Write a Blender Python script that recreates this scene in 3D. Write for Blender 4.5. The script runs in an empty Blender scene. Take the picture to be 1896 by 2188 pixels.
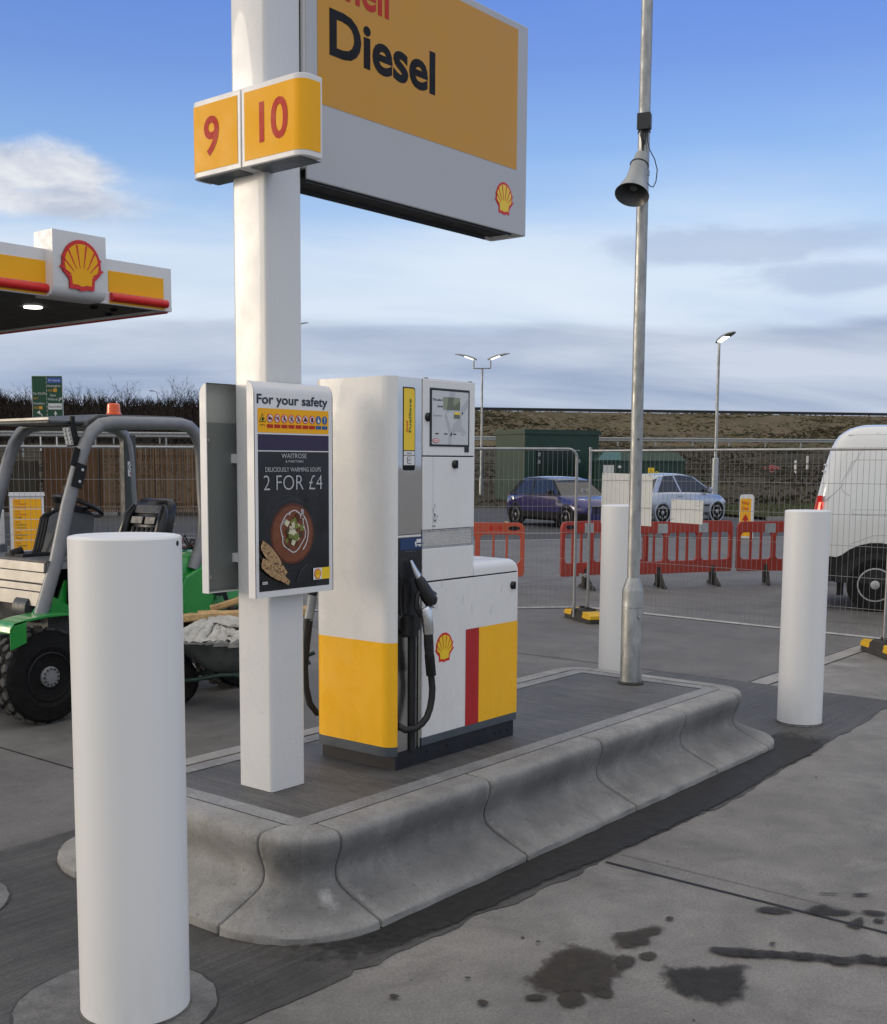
import bpy, bmesh, math, random
from mathutils import Vector, Matrix
R = math.radians
S = bpy.context.scene
COL = S.collection
random.seed(7)

# ---------------------------------------------------------------- camera
cam_d = bpy.data.cameras.new("camera")
cam = bpy.data.objects.new("camera", cam_d)
COL.objects.link(cam)
S.camera = cam
cam_d.sensor_fit = 'VERTICAL'
cam_d.sensor_height = 36.0
cam_d.lens = 36.0 * 2492.275 / 2188.0
cam_d.shift_x = (948 - 863.241) / 2188.0
cam_d.shift_y = (1265.458 - 1094) / 2188.0
cam_d.clip_start = 0.05
cam_d.clip_end = 4000

def cam_axes(pitch=0.109871059, roll=-0.002815707, yaw=0.699017482):
    cp, sp, cr, sr = math.cos(pitch), math.sin(pitch), math.cos(roll), math.sin(roll)
    right, down, fwd = Vector((1, 0, 0)), Vector((0, -sp, -cp)), Vector((0, cp, -sp))
    r2 = right * cr + down * sr
    d2 = right * -sr + down * cr
    M3 = Matrix(((math.sin(yaw), math.cos(yaw), 0), (-math.cos(yaw), math.sin(yaw), 0), (0, 0, 1)))
    return M3 @ r2, M3 @ d2, M3 @ fwd
_r, _d, _f = cam_axes()
cam.matrix_world = Matrix(((_r.x, -_d.x, -_f.x, 0), (_r.y, -_d.y, -_f.y, 0), (_r.z, -_d.z, -_f.z, 1.8), (0, 0, 0, 1)))

# ---------------------------------------------------------------- light and sky
S.view_settings.view_transform = 'Standard'
S.view_settings.look = 'None'
S.view_settings.exposure = 0.0
S.view_settings.gamma = 1.0
SUN_EL = 9.0
SUN_AZ = Vector((-0.62, 0.78, 0)).normalized()       # towards the low sun
sl = bpy.data.lights.new("sun", 'SUN')
sl.energy = 1.25
sl.angle = R(22)
sl.color = (1.0, 0.86, 0.68)
so = bpy.data.objects.new("sun", sl)
COL.objects.link(so)
sd = Vector((SUN_AZ.x * math.cos(R(SUN_EL)), SUN_AZ.y * math.cos(R(SUN_EL)), math.sin(R(SUN_EL))))
so.rotation_euler = sd.to_track_quat('Z', 'Y').to_euler()
so.location = (-20, 5, 30)

class NT:
    """small helper to write node trees"""
    def __init__(s, tree):
        s.t = tree
        tree.nodes.clear()
    def n(s, typ, ins=None, **props):
        nd = s.t.nodes.new(typ)
        for k, v in props.items():
            setattr(nd, k, v)
        for k, v in (ins or {}).items():
            sock = nd.inputs[k]
            if isinstance(v, bpy.types.NodeSocket):
                s.t.links.new(v, sock)
            else:
                sock.default_value = v
        return nd
    def math(s, op, a, b=0.0, clamp=False):
        return s.n('ShaderNodeMath', {0: a, 1: b}, operation=op, use_clamp=clamp).outputs[0]
    def mix(s, f, a, b, blend='MIX'):
        nd = s.n('ShaderNodeMix', {0: f}, data_type='RGBA', blend_type=blend)
        for i, v in ((6, a), (7, b)):
            if isinstance(v, bpy.types.NodeSocket):
                s.t.links.new(v, nd.inputs[i])
            else:
                nd.inputs[i].default_value = v if len(v) == 4 else (*v, 1)
        return nd.outputs[2]
    def ramp(s, f, stops, interp='LINEAR'):
        nd = s.n('ShaderNodeValToRGB', {0: f})
        cr = nd.color_ramp
        cr.interpolation = interp
        while len(cr.elements) < len(stops):
            cr.elements.new(0.5)
        for e, (p, c) in zip(cr.elements, stops):
            e.position = p
            e.color = c if isinstance(c, tuple) and len(c) == 4 else ((*c, 1) if isinstance(c, tuple) else (c, c, c, 1))
        return nd.outputs[0]
    def noise(s, vec, scale, detail=4, rough=0.5, dist=0.0):
        return s.n('ShaderNodeTexNoise', {'Vector': vec, 'Scale': scale, 'Detail': detail, 'Roughness': rough, 'Distortion': dist}).outputs[0]
    def mapping(s, vec, scale=(1, 1, 1), loc=(0, 0, 0), rot=(0, 0, 0)):
        return s.n('ShaderNodeMapping', {'Vector': vec, 'Scale': scale, 'Location': loc, 'Rotation': rot}).outputs[0]

def srgb(r, g, b):
    f = lambda c: (c / 255 / 12.92) if c / 255 <= 0.04045 else ((c / 255 + 0.055) / 1.055) ** 2.4
    return (f(r), f(g), f(b))

W = bpy.data.worlds.new("World")
S.world = W
W.use_nodes = True
w = NT(W.node_tree)
sky = w.n('ShaderNodeTexSky', sky_type='NISHITA', sun_disc=False, sun_elevation=R(SUN_EL),
          sun_rotation=math.atan2(SUN_AZ.x, SUN_AZ.y), altitude=50, air_density=1.0, dust_density=1.2, ozone_density=2.0)
SKY_STRENGTH = 0.10
tc = w.n('ShaderNodeTexCoord').outputs['Generated']
sep = w.n('ShaderNodeSeparateXYZ', {0: tc})
dx, dy, dz = sep.outputs
zc = w.math('MAXIMUM', dz, 0.0)
# clear air: Nishita blended with the pale band the low haze gives
grad = w.ramp(zc, [(0.0, srgb(200, 212, 228)), (0.10, srgb(186, 204, 232)), (0.15, srgb(190, 216, 250)), (0.20, srgb(172, 207, 250)), (0.25, srgb(146, 187, 244)),
                   (0.31, srgb(120, 159, 233)), (0.38, srgb(100, 142, 226)), (0.50, srgb(140, 170, 226)), (0.62, (1.02, 0.98, 0.95)), (1.0, (1.02, 0.98, 0.95))])  # white overhead, out of view, added to brighten the ground
gradx = w.n('ShaderNodeVectorMath', {0: grad, 3: 1.0 / SKY_STRENGTH}, operation='SCALE').outputs[0]
west = w.math('ADD', w.math('MULTIPLY', dx, SUN_AZ.x), w.math('MULTIPLY', dy, SUN_AZ.y))
westm = w.n('ShaderNodeMapRange', {0: west, 1: -0.2, 2: 0.9, 3: 0.05, 4: 0.35}).outputs[0]
westm = w.math('MULTIPLY', westm, w.n('ShaderNodeMapRange', {0: zc, 1: 0.15, 2: 0.75, 3: 1.0, 4: 0.3}).outputs[0])
air = w.mix(westm, gradx, sky.outputs[0])
# clouds on a flat layer overhead: direction divided by height
den = w.math('ADD', zc, 0.17)
pv = w.n('ShaderNodeCombineXYZ', {0: w.math('DIVIDE', dx, den), 1: w.math('DIVIDE', dy, den), 2: 0.0}).outputs[0]
pvr = w.mapping(pv, (1, 1, 1), (3.1, 1.7, 0.4), (0, 0, R(40)))
n1 = w.noise(w.mapping(pvr, (0.8, 1.25, 1)), 0.9, 7, 0.52, 0.3)
n2 = w.noise(w.mapping(pvr, (0.7, 1.3, 1), (7, 3, 1)), 1.25, 6, 0.50, 0.35)
n3 = w.noise(w.mapping(pvr, (0.4, 0.8, 1), (2, 9, 3)), 0.5, 6, 0.5, 0.3)
# low grey bank
low = w.ramp(zc, [(0.0, 0.70), (0.08, 0.62), (0.105, 0.54), (0.122, 0.22), (0.16, 0.02), (0.30, 0.0), (1, 0.0)])
bank = w.n('ShaderNodeMapRange', {0: w.math('ADD', low, w.math('MULTIPLY', w.math('SUBTRACT', n1, 0.5), 1.15)), 1: 0.26, 2: 0.52, 3: 0.0, 4: 1.0}, interpolation_type='SMOOTHSTEP').outputs[0]
bankc = w.mix(w.n('ShaderNodeMapRange', {0: n2, 1: 0.36, 2: 0.66, 3: 0.0, 4: 1.0}).outputs[0], (*srgb(158, 174, 202), 1), (*srgb(204, 214, 230), 1))
# bright veil of thin streaks above it
veil = w.ramp(zc, [(0.0, 0.0), (0.09, 0.30), (0.125, 0.60), (0.17, 0.55), (0.21, 0.30), (0.25, 0.10), (0.30, 0.0), (0.6, 0.0), (1, 0.0)])
veil = w.n('ShaderNodeMapRange', {0: w.math('ADD', veil, w.math('MULTIPLY', w.math('SUBTRACT', n2, 0.5), 0.95)), 1: 0.12, 2: 0.80, 3: 0.0, 4: 0.95}, interpolation_type='SMOOTHSTEP').outputs[0]
veilc = (*srgb(228, 239, 250), 1)
# a few darker flat clouds inside the veil
flat = w.ramp(zc, [(0.0, 0.0), (0.11, 0.1), (0.15, 0.24), (0.20, 0.20), (0.24, 0.05), (0.28, 0.0), (1, 0.0)])
flatm = w.n('ShaderNodeMapRange', {0: w.math('ADD', flat, w.math('MULTIPLY', w.math('SUBTRACT', n3, 0.5), 1.9)), 1: 0.42, 2: 0.66, 3: 0.0, 4: 0.75}, interpolation_type='SMOOTHSTEP').outputs[0]
flatm = w.math('MULTIPLY', flatm, w.n('ShaderNodeMapRange', {0: n2, 1: 0.32, 2: 0.6, 3: 0.25, 4: 1.0}).outputs[0])
k = 1.0 / SKY_STRENGTH
def up(c):
    return w.n('ShaderNodeVectorMath', {0: c, 3: k}, operation='SCALE').outputs[0] if isinstance(c, bpy.types.NodeSocket) else tuple(x * k for x in c[:3]) + (1,)
c1 = w.mix(veil, air, up(veilc))
c2 = w.mix(flatm, c1, up((*srgb(176, 192, 218), 1)))
def blob(c, t, wa, wb, soft, amp):
    a = w.n('ShaderNodeVectorMath', {0: tc, 1: t}, operation='DOT_PRODUCT').outputs['Value']
    b = w.math('SUBTRACT', dz, c)
    f_ = w.n('ShaderNodeVectorMath', {0: tc, 1: (-t[1], t[0], 0)}, operation='DOT_PRODUCT').outputs['Value']
    a = w.math('DIVIDE', a, wa); b = w.math('DIVIDE', b, wb)
    q = w.math('SUBTRACT', 1.0, w.math('SQRT', w.math('ADD', w.math('MULTIPLY', a, a), w.math('MULTIPLY', b, b))))
    q = w.math('ADD', q, w.math('MULTIPLY', w.math('SUBTRACT', nb, 0.5), amp))
    return w.math('MULTIPLY', w.n('ShaderNodeMapRange', {0: q, 1: 0.0, 2: soft, 3: 0.0, 4: 1.0}, interpolation_type='SMOOTHSTEP').outputs[0],
                  w.n('ShaderNodeMapRange', {0: f_, 1: 0.0, 2: 0.1, 3: 0.0, 4: 1.0}).outputs[0])
nb = w.noise(w.mapping(tc, (1, 1, 2.6)), 11.0, 7, 0.6, 0.4)
nbs = w.noise(w.mapping(tc, (1, 1, 2.2)), 17.0, 6, 0.55, 0.3)
puff = w.math('MAXIMUM', blob(0.222, (0.842, -0.540, 0), 0.080, 0.026, 0.55, 1.5), blob(0.203, (0.832, -0.555, 0), 0.085, 0.020, 0.6, 1.5))
puffc = w.mix(w.n('ShaderNodeMapRange', {0: nbs, 1: 0.36, 2: 0.62, 3: 0.0, 4: 1.0}).outputs[0], (*srgb(190, 198, 214), 1), (*srgb(240, 240, 242), 1))
c2 = w.mix(w.math('MULTIPLY', puff, 0.9), c2, up(puffc))
g1 = w.math('MAXIMUM', blob(0.172, (0.41, -0.91, 0), 0.17, 0.020, 0.7, 1.8), blob(0.145, (0.345, -0.938, 0), 0.10, 0.018, 0.6, 1.6))
c2 = w.mix(w.math('MULTIPLY', g1, 0.55), c2, up((*srgb(166, 184, 214), 1)))
c3 = w.mix(bank, c2, up(bankc))
# sky behind the viewer, out of view: pale cloud added as fill light
rear = w.math('ADD', w.math('MULTIPLY', dx, -0.76), w.math('MULTIPLY', dy, -0.64))
rearm = w.n('ShaderNodeMapRange', {0: rear, 1: -0.25, 2: 0.45, 3: 0.0, 4: 0.9}, interpolation_type='SMOOTHSTEP').outputs[0]
rearlo = w.mix(w.n('ShaderNodeMapRange', {0: n3, 1: 0.35, 2: 0.65, 3: 0.0, 4: 1.0}).outputs[0], (0.50, 0.57, 0.68, 1), (0.74, 0.79, 0.86, 1))
rearhi = w.mix(w.n('ShaderNodeMapRange', {0: n3, 1: 0.35, 2: 0.65, 3: 0.0, 4: 1.0}).outputs[0], (0.80, 0.80, 0.82, 1), (1.10, 1.06, 1.0, 1))
rearc = w.mix(w.n('ShaderNodeMapRange', {0: zc, 1: 0.20, 2: 0.55, 3: 0.0, 4: 1.0}).outputs[0], rearlo, rearhi)
c3 = w.mix(rearm, c3, up(rearc))
# warm low light around the sun
warm = w.math('MULTIPLY', w.n('ShaderNodeMapRange', {0: west, 1: 0.35, 2: 1.0, 3: 0.0, 4: 1.0}, interpolation_type='SMOOTHSTEP').outputs[0],
              w.n('ShaderNodeMapRange', {0: zc, 1: 0.02, 2: 0.30, 3: 1.0, 4: 0.0}, interpolation_type='SMOOTHSTEP').outputs[0])
c4 = w.mix(warm, c3, up((1.9, 1.45, 0.85, 1)))
ground_b = w.n('ShaderNodeMapRange', {0: dz, 1: -0.01, 2: 0.0, 3: 1.0, 4: 0.0}).outputs[0]
c5 = w.mix(ground_b, c4, up((0.10, 0.10, 0.095, 1)))
bg = w.n('ShaderNodeBackground', {'Color': c5, 'Strength': SKY_STRENGTH})
wo = w.n('ShaderNodeOutputWorld', {'Surface': bg.outputs[0]})

# ---------------------------------------------------------------- materials
MATS = {}
def newmat(name):
    m = bpy.data.materials.new(name)
    m.use_nodes = True
    MATS[name] = m
    return m, NT(m.node_tree)

def mk(name, col, rough=0.5, metal=0.0, var=0.10, vs=6.0, bump=0.0, bs=60.0, rvar=0.12, spec=0.5, coat=0.0, stretch=(1, 1, 1), dirt=None, emis=None, detail=5):
    """painted / plastic / metal surface: base colour with soft procedural variation and uneven gloss.
    dirt = (colour, amount, z0, z1): grime gathered between heights z0 (full) and z1 (none)"""
    m, t = newmat(name)
    tcn = t.n('ShaderNodeTexCoord')
    v = t.mapping(tcn.outputs['Object'], stretch)
    nz = t.noise(v, vs, detail, 0.6)
    a = tuple(max(0, c * (1 - var)) for c in col)
    b = tuple(min(1, c * (1 + var)) for c in col)
    cc = t.ramp(nz, [(0.3, a), (0.7, b)])
    if dirt:
        geo = t.n('ShaderNodeNewGeometry').outputs['Position']
        z = t.n('ShaderNodeSeparateXYZ', {0: geo}).outputs[2]
        f = t.n('ShaderNodeMapRange', {0: z, 1: dirt[2], 2: dirt[3], 3: 1.0, 4: 0.0}).outputs[0]
        nn = t.noise(t.mapping(geo, (1, 1, 0.25)), 22, 6, 0.7)
        f = t.math('MULTIPLY', f, t.n('ShaderNodeMapRange', {0: nn, 1: 0.38, 2: 0.72, 3: 0.0, 4: 1.0}).outputs[0])
        cc = t.mix(t.math('MULTIPLY', f, dirt[1]), cc, (*dirt[0], 1))
    rr = t.n('ShaderNodeMapRange', {0: t.noise(v, vs * 2.3, 4, 0.6), 1: 0.3, 2: 0.7, 3: max(0.02, rough - rvar), 4: min(1, rough + rvar)}).outputs[0]
    ins = {'Base Color': cc, 'Roughness': rr, 'Metallic': metal, 'Specular IOR Level': spec, 'Coat Weight': coat}
    if emis:
        ins['Emission Color'] = (*emis[0], 1)
        ins['Emission Strength'] = emis[1]
    if bump:
        ins['Normal'] = t.n('ShaderNodeBump', {'Height': t.noise(tcn.outputs['Object'], bs, 4, 0.6), 'Strength': bump, 'Distance': 0.01}).outputs[0]
    p = t.n('ShaderNodeBsdfPrincipled', ins)
    t.n('ShaderNodeOutputMaterial', {'Surface': p.outputs[0]})
    return m

GRIME = (0.10, 0.085, 0.06)
mk('white_paint', (0.78, 0.785, 0.79), 0.42, var=0.008, vs=1.5, rvar=0.03, dirt=(GRIME, 0.10, 0.0, 0.35))
mk('white_gloss', (0.70, 0.705, 0.71), 0.30, var=0.02, vs=3, bump=0.015, bs=25, coat=0.3)
mk('pump_white', (0.78, 0.78, 0.77), 0.30, var=0.025, vs=4, dirt=(GRIME, 0.16, 0.45, 1.2), coat=0.2)
mk('sign_white', (0.76, 0.76, 0.77), 0.35, var=0.02, vs=2)
mk('face_white_dimmed', (0.48, 0.495, 0.52), 0.4, var=0.02, vs=2)  # darker sign white: dim light on the overhead sign put into the colour
mk('face_yellow_dimmed', srgb(206, 148, 30), 0.4, var=0.02, vs=3)  # yellow darkened the same way, dimness painted in
mk('sign_yellow', srgb(250, 182, 34), 0.55, var=0.02, vs=3, spec=0.25)
mk('pump_yellow', srgb(255, 190, 24), 0.32, var=0.025, vs=4, dirt=(GRIME, 0.15, 0.4, 0.8))
mk('sign_red', srgb(190, 52, 36), 0.55, var=0.03, spec=0.25)
mk('bright_red', srgb(214, 36, 30), 0.35, var=0.05)
mk('stripe_red', srgb(176, 30, 34), 0.35, var=0.03)
mk('label_yellow', srgb(246, 208, 40), 0.35, var=0.03)
mk('ink_black', (0.010, 0.010, 0.012), 0.6, var=0.1, spec=0.2)
mk('ink_navy', (0.018, 0.024, 0.05), 0.4, var=0.1)
mk('ink_green', srgb(70, 110, 50), 0.4, var=0.05)
mk('purple', srgb(44, 32, 66), 0.3, var=0.05)
mk('sign_blue', srgb(28, 92, 150), 0.35, var=0.03)
mk('poster_black', (0.014, 0.015, 0.018), 0.22, var=0.5, vs=5)
mk('poster_grey', (0.035, 0.042, 0.05), 0.22, var=0.5, vs=9)
mk('poster_text', (0.52, 0.53, 0.54), 0.3, var=0.03)
mk('soup', srgb(118, 66, 40), 0.25, var=0.22, vs=14)
mk('soup_rim', srgb(86, 44, 30), 0.25, var=0.2, vs=14)
mk('bread', srgb(176, 142, 100), 0.4, var=0.35, vs=60)
mk('bread_dark', srgb(92, 62, 36), 0.4, var=0.3, vs=70)
mk('tofu', srgb(214, 208, 176), 0.3, var=0.12, vs=30)
mk('herb', srgb(120, 128, 52), 0.3, var=0.2, vs=40)
mk('herb_dark', srgb(70, 54, 30), 0.3, var=0.3, vs=40)
mk('cream', srgb(214, 214, 216), 0.3, var=0.04)
mk('pump_grey', srgb(72, 80, 88), 0.4, var=0.06)
mk('plinth', (0.010, 0.012, 0.018), 0.5, var=0.3, vs=8)
mk('black_plastic', (0.010, 0.010, 0.011), 0.42, var=0.2, vs=20)
mk('black_rubber', (0.012, 0.012, 0.013), 0.6, var=0.2, vs=20, bump=0.1)
mk('seam', (0.008, 0.008, 0.01), 0.7)
mk('label_blue', srgb(26, 58, 104), 0.35, var=0.05)
mk('steel', (0.56, 0.55, 0.53), 0.24, 1.0, var=0.08, vs=3, rvar=0.08, stretch=(1, 1, 0.15))
mk('mirror_steel', (0.68, 0.67, 0.65), 0.05, 1.0, var=0.02, vs=2, rvar=0.025, bump=0.02, bs=4)
mk('aluminium', (0.62, 0.63, 0.65), 0.30, 1.0, var=0.08, vs=12)
mk('galvanised', (0.36, 0.37, 0.37), 0.50, 0.8, var=0.28, vs=16, rvar=0.15, stretch=(1, 1, 0.4))
mk('fence_metal', (0.34, 0.35, 0.36), 0.45, 0.85, var=0.15, vs=10)
mk('wire', (0.30, 0.31, 0.32), 0.45, 0.8, var=0.1)
mk('screen', (0.60, 0.62, 0.64), 0.16, var=0.03, vs=4)
mk('screen_shade', (0.47, 0.49, 0.52), 0.18, var=0.03)
mk('lcd', srgb(142, 150, 122), 0.2, var=0.1, vs=8)
mk('lcd_dark', srgb(104, 110, 92), 0.2, var=0.1, vs=8)
mk('tray_grey', (0.20, 0.22, 0.215), 0.5, var=0.08, vs=4)
mk('tray_pale', (0.46, 0.48, 0.46), 0.5, var=0.06, vs=4)
mk('horn_grey', (0.30, 0.32, 0.33), 0.45, var=0.10, vs=8)
mk('horn_inside', (0.075, 0.08, 0.085), 0.35, var=0.2, vs=10)
mk('box_dark', (0.022, 0.026, 0.03), 0.5, var=0.15)
mk('orange_plastic', srgb(164, 50, 36), 0.5, var=0.10, vs=5, dirt=(GRIME, 0.45, 0.1, 1.1))
mk('orange_pale', srgb(192, 80, 50), 0.5, var=0.10, vs=5, dirt=(GRIME, 0.4, 0.1, 1.1))
mk('reflector_tape', (0.40, 0.43, 0.44), 0.35, 0.3, var=0.25, vs=18)
mk('foot_rubber', (0.035, 0.033, 0.03), 0.8, var=0.3, vs=12)
mk('foot_yellow', srgb(214, 168, 20), 0.5, var=0.12, vs=9)
mk('corrugated_white', (0.66, 0.67, 0.65), 0.5, var=0.05, vs=5)
mk('van_white', (0.66, 0.68, 0.69), 0.14, var=0.015, vs=2, coat=0.8, rvar=0.04)
mk('trim_black', (0.014, 0.014, 0.015), 0.6, var=0.2, vs=14, spec=0.25)
mk('tyre', (0.011, 0.011, 0.011), 0.8, var=0.3, vs=20, bump=0.2, bs=60, spec=0.15)
mk('tyre_lug', (0.060, 0.060, 0.058), 0.85, var=0.3, vs=30)
mk('rim_silver', (0.42, 0.43, 0.44), 0.35, 0.35, var=0.08)
mk('rim_dark', (0.20, 0.20, 0.21), 0.35, 0.8, var=0.1)
mk('tail_red', srgb(200, 30, 24), 0.2, var=0.05, coat=0.6)
mk('tail_lit', srgb(255, 70, 50), 0.2, emis=((1.0, 0.12, 0.06), 1.6))
mk('mini_purple', (0.036, 0.032, 0.150), 0.20, 0.25, var=0.06, coat=0.9, rvar=0.05)
mk('mini_roof', (0.05, 0.075, 0.14), 0.2, 0.1, var=0.05, coat=0.8)
mk('car_silver', (0.42, 0.46, 0.54), 0.24, 0.6, var=0.03, coat=0.8, rvar=0.05)
mk('car_glass', (0.012, 0.014, 0.016), 0.06, spec=0.8, rvar=0.03)
mk('chrome', (0.75, 0.75, 0.76), 0.12, 1.0, var=0.03)
mk('headlamp', (0.62, 0.66, 0.70), 0.1, 0.2, coat=0.8)
mk('cabin_green', (0.006, 0.036, 0.023), 0.42, var=0.12, vs=2)
mk('cabin_green_dark', (0.004, 0.018, 0.014), 0.42, var=0.12, vs=2)
mk('lid_sky_sheen', (0.03, 0.12, 0.13), 0.22, var=0.06)  # blue of the reflected sky put into the colour
mk('loader_green', srgb(20, 138, 52), 0.24, var=0.08, vs=6, coat=0.5)
mk('loader_grey', (0.22, 0.225, 0.24), 0.40, 0.3, var=0.07, vs=14)
mk('loader_dark', (0.055, 0.06, 0.062), 0.5, var=0.15, vs=9)
mk('loader_floor', (0.10, 0.10, 0.10), 0.6, var=0.3, vs=12)
mk('loader_steel', (0.26, 0.255, 0.25), 0.42, 0.75, var=0.04, vs=3, rvar=0.04)
mk('seat_vinyl', (0.014, 0.015, 0.016), 0.32, var=0.2, vs=10)
mk('beacon_orange', srgb(240, 92, 20), 0.18, var=0.1, vs=12, coat=0.5)
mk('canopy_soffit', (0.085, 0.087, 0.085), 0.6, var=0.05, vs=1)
mk('lamp_lit', (0.9, 0.9, 0.9), 0.3, emis=((1.0, 0.95, 0.85), 5.0))
mk('lamp_dim', (0.8, 0.8, 0.8), 0.3, emis=((1.0, 0.97, 0.92), 1.3))
mk('road_green', srgb(22, 72, 48), 0.45, var=0.06)
mk('road_white', (0.66, 0.68, 0.68), 0.45, var=0.05)
mk('road_yellow', srgb(206, 150, 48), 0.45, var=0.1)
mk('road_blue', srgb(52, 92, 172), 0.45, var=0.05)
mk('timber_pale', srgb(122, 94, 66), 0.75, var=0.30, vs=7, stretch=(1, 1, 0.12))
mk('timber_warm', srgb(98, 70, 46), 0.78, var=0.32, vs=7, stretch=(1, 1, 0.12))
mk('timber_dark', srgb(60, 48, 38), 0.8, var=0.3, vs=5, stretch=(1, 1, 0.12))
mk('timber_grey', srgb(74, 68, 58), 0.85, var=0.25, vs=5, stretch=(1, 1, 0.12))
mk('rough_wood', srgb(190, 158, 112), 0.8, var=0.3, vs=14, bump=0.4, bs=40)
mk('sack', (0.50, 0.49, 0.46), 0.75, var=0.22, vs=10, bump=0.3, bs=30)
mk('barrow_steel', (0.13, 0.14, 0.14), 0.55, 0.5, var=0.35, vs=7, bump=0.1)
mk('barrow_frame', (0.03, 0.06, 0.05), 0.5, 0.3, var=0.3, vs=9)
mk('bark', (0.055, 0.042, 0.034), 0.9, var=0.3, vs=20)
mk('cable_red', (0.12, 0.016, 0.018), 0.5, var=0.1)

def concrete(name, dark, light, stain=0.35, rough=0.75, scale=1.0, streak=None, bump=0.25, speck=0.25, film=None, pits=0.0, runs=0.0, splash=0.0):
    """weathered concrete: big blotches, fine grain, optional brushed streaks along one axis"""
    m, t = newmat(name)
    pos = t.n('ShaderNodeNewGeometry').outputs['Position']
    big = t.noise(pos, 0.9 * scale, 6, 0.62, 0.4)
    mid = t.noise(t.mapping(pos, (1, 1, 1), (3, 5, 1)), 4.5 * scale, 6, 0.65, 0.3)
    fine = t.noise(pos, 90, 3, 0.7)
    f = t.math('ADD', t.math('MULTIPLY', big, 0.55), t.math('MULTIPLY', mid, 0.45))
    cc = t.ramp(f, [(0.36, dark), (0.62, light)])
    st = t.n('ShaderNodeMapRange', {0: t.noise(t.mapping(pos, (1, 1, 1), (11, 2, 7)), 2.2 * scale, 7, 0.7, 0.8), 1: 0.53, 2: 0.70, 3: 0.0, 4: stain}).outputs[0]
    cc = t.mix(st, cc, (*tuple(c * 0.5 for c in dark), 1))
    gr = t.n('ShaderNodeMapRange', {0: fine, 1: 0.3, 2: 0.7, 3: 1 - speck, 4: 1 + speck}).outputs[0]
    cc = t.mix(1.0, cc, t.n('ShaderNodeCombineColor', {0: gr, 1: gr, 2: gr}).outputs[0], 'MULTIPLY')
    h = t.math('ADD', t.math('MULTIPLY', fine, 0.5), t.math('MULTIPLY', mid, 0.6))
    if streak:
        sv = t.noise(t.mapping(pos, streak), 1.0, 5, 0.7, 0.25)
        sv2 = t.noise(t.mapping(pos, tuple(c * 2.7 for c in streak), (4, 4, 4)), 1.0, 4, 0.7)
        sm = t.math('ADD', t.math('MULTIPLY', sv, 0.6), t.math('MULTIPLY', sv2, 0.4))
        g2 = t.n('ShaderNodeMapRange', {0: sm, 1: 0.32, 2: 0.68, 3: 0.62, 4: 1.42}).outputs[0]
        cc = t.mix(1.0, cc, t.n('ShaderNodeCombineColor', {0: g2, 1: g2, 2: g2}).outputs[0], 'MULTIPLY')
        h = t.math('ADD', h, t.math('MULTIPLY', sm, 1.5))
    if film:        # pale laitance smears with their own outline
        fm = t.n('ShaderNodeMapRange', {0: t.noise(t.mapping(pos, (1, 1, 0.7), (5, 8, 2)), film[1], 6, 0.68, 0.9), 1: 0.56, 2: 0.68, 3: 0.0, 4: film[2]}).outputs[0]
        cc = t.mix(fm, cc, (*film[0], 1))
    if splash:      # tyre and road splash along the traffic side of the island
        sx_ = t.n('ShaderNodeSeparateXYZ', {0: pos})
        zf = t.math('MULTIPLY', t.n('ShaderNodeMapRange', {0: sx_.outputs[2], 1: 0.045, 2: 0.085, 3: 0.25, 4: 1.0}).outputs[0], t.n('ShaderNodeMapRange', {0: sx_.outputs[2], 1: 0.31, 2: 0.342, 3: 1.0, 4: 0.0}).outputs[0])
        yf_ = t.n('ShaderNodeMapRange', {0: t.math('ADD', sx_.outputs[1], t.math('MULTIPLY', t.math('SUBTRACT', mid, 0.5), 0.5)), 1: 3.12, 2: 3.42, 3: 1.0, 4: 0.0}).outputs[0]
        sp_ = t.math('MULTIPLY', t.math('MULTIPLY', zf, yf_), t.n('ShaderNodeMapRange', {0: t.noise(pos, 3.4, 6, 0.62, 0.5), 1: 0.30, 2: 0.62, 3: 0.45, 4: 1.0}).outputs[0])
        cc = t.mix(t.math('MULTIPLY', sp_, splash), cc, (0.072, 0.075, 0.082, 1))
    if runs:        # dirt that has run down in narrow streaks
        rn_ = t.noise(t.mapping(pos, (15, 15, 1.6)), 1.0, 5, 0.62, 0.5)
        rb_ = t.noise(t.mapping(pos, (1, 1, 1), (9, 1, 4)), 2.4, 4, 0.6)
        rm = t.math('MULTIPLY', t.n('ShaderNodeMapRange', {0: rn_, 1: 0.50, 2: 0.66, 3: 0.0, 4: runs}).outputs[0], t.n('ShaderNodeMapRange', {0: rb_, 1: 0.42, 2: 0.60, 3: 0.0, 4: 1.0}).outputs[0])
        cc = t.mix(rm, cc, (0.095, 0.088, 0.075, 1))
    if pits:
        pt = t.n('ShaderNodeMapRange', {0: t.noise(pos, 38, 2, 0.5), 1: 0.66, 2: 0.74, 3: 0.0, 4: pits}).outputs[0]
        cc = t.mix(pt, cc, (0.05, 0.045, 0.04, 1))
    rr = t.n('ShaderNodeMapRange', {0: mid, 1: 0.3, 2: 0.7, 3: rough - 0.12, 4: rough + 0.1}).outputs[0]
    bp = t.n('ShaderNodeBump', {'Height': h, 'Strength': bump, 'Distance': 0.008}).outputs[0]
    p = t.n('ShaderNodeBsdfPrincipled', {'Base Color': cc, 'Roughness': rr, 'Normal': bp, 'Specular IOR Level': 0.4})
    t.n('ShaderNodeOutputMaterial', {'Surface': p.outputs[0]})
    return m

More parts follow.
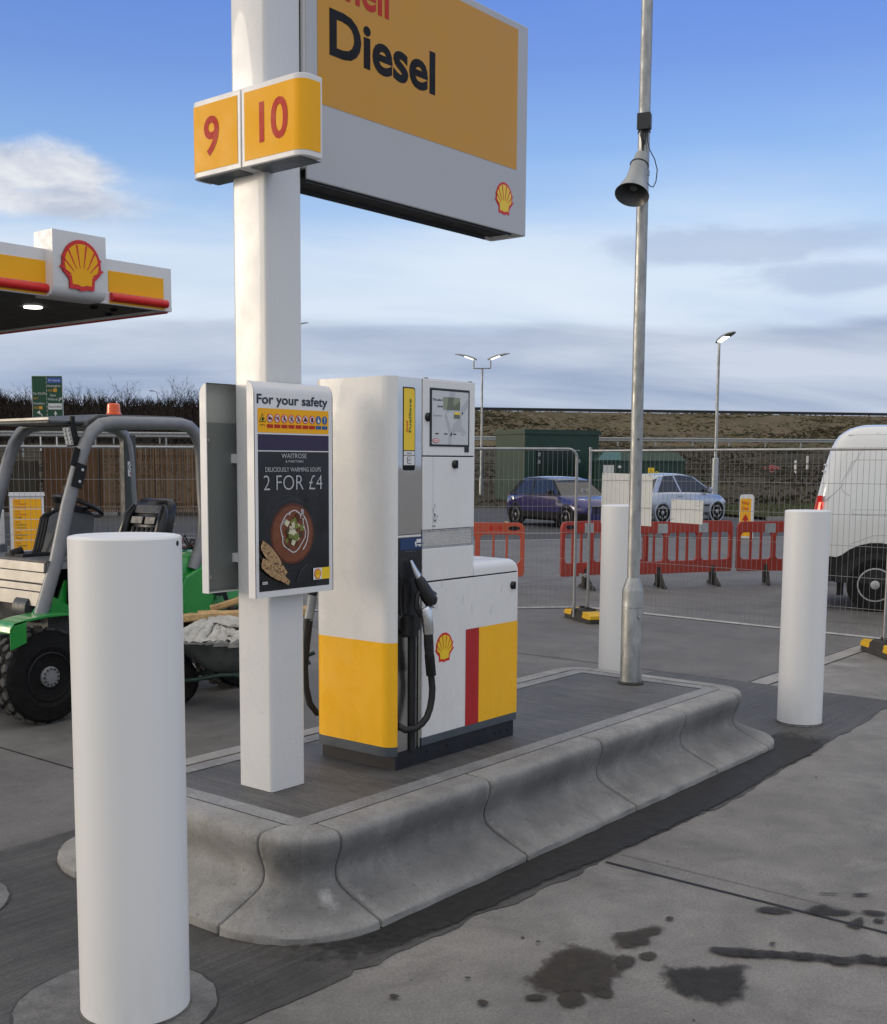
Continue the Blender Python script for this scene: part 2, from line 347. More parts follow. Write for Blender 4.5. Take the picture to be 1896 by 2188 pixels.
concrete('slab', (0.138, 0.132, 0.122), (0.245, 0.236, 0.222), stain=0.38, film=((0.33, 0.322, 0.31), 1.6, 0.45), pits=0.3, bump=0.12)
concrete('slab_far', (0.098, 0.095, 0.092), (0.160, 0.156, 0.151), stain=0.35, film=((0.20, 0.197, 0.19), 1.0, 0.35))
concrete('apron_concrete', (0.046, 0.045, 0.043), (0.088, 0.086, 0.082), stain=0.35, rough=0.62, streak=(1.1, 30, 30), bump=0.3)
concrete('kerb', (0.190, 0.187, 0.180), (0.325, 0.320, 0.310), stain=0.28, scale=1.5, film=((0.40, 0.397, 0.39), 2.0, 0.40), pits=0.45, bump=0.06, speck=0.15, runs=0.14, splash=0.62)
concrete('infill', (0.062, 0.062, 0.062), (0.116, 0.116, 0.116), stain=0.35, rough=0.66, streak=(30, 2.6, 30), bump=0.2)
concrete('mortar_strip', (0.17, 0.172, 0.175), (0.28, 0.282, 0.285), stain=0.3, scale=2)
concrete('collar', (0.085, 0.083, 0.078), (0.20, 0.198, 0.192), stain=0.5, scale=2.5, rough=0.6, bump=0.15)
concrete('apron_damp', (0.026, 0.026, 0.026), (0.046, 0.045, 0.044), stain=0.3, rough=0.6, streak=(1.1, 26, 26), bump=0.2)
concrete('asphalt', (0.036, 0.036, 0.037), (0.062, 0.062, 0.062), stain=0.3, rough=0.8, speck=0.4)
concrete('kerb_far', (0.22, 0.21, 0.20), (0.34, 0.33, 0.31), stain=0.2)
concrete('line_paint', (0.40, 0.40, 0.38), (0.58, 0.58, 0.55), stain=0.5, scale=4)
concrete('line_yellow', (0.34, 0.28, 0.12), (0.48, 0.41, 0.20), stain=0.5, scale=4)

def ground_mat(name, cols, scale, detail=8):
    m, t = newmat(name)
    pos = t.n('ShaderNodeNewGeometry').outputs['Position']
    a = t.noise(t.mapping(pos, (1, 1, 2.4)), scale, detail, 0.65, 0.6)
    b = t.noise(t.mapping(pos, (1, 1, 1.6), (3, 4, 5)), scale * 6, 6, 0.7, 0.4)
    f = t.math('ADD', t.math('MULTIPLY', a, 0.65), t.math('MULTIPLY', b, 0.35))
    n = len(cols)
    cc = t.ramp(f, [(0.34 + 0.32 * i / (n - 1), c) for i, c in enumerate(cols)])
    bp = t.n('ShaderNodeBump', {'Height': b, 'Strength': 0.6, 'Distance': 0.3}).outputs[0]
    p = t.n('ShaderNodeBsdfPrincipled', {'Base Color': cc, 'Roughness': 0.95, 'Normal': bp, 'Specular IOR Level': 0.1})
    t.n('ShaderNodeOutputMaterial', {'Surface': p.outputs[0]})
ground_mat('bank_grass', [(0.060, 0.052, 0.034), (0.095, 0.084, 0.050), (0.150, 0.118, 0.076), (0.085, 0.084, 0.048)], 0.16)
ground_mat('verge', [(0.030, 0.036, 0.014), (0.050, 0.062, 0.022), (0.085, 0.078, 0.036)], 0.5)
ground_mat('scrub_soil', [(0.010, 0.0085, 0.007), (0.018, 0.015, 0.012), (0.028, 0.022, 0.017)], 0.5)
ground_mat('bank_low', [(0.030, 0.026, 0.018), (0.046, 0.041, 0.028), (0.074, 0.062, 0.042), (0.044, 0.043, 0.027)], 0.16)
mk('low_olive', (0.050, 0.046, 0.030), 0.9, var=0.35, vs=0.3, spec=0.1)
mk('low_straw', (0.078, 0.064, 0.044), 0.9, var=0.35, vs=0.3, spec=0.1)
mk('low_dark', (0.028, 0.026, 0.018), 0.9, var=0.35, vs=0.3, spec=0.1)
mk('blade_olive', (0.105, 0.098, 0.058), 0.9, var=0.4, vs=0.3, spec=0.1)
mk('blade_straw', (0.170, 0.135, 0.088), 0.9, var=0.35, vs=0.3, spec=0.1)
mk('blade_dark', (0.062, 0.056, 0.036), 0.9, var=0.4, vs=0.4, spec=0.1)
mk('blade_green', (0.045, 0.066, 0.022), 0.9, var=0.35, vs=0.6, spec=0.1)
mk('twig', (0.022, 0.018, 0.015), 0.9, var=0.3, vs=1.0, spec=0.1)
mk('twig_brown', (0.034, 0.026, 0.020), 0.9, var=0.3, vs=1.0, spec=0.1)

def stain_mat(name, col, rough, amp=1.7, lo=0.20, hi=0.62, amin=0.66, amax=0.95):
    """wet or oily patch: solid inside, ragged towards the rim (vertex attribute 'edge' is 0 at the rim)"""
    m, t = newmat(name)
    pos = t.n('ShaderNodeNewGeometry').outputs['Position']
    e = t.n('ShaderNodeAttribute', attribute_name='edge').outputs['Fac']
    nn = t.noise(pos, 20, 7, 0.68, 0.5)
    n2 = t.noise(pos, 9, 4, 0.6)
    a = t.math('ADD', e, t.math('MULTIPLY', t.math('SUBTRACT', nn, 0.5), amp))
    a = t.n('ShaderNodeMapRange', {0: a, 1: lo, 2: hi, 3: 0.0, 4: 1.0}).outputs[0]
    a = t.math('MULTIPLY', a, t.n('ShaderNodeMapRange', {0: n2, 1: 0.3, 2: 0.6, 3: amin, 4: amax}).outputs[0])
    cc = t.ramp(nn, [(0.3, tuple(c * 0.75 for c in col)), (0.7, tuple(c * 1.3 for c in col))])
    p = t.n('ShaderNodeBsdfPrincipled', {'Base Color': cc, 'Roughness': rough, 'Specular IOR Level': 0.12,
            'Normal': t.n('ShaderNodeBump', {'Height': nn, 'Strength': 0.15, 'Distance': 0.004}).outputs[0]})
    tr = t.n('ShaderNodeBsdfTransparent')
    mx = t.n('ShaderNodeMixShader', {0: a, 1: tr.outputs[0], 2: p.outputs[0]})
    t.n('ShaderNodeOutputMaterial', {'Surface': mx.outputs[0]})
stain_mat('oil', (0.048, 0.042, 0.034), 0.6)
stain_mat('wet', (0.034, 0.032, 0.030), 0.6)
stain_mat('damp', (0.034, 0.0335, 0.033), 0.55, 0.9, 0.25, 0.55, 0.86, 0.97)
stain_mat('efflorescence', (0.42, 0.42, 0.42), 0.8, 1.5, 0.30, 0.95, 0.45, 0.75)
stain_mat('faint_scuff', (0.30, 0.29, 0.275), 0.75)
stain_mat('pale_scuff', (0.46, 0.455, 0.45), 0.7)

# ---------------------------------------------------------------- mesh helpers
X, Y, Z = Vector((1, 0, 0)), Vector((0, 1, 0)), Vector((0, 0, 1))
def V(*a):
    return Vector(a[0]) if len(a) == 1 else Vector(a)

def arc(cx, cy, r, a0, a1, n):
    return [(cx + r * math.cos(R(a0 + (a1 - a0) * i / n)), cy + r * math.sin(R(a0 + (a1 - a0) * i / n))) for i in range(n + 1)]

def rrect(x0, y0, x1, y1, r, n=4):
    if not isinstance(r, (tuple, list)):
        r = (r,) * 4
    p = []
    for (cx, cy, a, rr) in ((x0 + r[0], y0 + r[0], 180, r[0]), (x1 - r[1], y0 + r[1], 270, r[1]), (x1 - r[2], y1 - r[2], 0, r[2]), (x0 + r[3], y1 - r[3], 90, r[3])):
        p += arc(cx, cy, rr, a, a + 90, n) if rr > 0 else [(cx, cy)]
    return p

class MB:
    """collects shapes and links them as ONE mesh object"""
    def __init__(s):
        s.v, s.f, s.m, s.attr = [], [], [], []
    def add(s, vs, fs, mat):
        b = len(s.v)
        s.v += [Vector(p) for p in vs]
        for f in fs:
            s.f.append([b + i for i in f])
            s.m.append(mat)
        return s
    def box(s, c, d, mat, rot=None):
        hx, hy, hz = d[0] / 2, d[1] / 2, d[2] / 2
        vs = [Vector((a * hx, b * hy, e * hz)) for a in (-1, 1) for b in (-1, 1) for e in (-1, 1)]
        if rot is not None:
            vs = [rot @ p for p in vs]
        return s.add([p + Vector(c) for p in vs], [(0, 1, 3, 2), (4, 6, 7, 5), (0, 4, 5, 1), (2, 3, 7, 6), (0, 2, 6, 4), (1, 5, 7, 3)], mat)
    def b2(s, lo, hi, mat):
        return s.box([(a + b) / 2 for a, b in zip(lo, hi)], [b - a for a, b in zip(lo, hi)], mat)
    def tube(s, pts, r, mat, n=10, caps=True, flat=1.0):
        pts = [Vector(p) for p in pts]
        rs = r if isinstance(r, (list, tuple)) else [r] * len(pts)
        t0 = (pts[1] - pts[0]).normalized()
        u = t0.cross(Z if abs(t0.z) < 0.9 else X).normalized()
        vs, fs = [], []
        for i, p in enumerate(pts):
            t = ((pts[min(i + 1, len(pts) - 1)] - p).normalized() + (p - pts[max(i - 1, 0)]).normalized())
            t = t.normalized() if t.length > 1e-6 else t0
            u = (u - t * u.dot(t)).normalized()
            q = t.cross(u)
            for j in range(n):
                a = 2 * math.pi * j / n
                vs.append(p + (u * math.cos(a) + q * math.sin(a) * flat) * rs[i])
        for i in range(len(pts) - 1):
            for j in range(n):
                fs.append((i * n + j, i * n + (j + 1) % n, (i + 1) * n + (j + 1) % n, (i + 1) * n + j))
        if caps:
            fs.append(tuple(reversed(range(n))))
            fs.append(tuple((len(pts) - 1) * n + j for j in range(n)))
        return s.add(vs, fs, mat)
    def lathe(s, prof, o, axis, mat, n=24, mats=None):
        """prof: (radius, distance along axis)"""
        o, axis = Vector(o), Vector(axis).normalized()
        u = axis.cross(Z if abs(axis.z) < 0.9 else X).normalized()
        q = axis.cross(u)
        vs, fs = [], []
        for r, h in prof:
            for j in range(n):
                a = 2 * math.pi * j / n
                vs.append(o + axis * h + (u * math.cos(a) + q * math.sin(a)) * r)
        b = len(s.v)
        s.v += vs
        for i in range(len(prof) - 1):
            for j in range(n):
                s.f.append([b + i * n + j, b + i * n + (j + 1) % n, b + (i + 1) * n + (j + 1) % n, b + (i + 1) * n + j])
                s.m.append(mats[i] if mats else mat)
        for idx, rev in ((0, True), (len(prof) - 1, False)):
            if prof[idx][0] > 1e-5:
                f = [b + idx * n + j for j in range(n)]
                s.f.append(list(reversed(f)) if rev else f)
                s.m.append((mats[0] if idx == 0 else mats[-1]) if mats else mat)
        return s
    def prism(s, poly, o, ux, uy, depth, mat, mats=None):
        """extrude a 2-D outline (ux, uy plane through o) by the vector depth"""
        o, ux, uy, depth = Vector(o), Vector(ux), Vector(uy), Vector(depth)
        n = len(poly)
        a = [o + ux * p[0] + uy * p[1] for p in poly]
        vs = a + [p + depth for p in a]
        fs = [tuple(range(n)), tuple(reversed(range(n, 2 * n)))] + [(i, i + n, (i + 1) % n + n, (i + 1) % n) for i in range(n)]
        area = sum(poly[i][0] * poly[(i + 1) % n][1] - poly[(i + 1) % n][0] * poly[i][1] for i in range(n))
        if (ux.cross(uy).dot(depth) > 0) == (area > 0):
            fs = [tuple(reversed(f)) for f in fs]
        return s.add(vs, fs, mat)
    def loft(s, rings, mat, closed=True, caps=True, mats=None):
        n = len(rings[0])
        vs = [Vector(p) for r in rings for p in r]
        b = len(s.v)
        s.v += vs
        for i in range(len(rings) - 1):
            for j in range(n if closed else n - 1):
                s.f.append([b + i * n + j, b + i * n + (j + 1) % n, b + (i + 1) * n + (j + 1) % n, b + (i + 1) * n + j])
                s.m.append(mats(i, j) if mats else mat)
        if caps:
            s.f.append([b + j for j in reversed(range(n))]); s.m.append(mat)
            s.f.append([b + (len(rings) - 1) * n + j for j in range(n)]); s.m.append(mat)
        return s
    def build(s, name, parent=None, origin=None, smooth=40, bevel=0.0, seg=2, local=False, fixn=True):
        me = bpy.data.meshes.new(name)
        off = Vector((0, 0, 0))
        if not local:
            if origin is not None:
                off = Vector(origin)
            elif parent is not None:
                q = parent
                while q is not None:
                    off = off + q.location
                    q = q.parent
        me.from_pydata([p - off for p in s.v], [], s.f)
        names = []
        for mn in s.m:
            if mn not in names:
                names.append(mn)
        for mn in names:
            me.materials.append(MATS[mn])
        ix = {mn: i for i, mn in enumerate(names)}
        me.polygons.foreach_set('material_index', [ix[mn] for mn in s.m])
        if fixn:
            bm = bmesh.new()
            bm.from_mesh(me)
            bmesh.ops.recalc_face_normals(bm, faces=bm.faces)
            bm.to_mesh(me)
            bm.free()
        if smooth:
            me.polygons.foreach_set('use_smooth', [True] * len(me.polygons))
            me.set_sharp_from_angle(angle=R(smooth))
        me.update()
        o = bpy.data.objects.new(name, me)
        COL.objects.link(o)
        if parent is not None:
            o.parent = parent
        elif origin is not None and not local:
            o.location = origin
        if bevel:
            bv = o.modifiers.new('bevel', 'BEVEL')
            bv.width = bevel
            bv.segments = seg
            bv.limit_method = 'ANGLE'
            bv.angle_limit = R(35)
        return o

class Face2:
    """a flat panel's own plane: draws layered artwork into an MB. o: origin, ux: right, uy: up as the viewer sees it"""
    def __init__(s, mb, o, ux, uy, lift=0.0008):
        s.mb, s.o, s.ux, s.uy = mb, Vector(o), Vector(ux).normalized(), Vector(uy).normalized()
        s.n = s.ux.cross(s.uy)
        s.lift = lift
    def P(s, x, y, layer):
        return s.o + s.ux * x + s.uy * y + s.n * (s.lift * layer)
    def poly(s, pts, mat, layer=1):
        a = sum(pts[i][0] * pts[(i + 1) % len(pts)][1] - pts[(i + 1) % len(pts)][0] * pts[i][1] for i in range(len(pts)))
        if a < 0:
            pts = list(reversed(pts))
        s.mb.add([s.P(x, y, layer) for x, y in pts], [tuple(range(len(pts)))], mat)
    def rect(s, x0, y0, x1, y1, mat, layer=1, r=0.0):
        s.poly(rrect(x0, y0, x1, y1, r) if r else [(x0, y0), (x1, y0), (x1, y1), (x0, y1)], mat, layer)
    def disc(s, cx, cy, r, mat, layer=1, n=20, ry=None):
        s.poly([(cx + r * math.cos(2 * math.pi * i / n), cy + (ry or r) * math.sin(2 * math.pi * i / n)) for i in range(n)], mat, layer)
    def line(s, pts, wd, mat, layer=1):
        for a, b in zip(pts[:-1], pts[1:]):
            d = Vector((b[0] - a[0], b[1] - a[1]))
            if d.length < 1e-9:
                continue
            q = Vector((-d.y, d.x)).normalized() * wd / 2
            s.poly([(a[0] + q.x, a[1] + q.y), (b[0] + q.x, b[1] + q.y), (b[0] - q.x, b[1] - q.y), (a[0] - q.x, a[1] - q.y)], mat, layer)
    def text(s, body, x, y, h, mat, layer=1, width=None, align='L', bold=0.0, rot=0):
        verts, polys, w0 = glyphs(body, bold)
        sy = h
        sx = width / w0 if width else h
        ox = {'L': 0, 'C': -w0 * sx / 2, 'R': -w0 * sx}[align]
        ca, sa = math.cos(R(rot)), math.sin(R(rot))
        pts = []
        for p in verts:
            a, b = p[0] * sx + ox, p[1] * sy
            pts.append(s.P(x + a * ca - b * sa, y + a * sa + b * ca, layer))
        s.mb.add(pts, polys, mat)
    def emblem(s, cx, cy, w_, layer=1):
        """scallop shell badge, w_ wide, centred on (cx, cy)"""
        T = lambda pts: [(cx + x * w_, cy + (0.545 - y) * w_) for x, y in pts]
        half = [(0.0, 0.0), (0.10, 0.008), (0.20, 0.045), (0.29, 0.10), (0.37, 0.175), (0.43, 0.265), (0.475, 0.37), (0.497, 0.48), (0.50, 0.60), (0.485, 0.70), (0.33, 0.85), (0.315, 1.06), (0.10, 1.06), (0.05, 1.09), (0.0, 1.09)]
        red = [(-x, y) for x, y in reversed(half[1:-1])]
        s.poly(T(half + red), 'bright_red', layer)
        C = (0.0, 0.90)
        def ins(x, y, k=0.845):
            return (C[0] + (x - C[0]) * k, C[1] + (y - C[1]) * k)
        yh = [(0.0, 0.085), (0.09, 0.092), (0.18, 0.12), (0.255, 0.17), (0.325, 0.235), (0.38, 0.315), (0.415, 0.41), (0.43, 0.50), (0.428, 0.585), (0.41, 0.66), (0.262, 0.80), (0.245, 0.965), (0.085, 0.965), (0.04, 0.99), (0.0, 0.995)]
        yl = [(-x, y) for x, y in reversed(yh[1:-1])]
        s.poly(T(yh + yl), 'label_yellow' if w_ < 0.2 else 'sign_yellow', layer + 1)
        for ang in (-62, -44, -27, -9, 9, 27, 44, 62):
            a = R(ang)
            d = (math.sin(a), -math.cos(a))
            q = (math.cos(a), math.sin(a))
            r1 = 0.80 - 0.16 * abs(math.sin(a)) ** 2 + (0.0 if abs(ang) < 50 else -0.05)
            r0 = 0.30
            wa, wb = 0.022, 0.008
            s.poly(T([(d[0] * r1 + q[0] * wa, C[1] + d[1] * r1 + q[1] * wa), (d[0] * r0 + q[0] * wb, C[1] + d[1] * r0 + q[1] * wb),
                      (d[0] * r0 - q[0] * wb, C[1] + d[1] * r0 - q[1] * wb), (d[0] * r1 - q[0] * wa, C[1] + d[1] * r1 - q[1] * wa)]), 'bright_red', layer + 2)

_G = {}
def glyphs(body, bold=0.0):
    """outline of a line of lettering at cap height 1"""
    key = (body, bold)
    if key in _G:
        return _G[key]
    def raw(b):
        cu = bpy.data.curves.new('lettering', 'FONT')
        cu.body = b
        cu.size = 1.0
        cu.offset = bold
        cu.resolution_u = 4
        ob = bpy.data.objects.new('lettering', cu)
        COL.objects.link(ob)
        dg = bpy.context.evaluated_depsgraph_get()
        me = bpy.data.meshes.new_from_object(ob.evaluated_get(dg))
        vs = [tuple(p.co) for p in me.vertices]
        ps = [tuple(p.vertices) for p in me.polygons]
        bpy.data.objects.remove(ob)
        bpy.data.curves.remove(cu)
        bpy.data.meshes.remove(me)
        return vs, ps
    hv, _ = raw('H')
    cap = max(p[1] for p in hv) - min(p[1] for p in hv)
    base = min(p[1] for p in hv)
    vs, ps = raw(body)
    x0 = min(p[0] for p in vs)
    vs = [((p[0] - x0) / cap, (p[1] - base) / cap) for p in vs]
    r = (vs, ps, max(p[0] for p in vs))
    _G[key] = r
    return r

def thing(name, label, cat, loc, group=None, rz=0.0):
    o = bpy.data.objects.new(name, None)
    COL.objects.link(o)
    o.location = loc
    o.rotation_euler = (0, 0, rz)
    o.empty_display_size = 0.2
    o['label'] = label
    o['category'] = cat
    if group:
        o['group'] = group
    return o
def tag(o, label, cat, group=None):
    o['label'] = label
    o['category'] = cat
    if group:
        o['group'] = group
    return o
def structure(o, kind='structure'):
    o['kind'] = kind
    return o
def copy_thing(src, loc, rz=None, label=None):
    c = src.copy()
    COL.objects.link(c)
    c.location = loc
    if rz is not None:
        c.rotation_euler = (0, 0, rz)
    if label:
        c['label'] = label
    for ch in list(src.children):
        d = ch.copy()
        COL.objects.link(d)
        d.parent = c
        for g in list(ch.children):
            e = g.copy()
            COL.objects.link(e)
            e.parent = d
    return c

# ================================================================ setting: ground
def sheet(name, pts, z, mat, kind='structure'):
    m = MB()
    m.add([(x, y, z) for x, y in pts], [tuple(range(len(pts)))], mat)
    return structure(m.build(name, origin=(pts[0][0], pts[0][1], z), smooth=0), kind)

EU, EN = Vector((0.8, -0.6, 0)), Vector((0.6, 0.8, 0))      # along / across the road embankment
def EP(u, n, z=0.0):
    return EU * u + EN * n + Z * z

g = MB()
g.add([(-400, -400, 0), (400, -400, 0), (400, 400, 0), (-400, 400, 0)], [(0, 1, 2, 3)], 'slab')
structure(g.build('ground', origin=(0, 0, 0), smooth=0))

def wavy(a, b, n, amp, seed):
    rnd = random.Random(seed)
    a, b = Vector(a), Vector(b)
    q = Vector((-(b - a).y, (b - a).x)).normalized()
    out, v = [], 0.0
    for i in range(n + 1):
        v = 0.7 * v + rnd.uniform(-amp, amp)
        out.append(tuple(a + (b - a) * (i / n) + q * (v if 0 < i < n else 0)))
    return out
sheet('far_slab', [(9.16, 3.97), (60, 4.5), (60, 60), (-40, 60), (-40, 4.87), (9.16, 4.83)], 0.0015, 'slab_far')
# dark brushed concrete the island and bollards stand in
ap = wavy((-2.0, 2.70), (1.9, 2.72), 20, 0.008, 1)[:-1] + wavy((1.9, 2.72), (2.9, 2.68), 16, 0.006, 5)[:-1] + wavy((2.9, 2.68), (5.6, 2.575), 60, 0.016, 2)[:-1] + wavy((5.6, 2.575), (9.14, 2.74), 60, 0.012, 3)
ap += [(9.14, 4.80)] + wavy((9.14, 4.80), (-2.0, 4.84), 60, 0.008, 4)[1:]
sheet('concrete_apron', ap, 0.004, 'apron_concrete')
DAMP = True
# joints in the concrete
jm = MB()
def strip(a, b, wd, z, mat, mb):
    a, b = Vector((*a, z)), Vector((*b, z))
    q = Z.cross(b - a).normalized() * wd / 2
    mb.add([a + q, b + q, b - q, a - q], [(0, 1, 2, 3)], mat)
strip((4.525, 2.60), (4.50, -8.0), 0.016, 0.0045, 'seam', jm)
strip((4.66, 2.60), (4.62, -8.0), 0.004, 0.0042, 'apron_concrete', jm)
strip((9.14, 2.77), (9.15, -8.0), 0.014, 0.0045, 'seam', jm)
strip((9.14, 4.80), (9.14, 12.5), 0.012, 0.0045, 'seam', jm)
for y0 in (3.78, 3.95):
    strip((9.16, y0), (17.5, y0 + 0.03), 0.012, 0.0045, 'seam', jm)
strip((3.9, 4.85), (3.9, 14.0), 0.012, 0.0045, 'seam', jm)
strip((3.4, 9.9), (18.0, 9.9), 0.012, 0.0045, 'seam', jm)
strip((13.4, -2.0), (13.4, 14.0), 0.012, 0.0045, 'seam', jm)
structure(jm.build('ground_joints', origin=(4.5, 2.6, 0.0045), smooth=0))
sheet('pale_joint_strip', [(9.16, 3.785), (17.5, 3.815), (17.5, 3.965), (9.16, 3.945)], 0.003, 'kerb_far')
# oil and water marks
def blotch(mb, pts, z, mat, grow=1.0):
    c = Vector((sum(p[0] for p in pts) / len(pts), sum(p[1] for p in pts) / len(pts), z))
    for _ in range(2):
        pts = [q for i in range(len(pts)) for q in ((pts[i][0] * .75 + pts[(i + 1) % len(pts)][0] * .25, pts[i][1] * .75 + pts[(i + 1) % len(pts)][1] * .25), (pts[i][0] * .25 + pts[(i + 1) % len(pts)][0] * .75, pts[i][1] * .25 + pts[(i + 1) % len(pts)][1] * .75))]
    n = len(pts)
    dens = []
    for i in range(n):
        a, b = pts[i], pts[(i + 1) % n]
        dens.append(a)
    b0 = len(mb.v)
    rings = [(1.35, 0.0), (1.0, 0.42), (0.78, 0.78), (0.5, 1.0)]
    for s_, e in rings:
        for p in dens:
            d = Vector((p[0], p[1], z)) - c
            mb.v.append(c + d * (s_ * grow))
            mb.attr.append(e)
    N = len(dens)
    for r_ in range(len(rings) - 1):
        for j in range(N):
            mb.f.append([b0 + r_ * N + j, b0 + r_ * N + (j + 1) % N, b0 + (r_ + 1) * N + (j + 1) % N, b0 + (r_ + 1) * N + j])
            mb.m.append(mat)
    mb.v.append(c); mb.attr.append(1.0)
    for j in range(N):
        mb.f.append([b0 + 3 * N + j, b0 + 3 * N + (j + 1) % N, len(mb.v) - 1]); mb.m.append(mat)
def build_stain(mb, name):
    o = mb.build(name, origin=(0, 0, 0), smooth=0, fixn=False)
    at = o.data.attributes.new('edge', 'FLOAT', 'POINT')
    at.data.foreach_set('value', mb.attr)
    return structure(o)
OIL = {
 'a': [(3.60, 2.22), (3.623, 2.161), (3.633, 2.108), (3.655, 2.083), (3.62, 2.04), (3.565, 1.995), (3.473, 1.970), (3.41, 1.945), (3.36, 1.945), (3.32, 1.985), (3.27, 2.02), (3.241, 2.08), (3.265, 2.14), (3.307, 2.190), (3.361, 2.180), (3.457, 2.213), (3.526, 2.227)],
 'a2': [(3.31, 2.02), (3.30, 1.96), (3.255, 1.938), (3.18, 1.955), (3.20, 2.005), (3.25, 2.04)], 'a3': [(3.43, 1.985), (3.40, 1.91), (3.325, 1.888), (3.336, 1.945), (3.37, 1.985)],
 'b': [(3.824, 2.159), (3.853, 2.135), (3.903, 2.101), (3.973, 2.089), (3.994, 2.047), (3.95, 2.021), (3.889, 2.048), (3.838, 2.006), (3.763, 2.029), (3.754, 2.089)],
 'c': [(3.703, 1.987), (3.762, 1.975), (3.764, 1.947), (3.73, 1.924), (3.687, 1.944)],
 'c2': [(3.644, 2.04), (3.69, 2.003), (3.658, 1.962), (3.567, 1.963), (3.571, 2.003)],
 'i': [(4.085, 2.077), (4.119, 2.074), (4.115, 2.049), (4.077, 2.05)],
 'l': [(4.117, 1.663), (4.143, 1.659), (4.137, 1.64), (4.106, 1.643)],
 'm': [(3.161, 2.115), (3.199, 2.097), (3.206, 2.047), (3.173, 2.052), (3.14, 2.091)],
 'p': [(3.02, 2.22), (3.045, 2.21), (3.04, 2.175), (3.005, 2.18)], 'q': [(2.86, 2.47), (2.885, 2.46), (2.88, 2.43), (2.85, 2.44)],
 'r': [(3.14, 2.36), (3.155, 2.35), (3.15, 2.33), (3.13, 2.34)], 's': [(3.56, 2.34), (3.575, 2.335), (3.57, 2.32), (3.55, 2.325)]}
WET = {
 'd': [(3.613, 1.821), (3.691, 1.848), (3.726, 1.806), (3.771, 1.729), (3.833, 1.695), (3.869, 1.653), (3.79, 1.627), (3.721, 1.579), (3.635, 1.571), (3.55, 1.59), (3.542, 1.654), (3.533, 1.718), (3.556, 1.774)],
 'f': [(4.409, 1.837), (4.463, 1.832), (4.5, 1.768), (4.494, 1.717), (4.452, 1.729), (4.408, 1.789)],
 'g': [(4.519, 1.669), (4.581, 1.674), (4.65, 1.652), (4.621, 1.607), (4.635, 1.56), (4.635, 1.523), (4.579, 1.55), (4.526, 1.624)],
 'h': [(4.485, 1.507), (4.568, 1.5), (4.614, 1.483), (4.521, 1.447), (4.472, 1.458)],
 'j': [(4.67, 1.512), (4.71, 1.483), (4.729, 1.423), (4.696, 1.413), (4.652, 1.464)],
 'k': [(4.601, 1.443), (4.634, 1.431), (4.625, 1.396), (4.591, 1.408)],
 'n': [(4.827, 1.604), (4.878, 1.578), (4.892, 1.536), (4.84, 1.565)],
 'o': [(4.762, 1.713), (4.808, 1.651), (4.792, 1.65), (4.752, 1.704)]}
STREAK = [(3.93, 1.77), (3.985, 1.68), (4.045, 1.60), (4.09, 1.505), (4.125, 1.41), (4.21, 1.33), (4.24, 1.25), (4.30, 1.14), (4.34, 1.02)]
om = MB()
for i, p in enumerate(OIL.values()):
    blotch(om, p, 0.006 + 0.0004 * i, 'oil', 1.04)
build_stain(om, 'oil_stains')
wm = MB()
for i, p in enumerate(WET.values()):
    blotch(wm, p, 0.006 + 0.0004 * i, 'wet', 1.03)
rs = random.Random(5)
for i, (a, b) in enumerate(zip(STREAK[:-1], STREAK[1:])):
    a_, b_ = Vector((*a, 0)), Vector((*b, 0))
    d = (b_ - a_); q = Z.cross(d).normalized()
    a_, b_ = a_ - d * 0.25, b_ + d * 0.25
    n_ = 5
    top = [a_ + (b_ - a_) * (k_ / n_) + q * rs.uniform(0.015, 0.045) for k_ in range(n_ + 1)]
    bot = [a_ + (b_ - a_) * (k_ / n_) - q * rs.uniform(0.012, 0.040) for k_ in range(n_ + 1)]
    blotch(wm, [(p.x, p.y) for p in top + bot[::-1]], 0.0062 + 0.0004 * (i + 9), 'wet', 1.0)
build_stain(wm, 'wet_marks')

# damp band of concrete along the foot of the kerb, soft at its outer edge
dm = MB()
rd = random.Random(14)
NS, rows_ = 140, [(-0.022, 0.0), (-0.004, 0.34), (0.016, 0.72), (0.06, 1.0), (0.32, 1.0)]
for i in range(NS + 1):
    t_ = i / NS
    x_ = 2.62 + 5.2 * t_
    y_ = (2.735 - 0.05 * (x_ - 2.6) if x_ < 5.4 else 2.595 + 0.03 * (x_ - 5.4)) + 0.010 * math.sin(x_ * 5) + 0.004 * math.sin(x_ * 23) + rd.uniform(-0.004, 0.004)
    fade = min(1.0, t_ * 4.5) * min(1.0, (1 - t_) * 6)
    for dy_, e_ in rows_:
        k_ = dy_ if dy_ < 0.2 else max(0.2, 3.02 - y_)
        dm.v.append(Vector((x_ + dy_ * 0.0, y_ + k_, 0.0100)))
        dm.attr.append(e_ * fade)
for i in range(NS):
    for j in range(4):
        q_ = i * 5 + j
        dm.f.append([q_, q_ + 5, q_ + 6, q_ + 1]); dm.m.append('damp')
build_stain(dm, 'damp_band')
# a scatter of small drip spots
mm_ = MB()
for i in range(22):
    cx_, cy_ = rd.uniform(2.5, 8.5), rd.uniform(-0.2, 2.5)
    r_ = rd.uniform(0.004, 0.013)
    blotch(mm_, [(cx_ + r_ * math.cos(q_) * rd.uniform(.7, 1.3), cy_ + r_ * math.sin(q_) * rd.uniform(.7, 1.3)) for q_ in [k_ * 0.9 for k_ in range(7)]], 0.0041 + 0.00003 * i, 'oil')
build_stain(mm_, 'drip_spots')

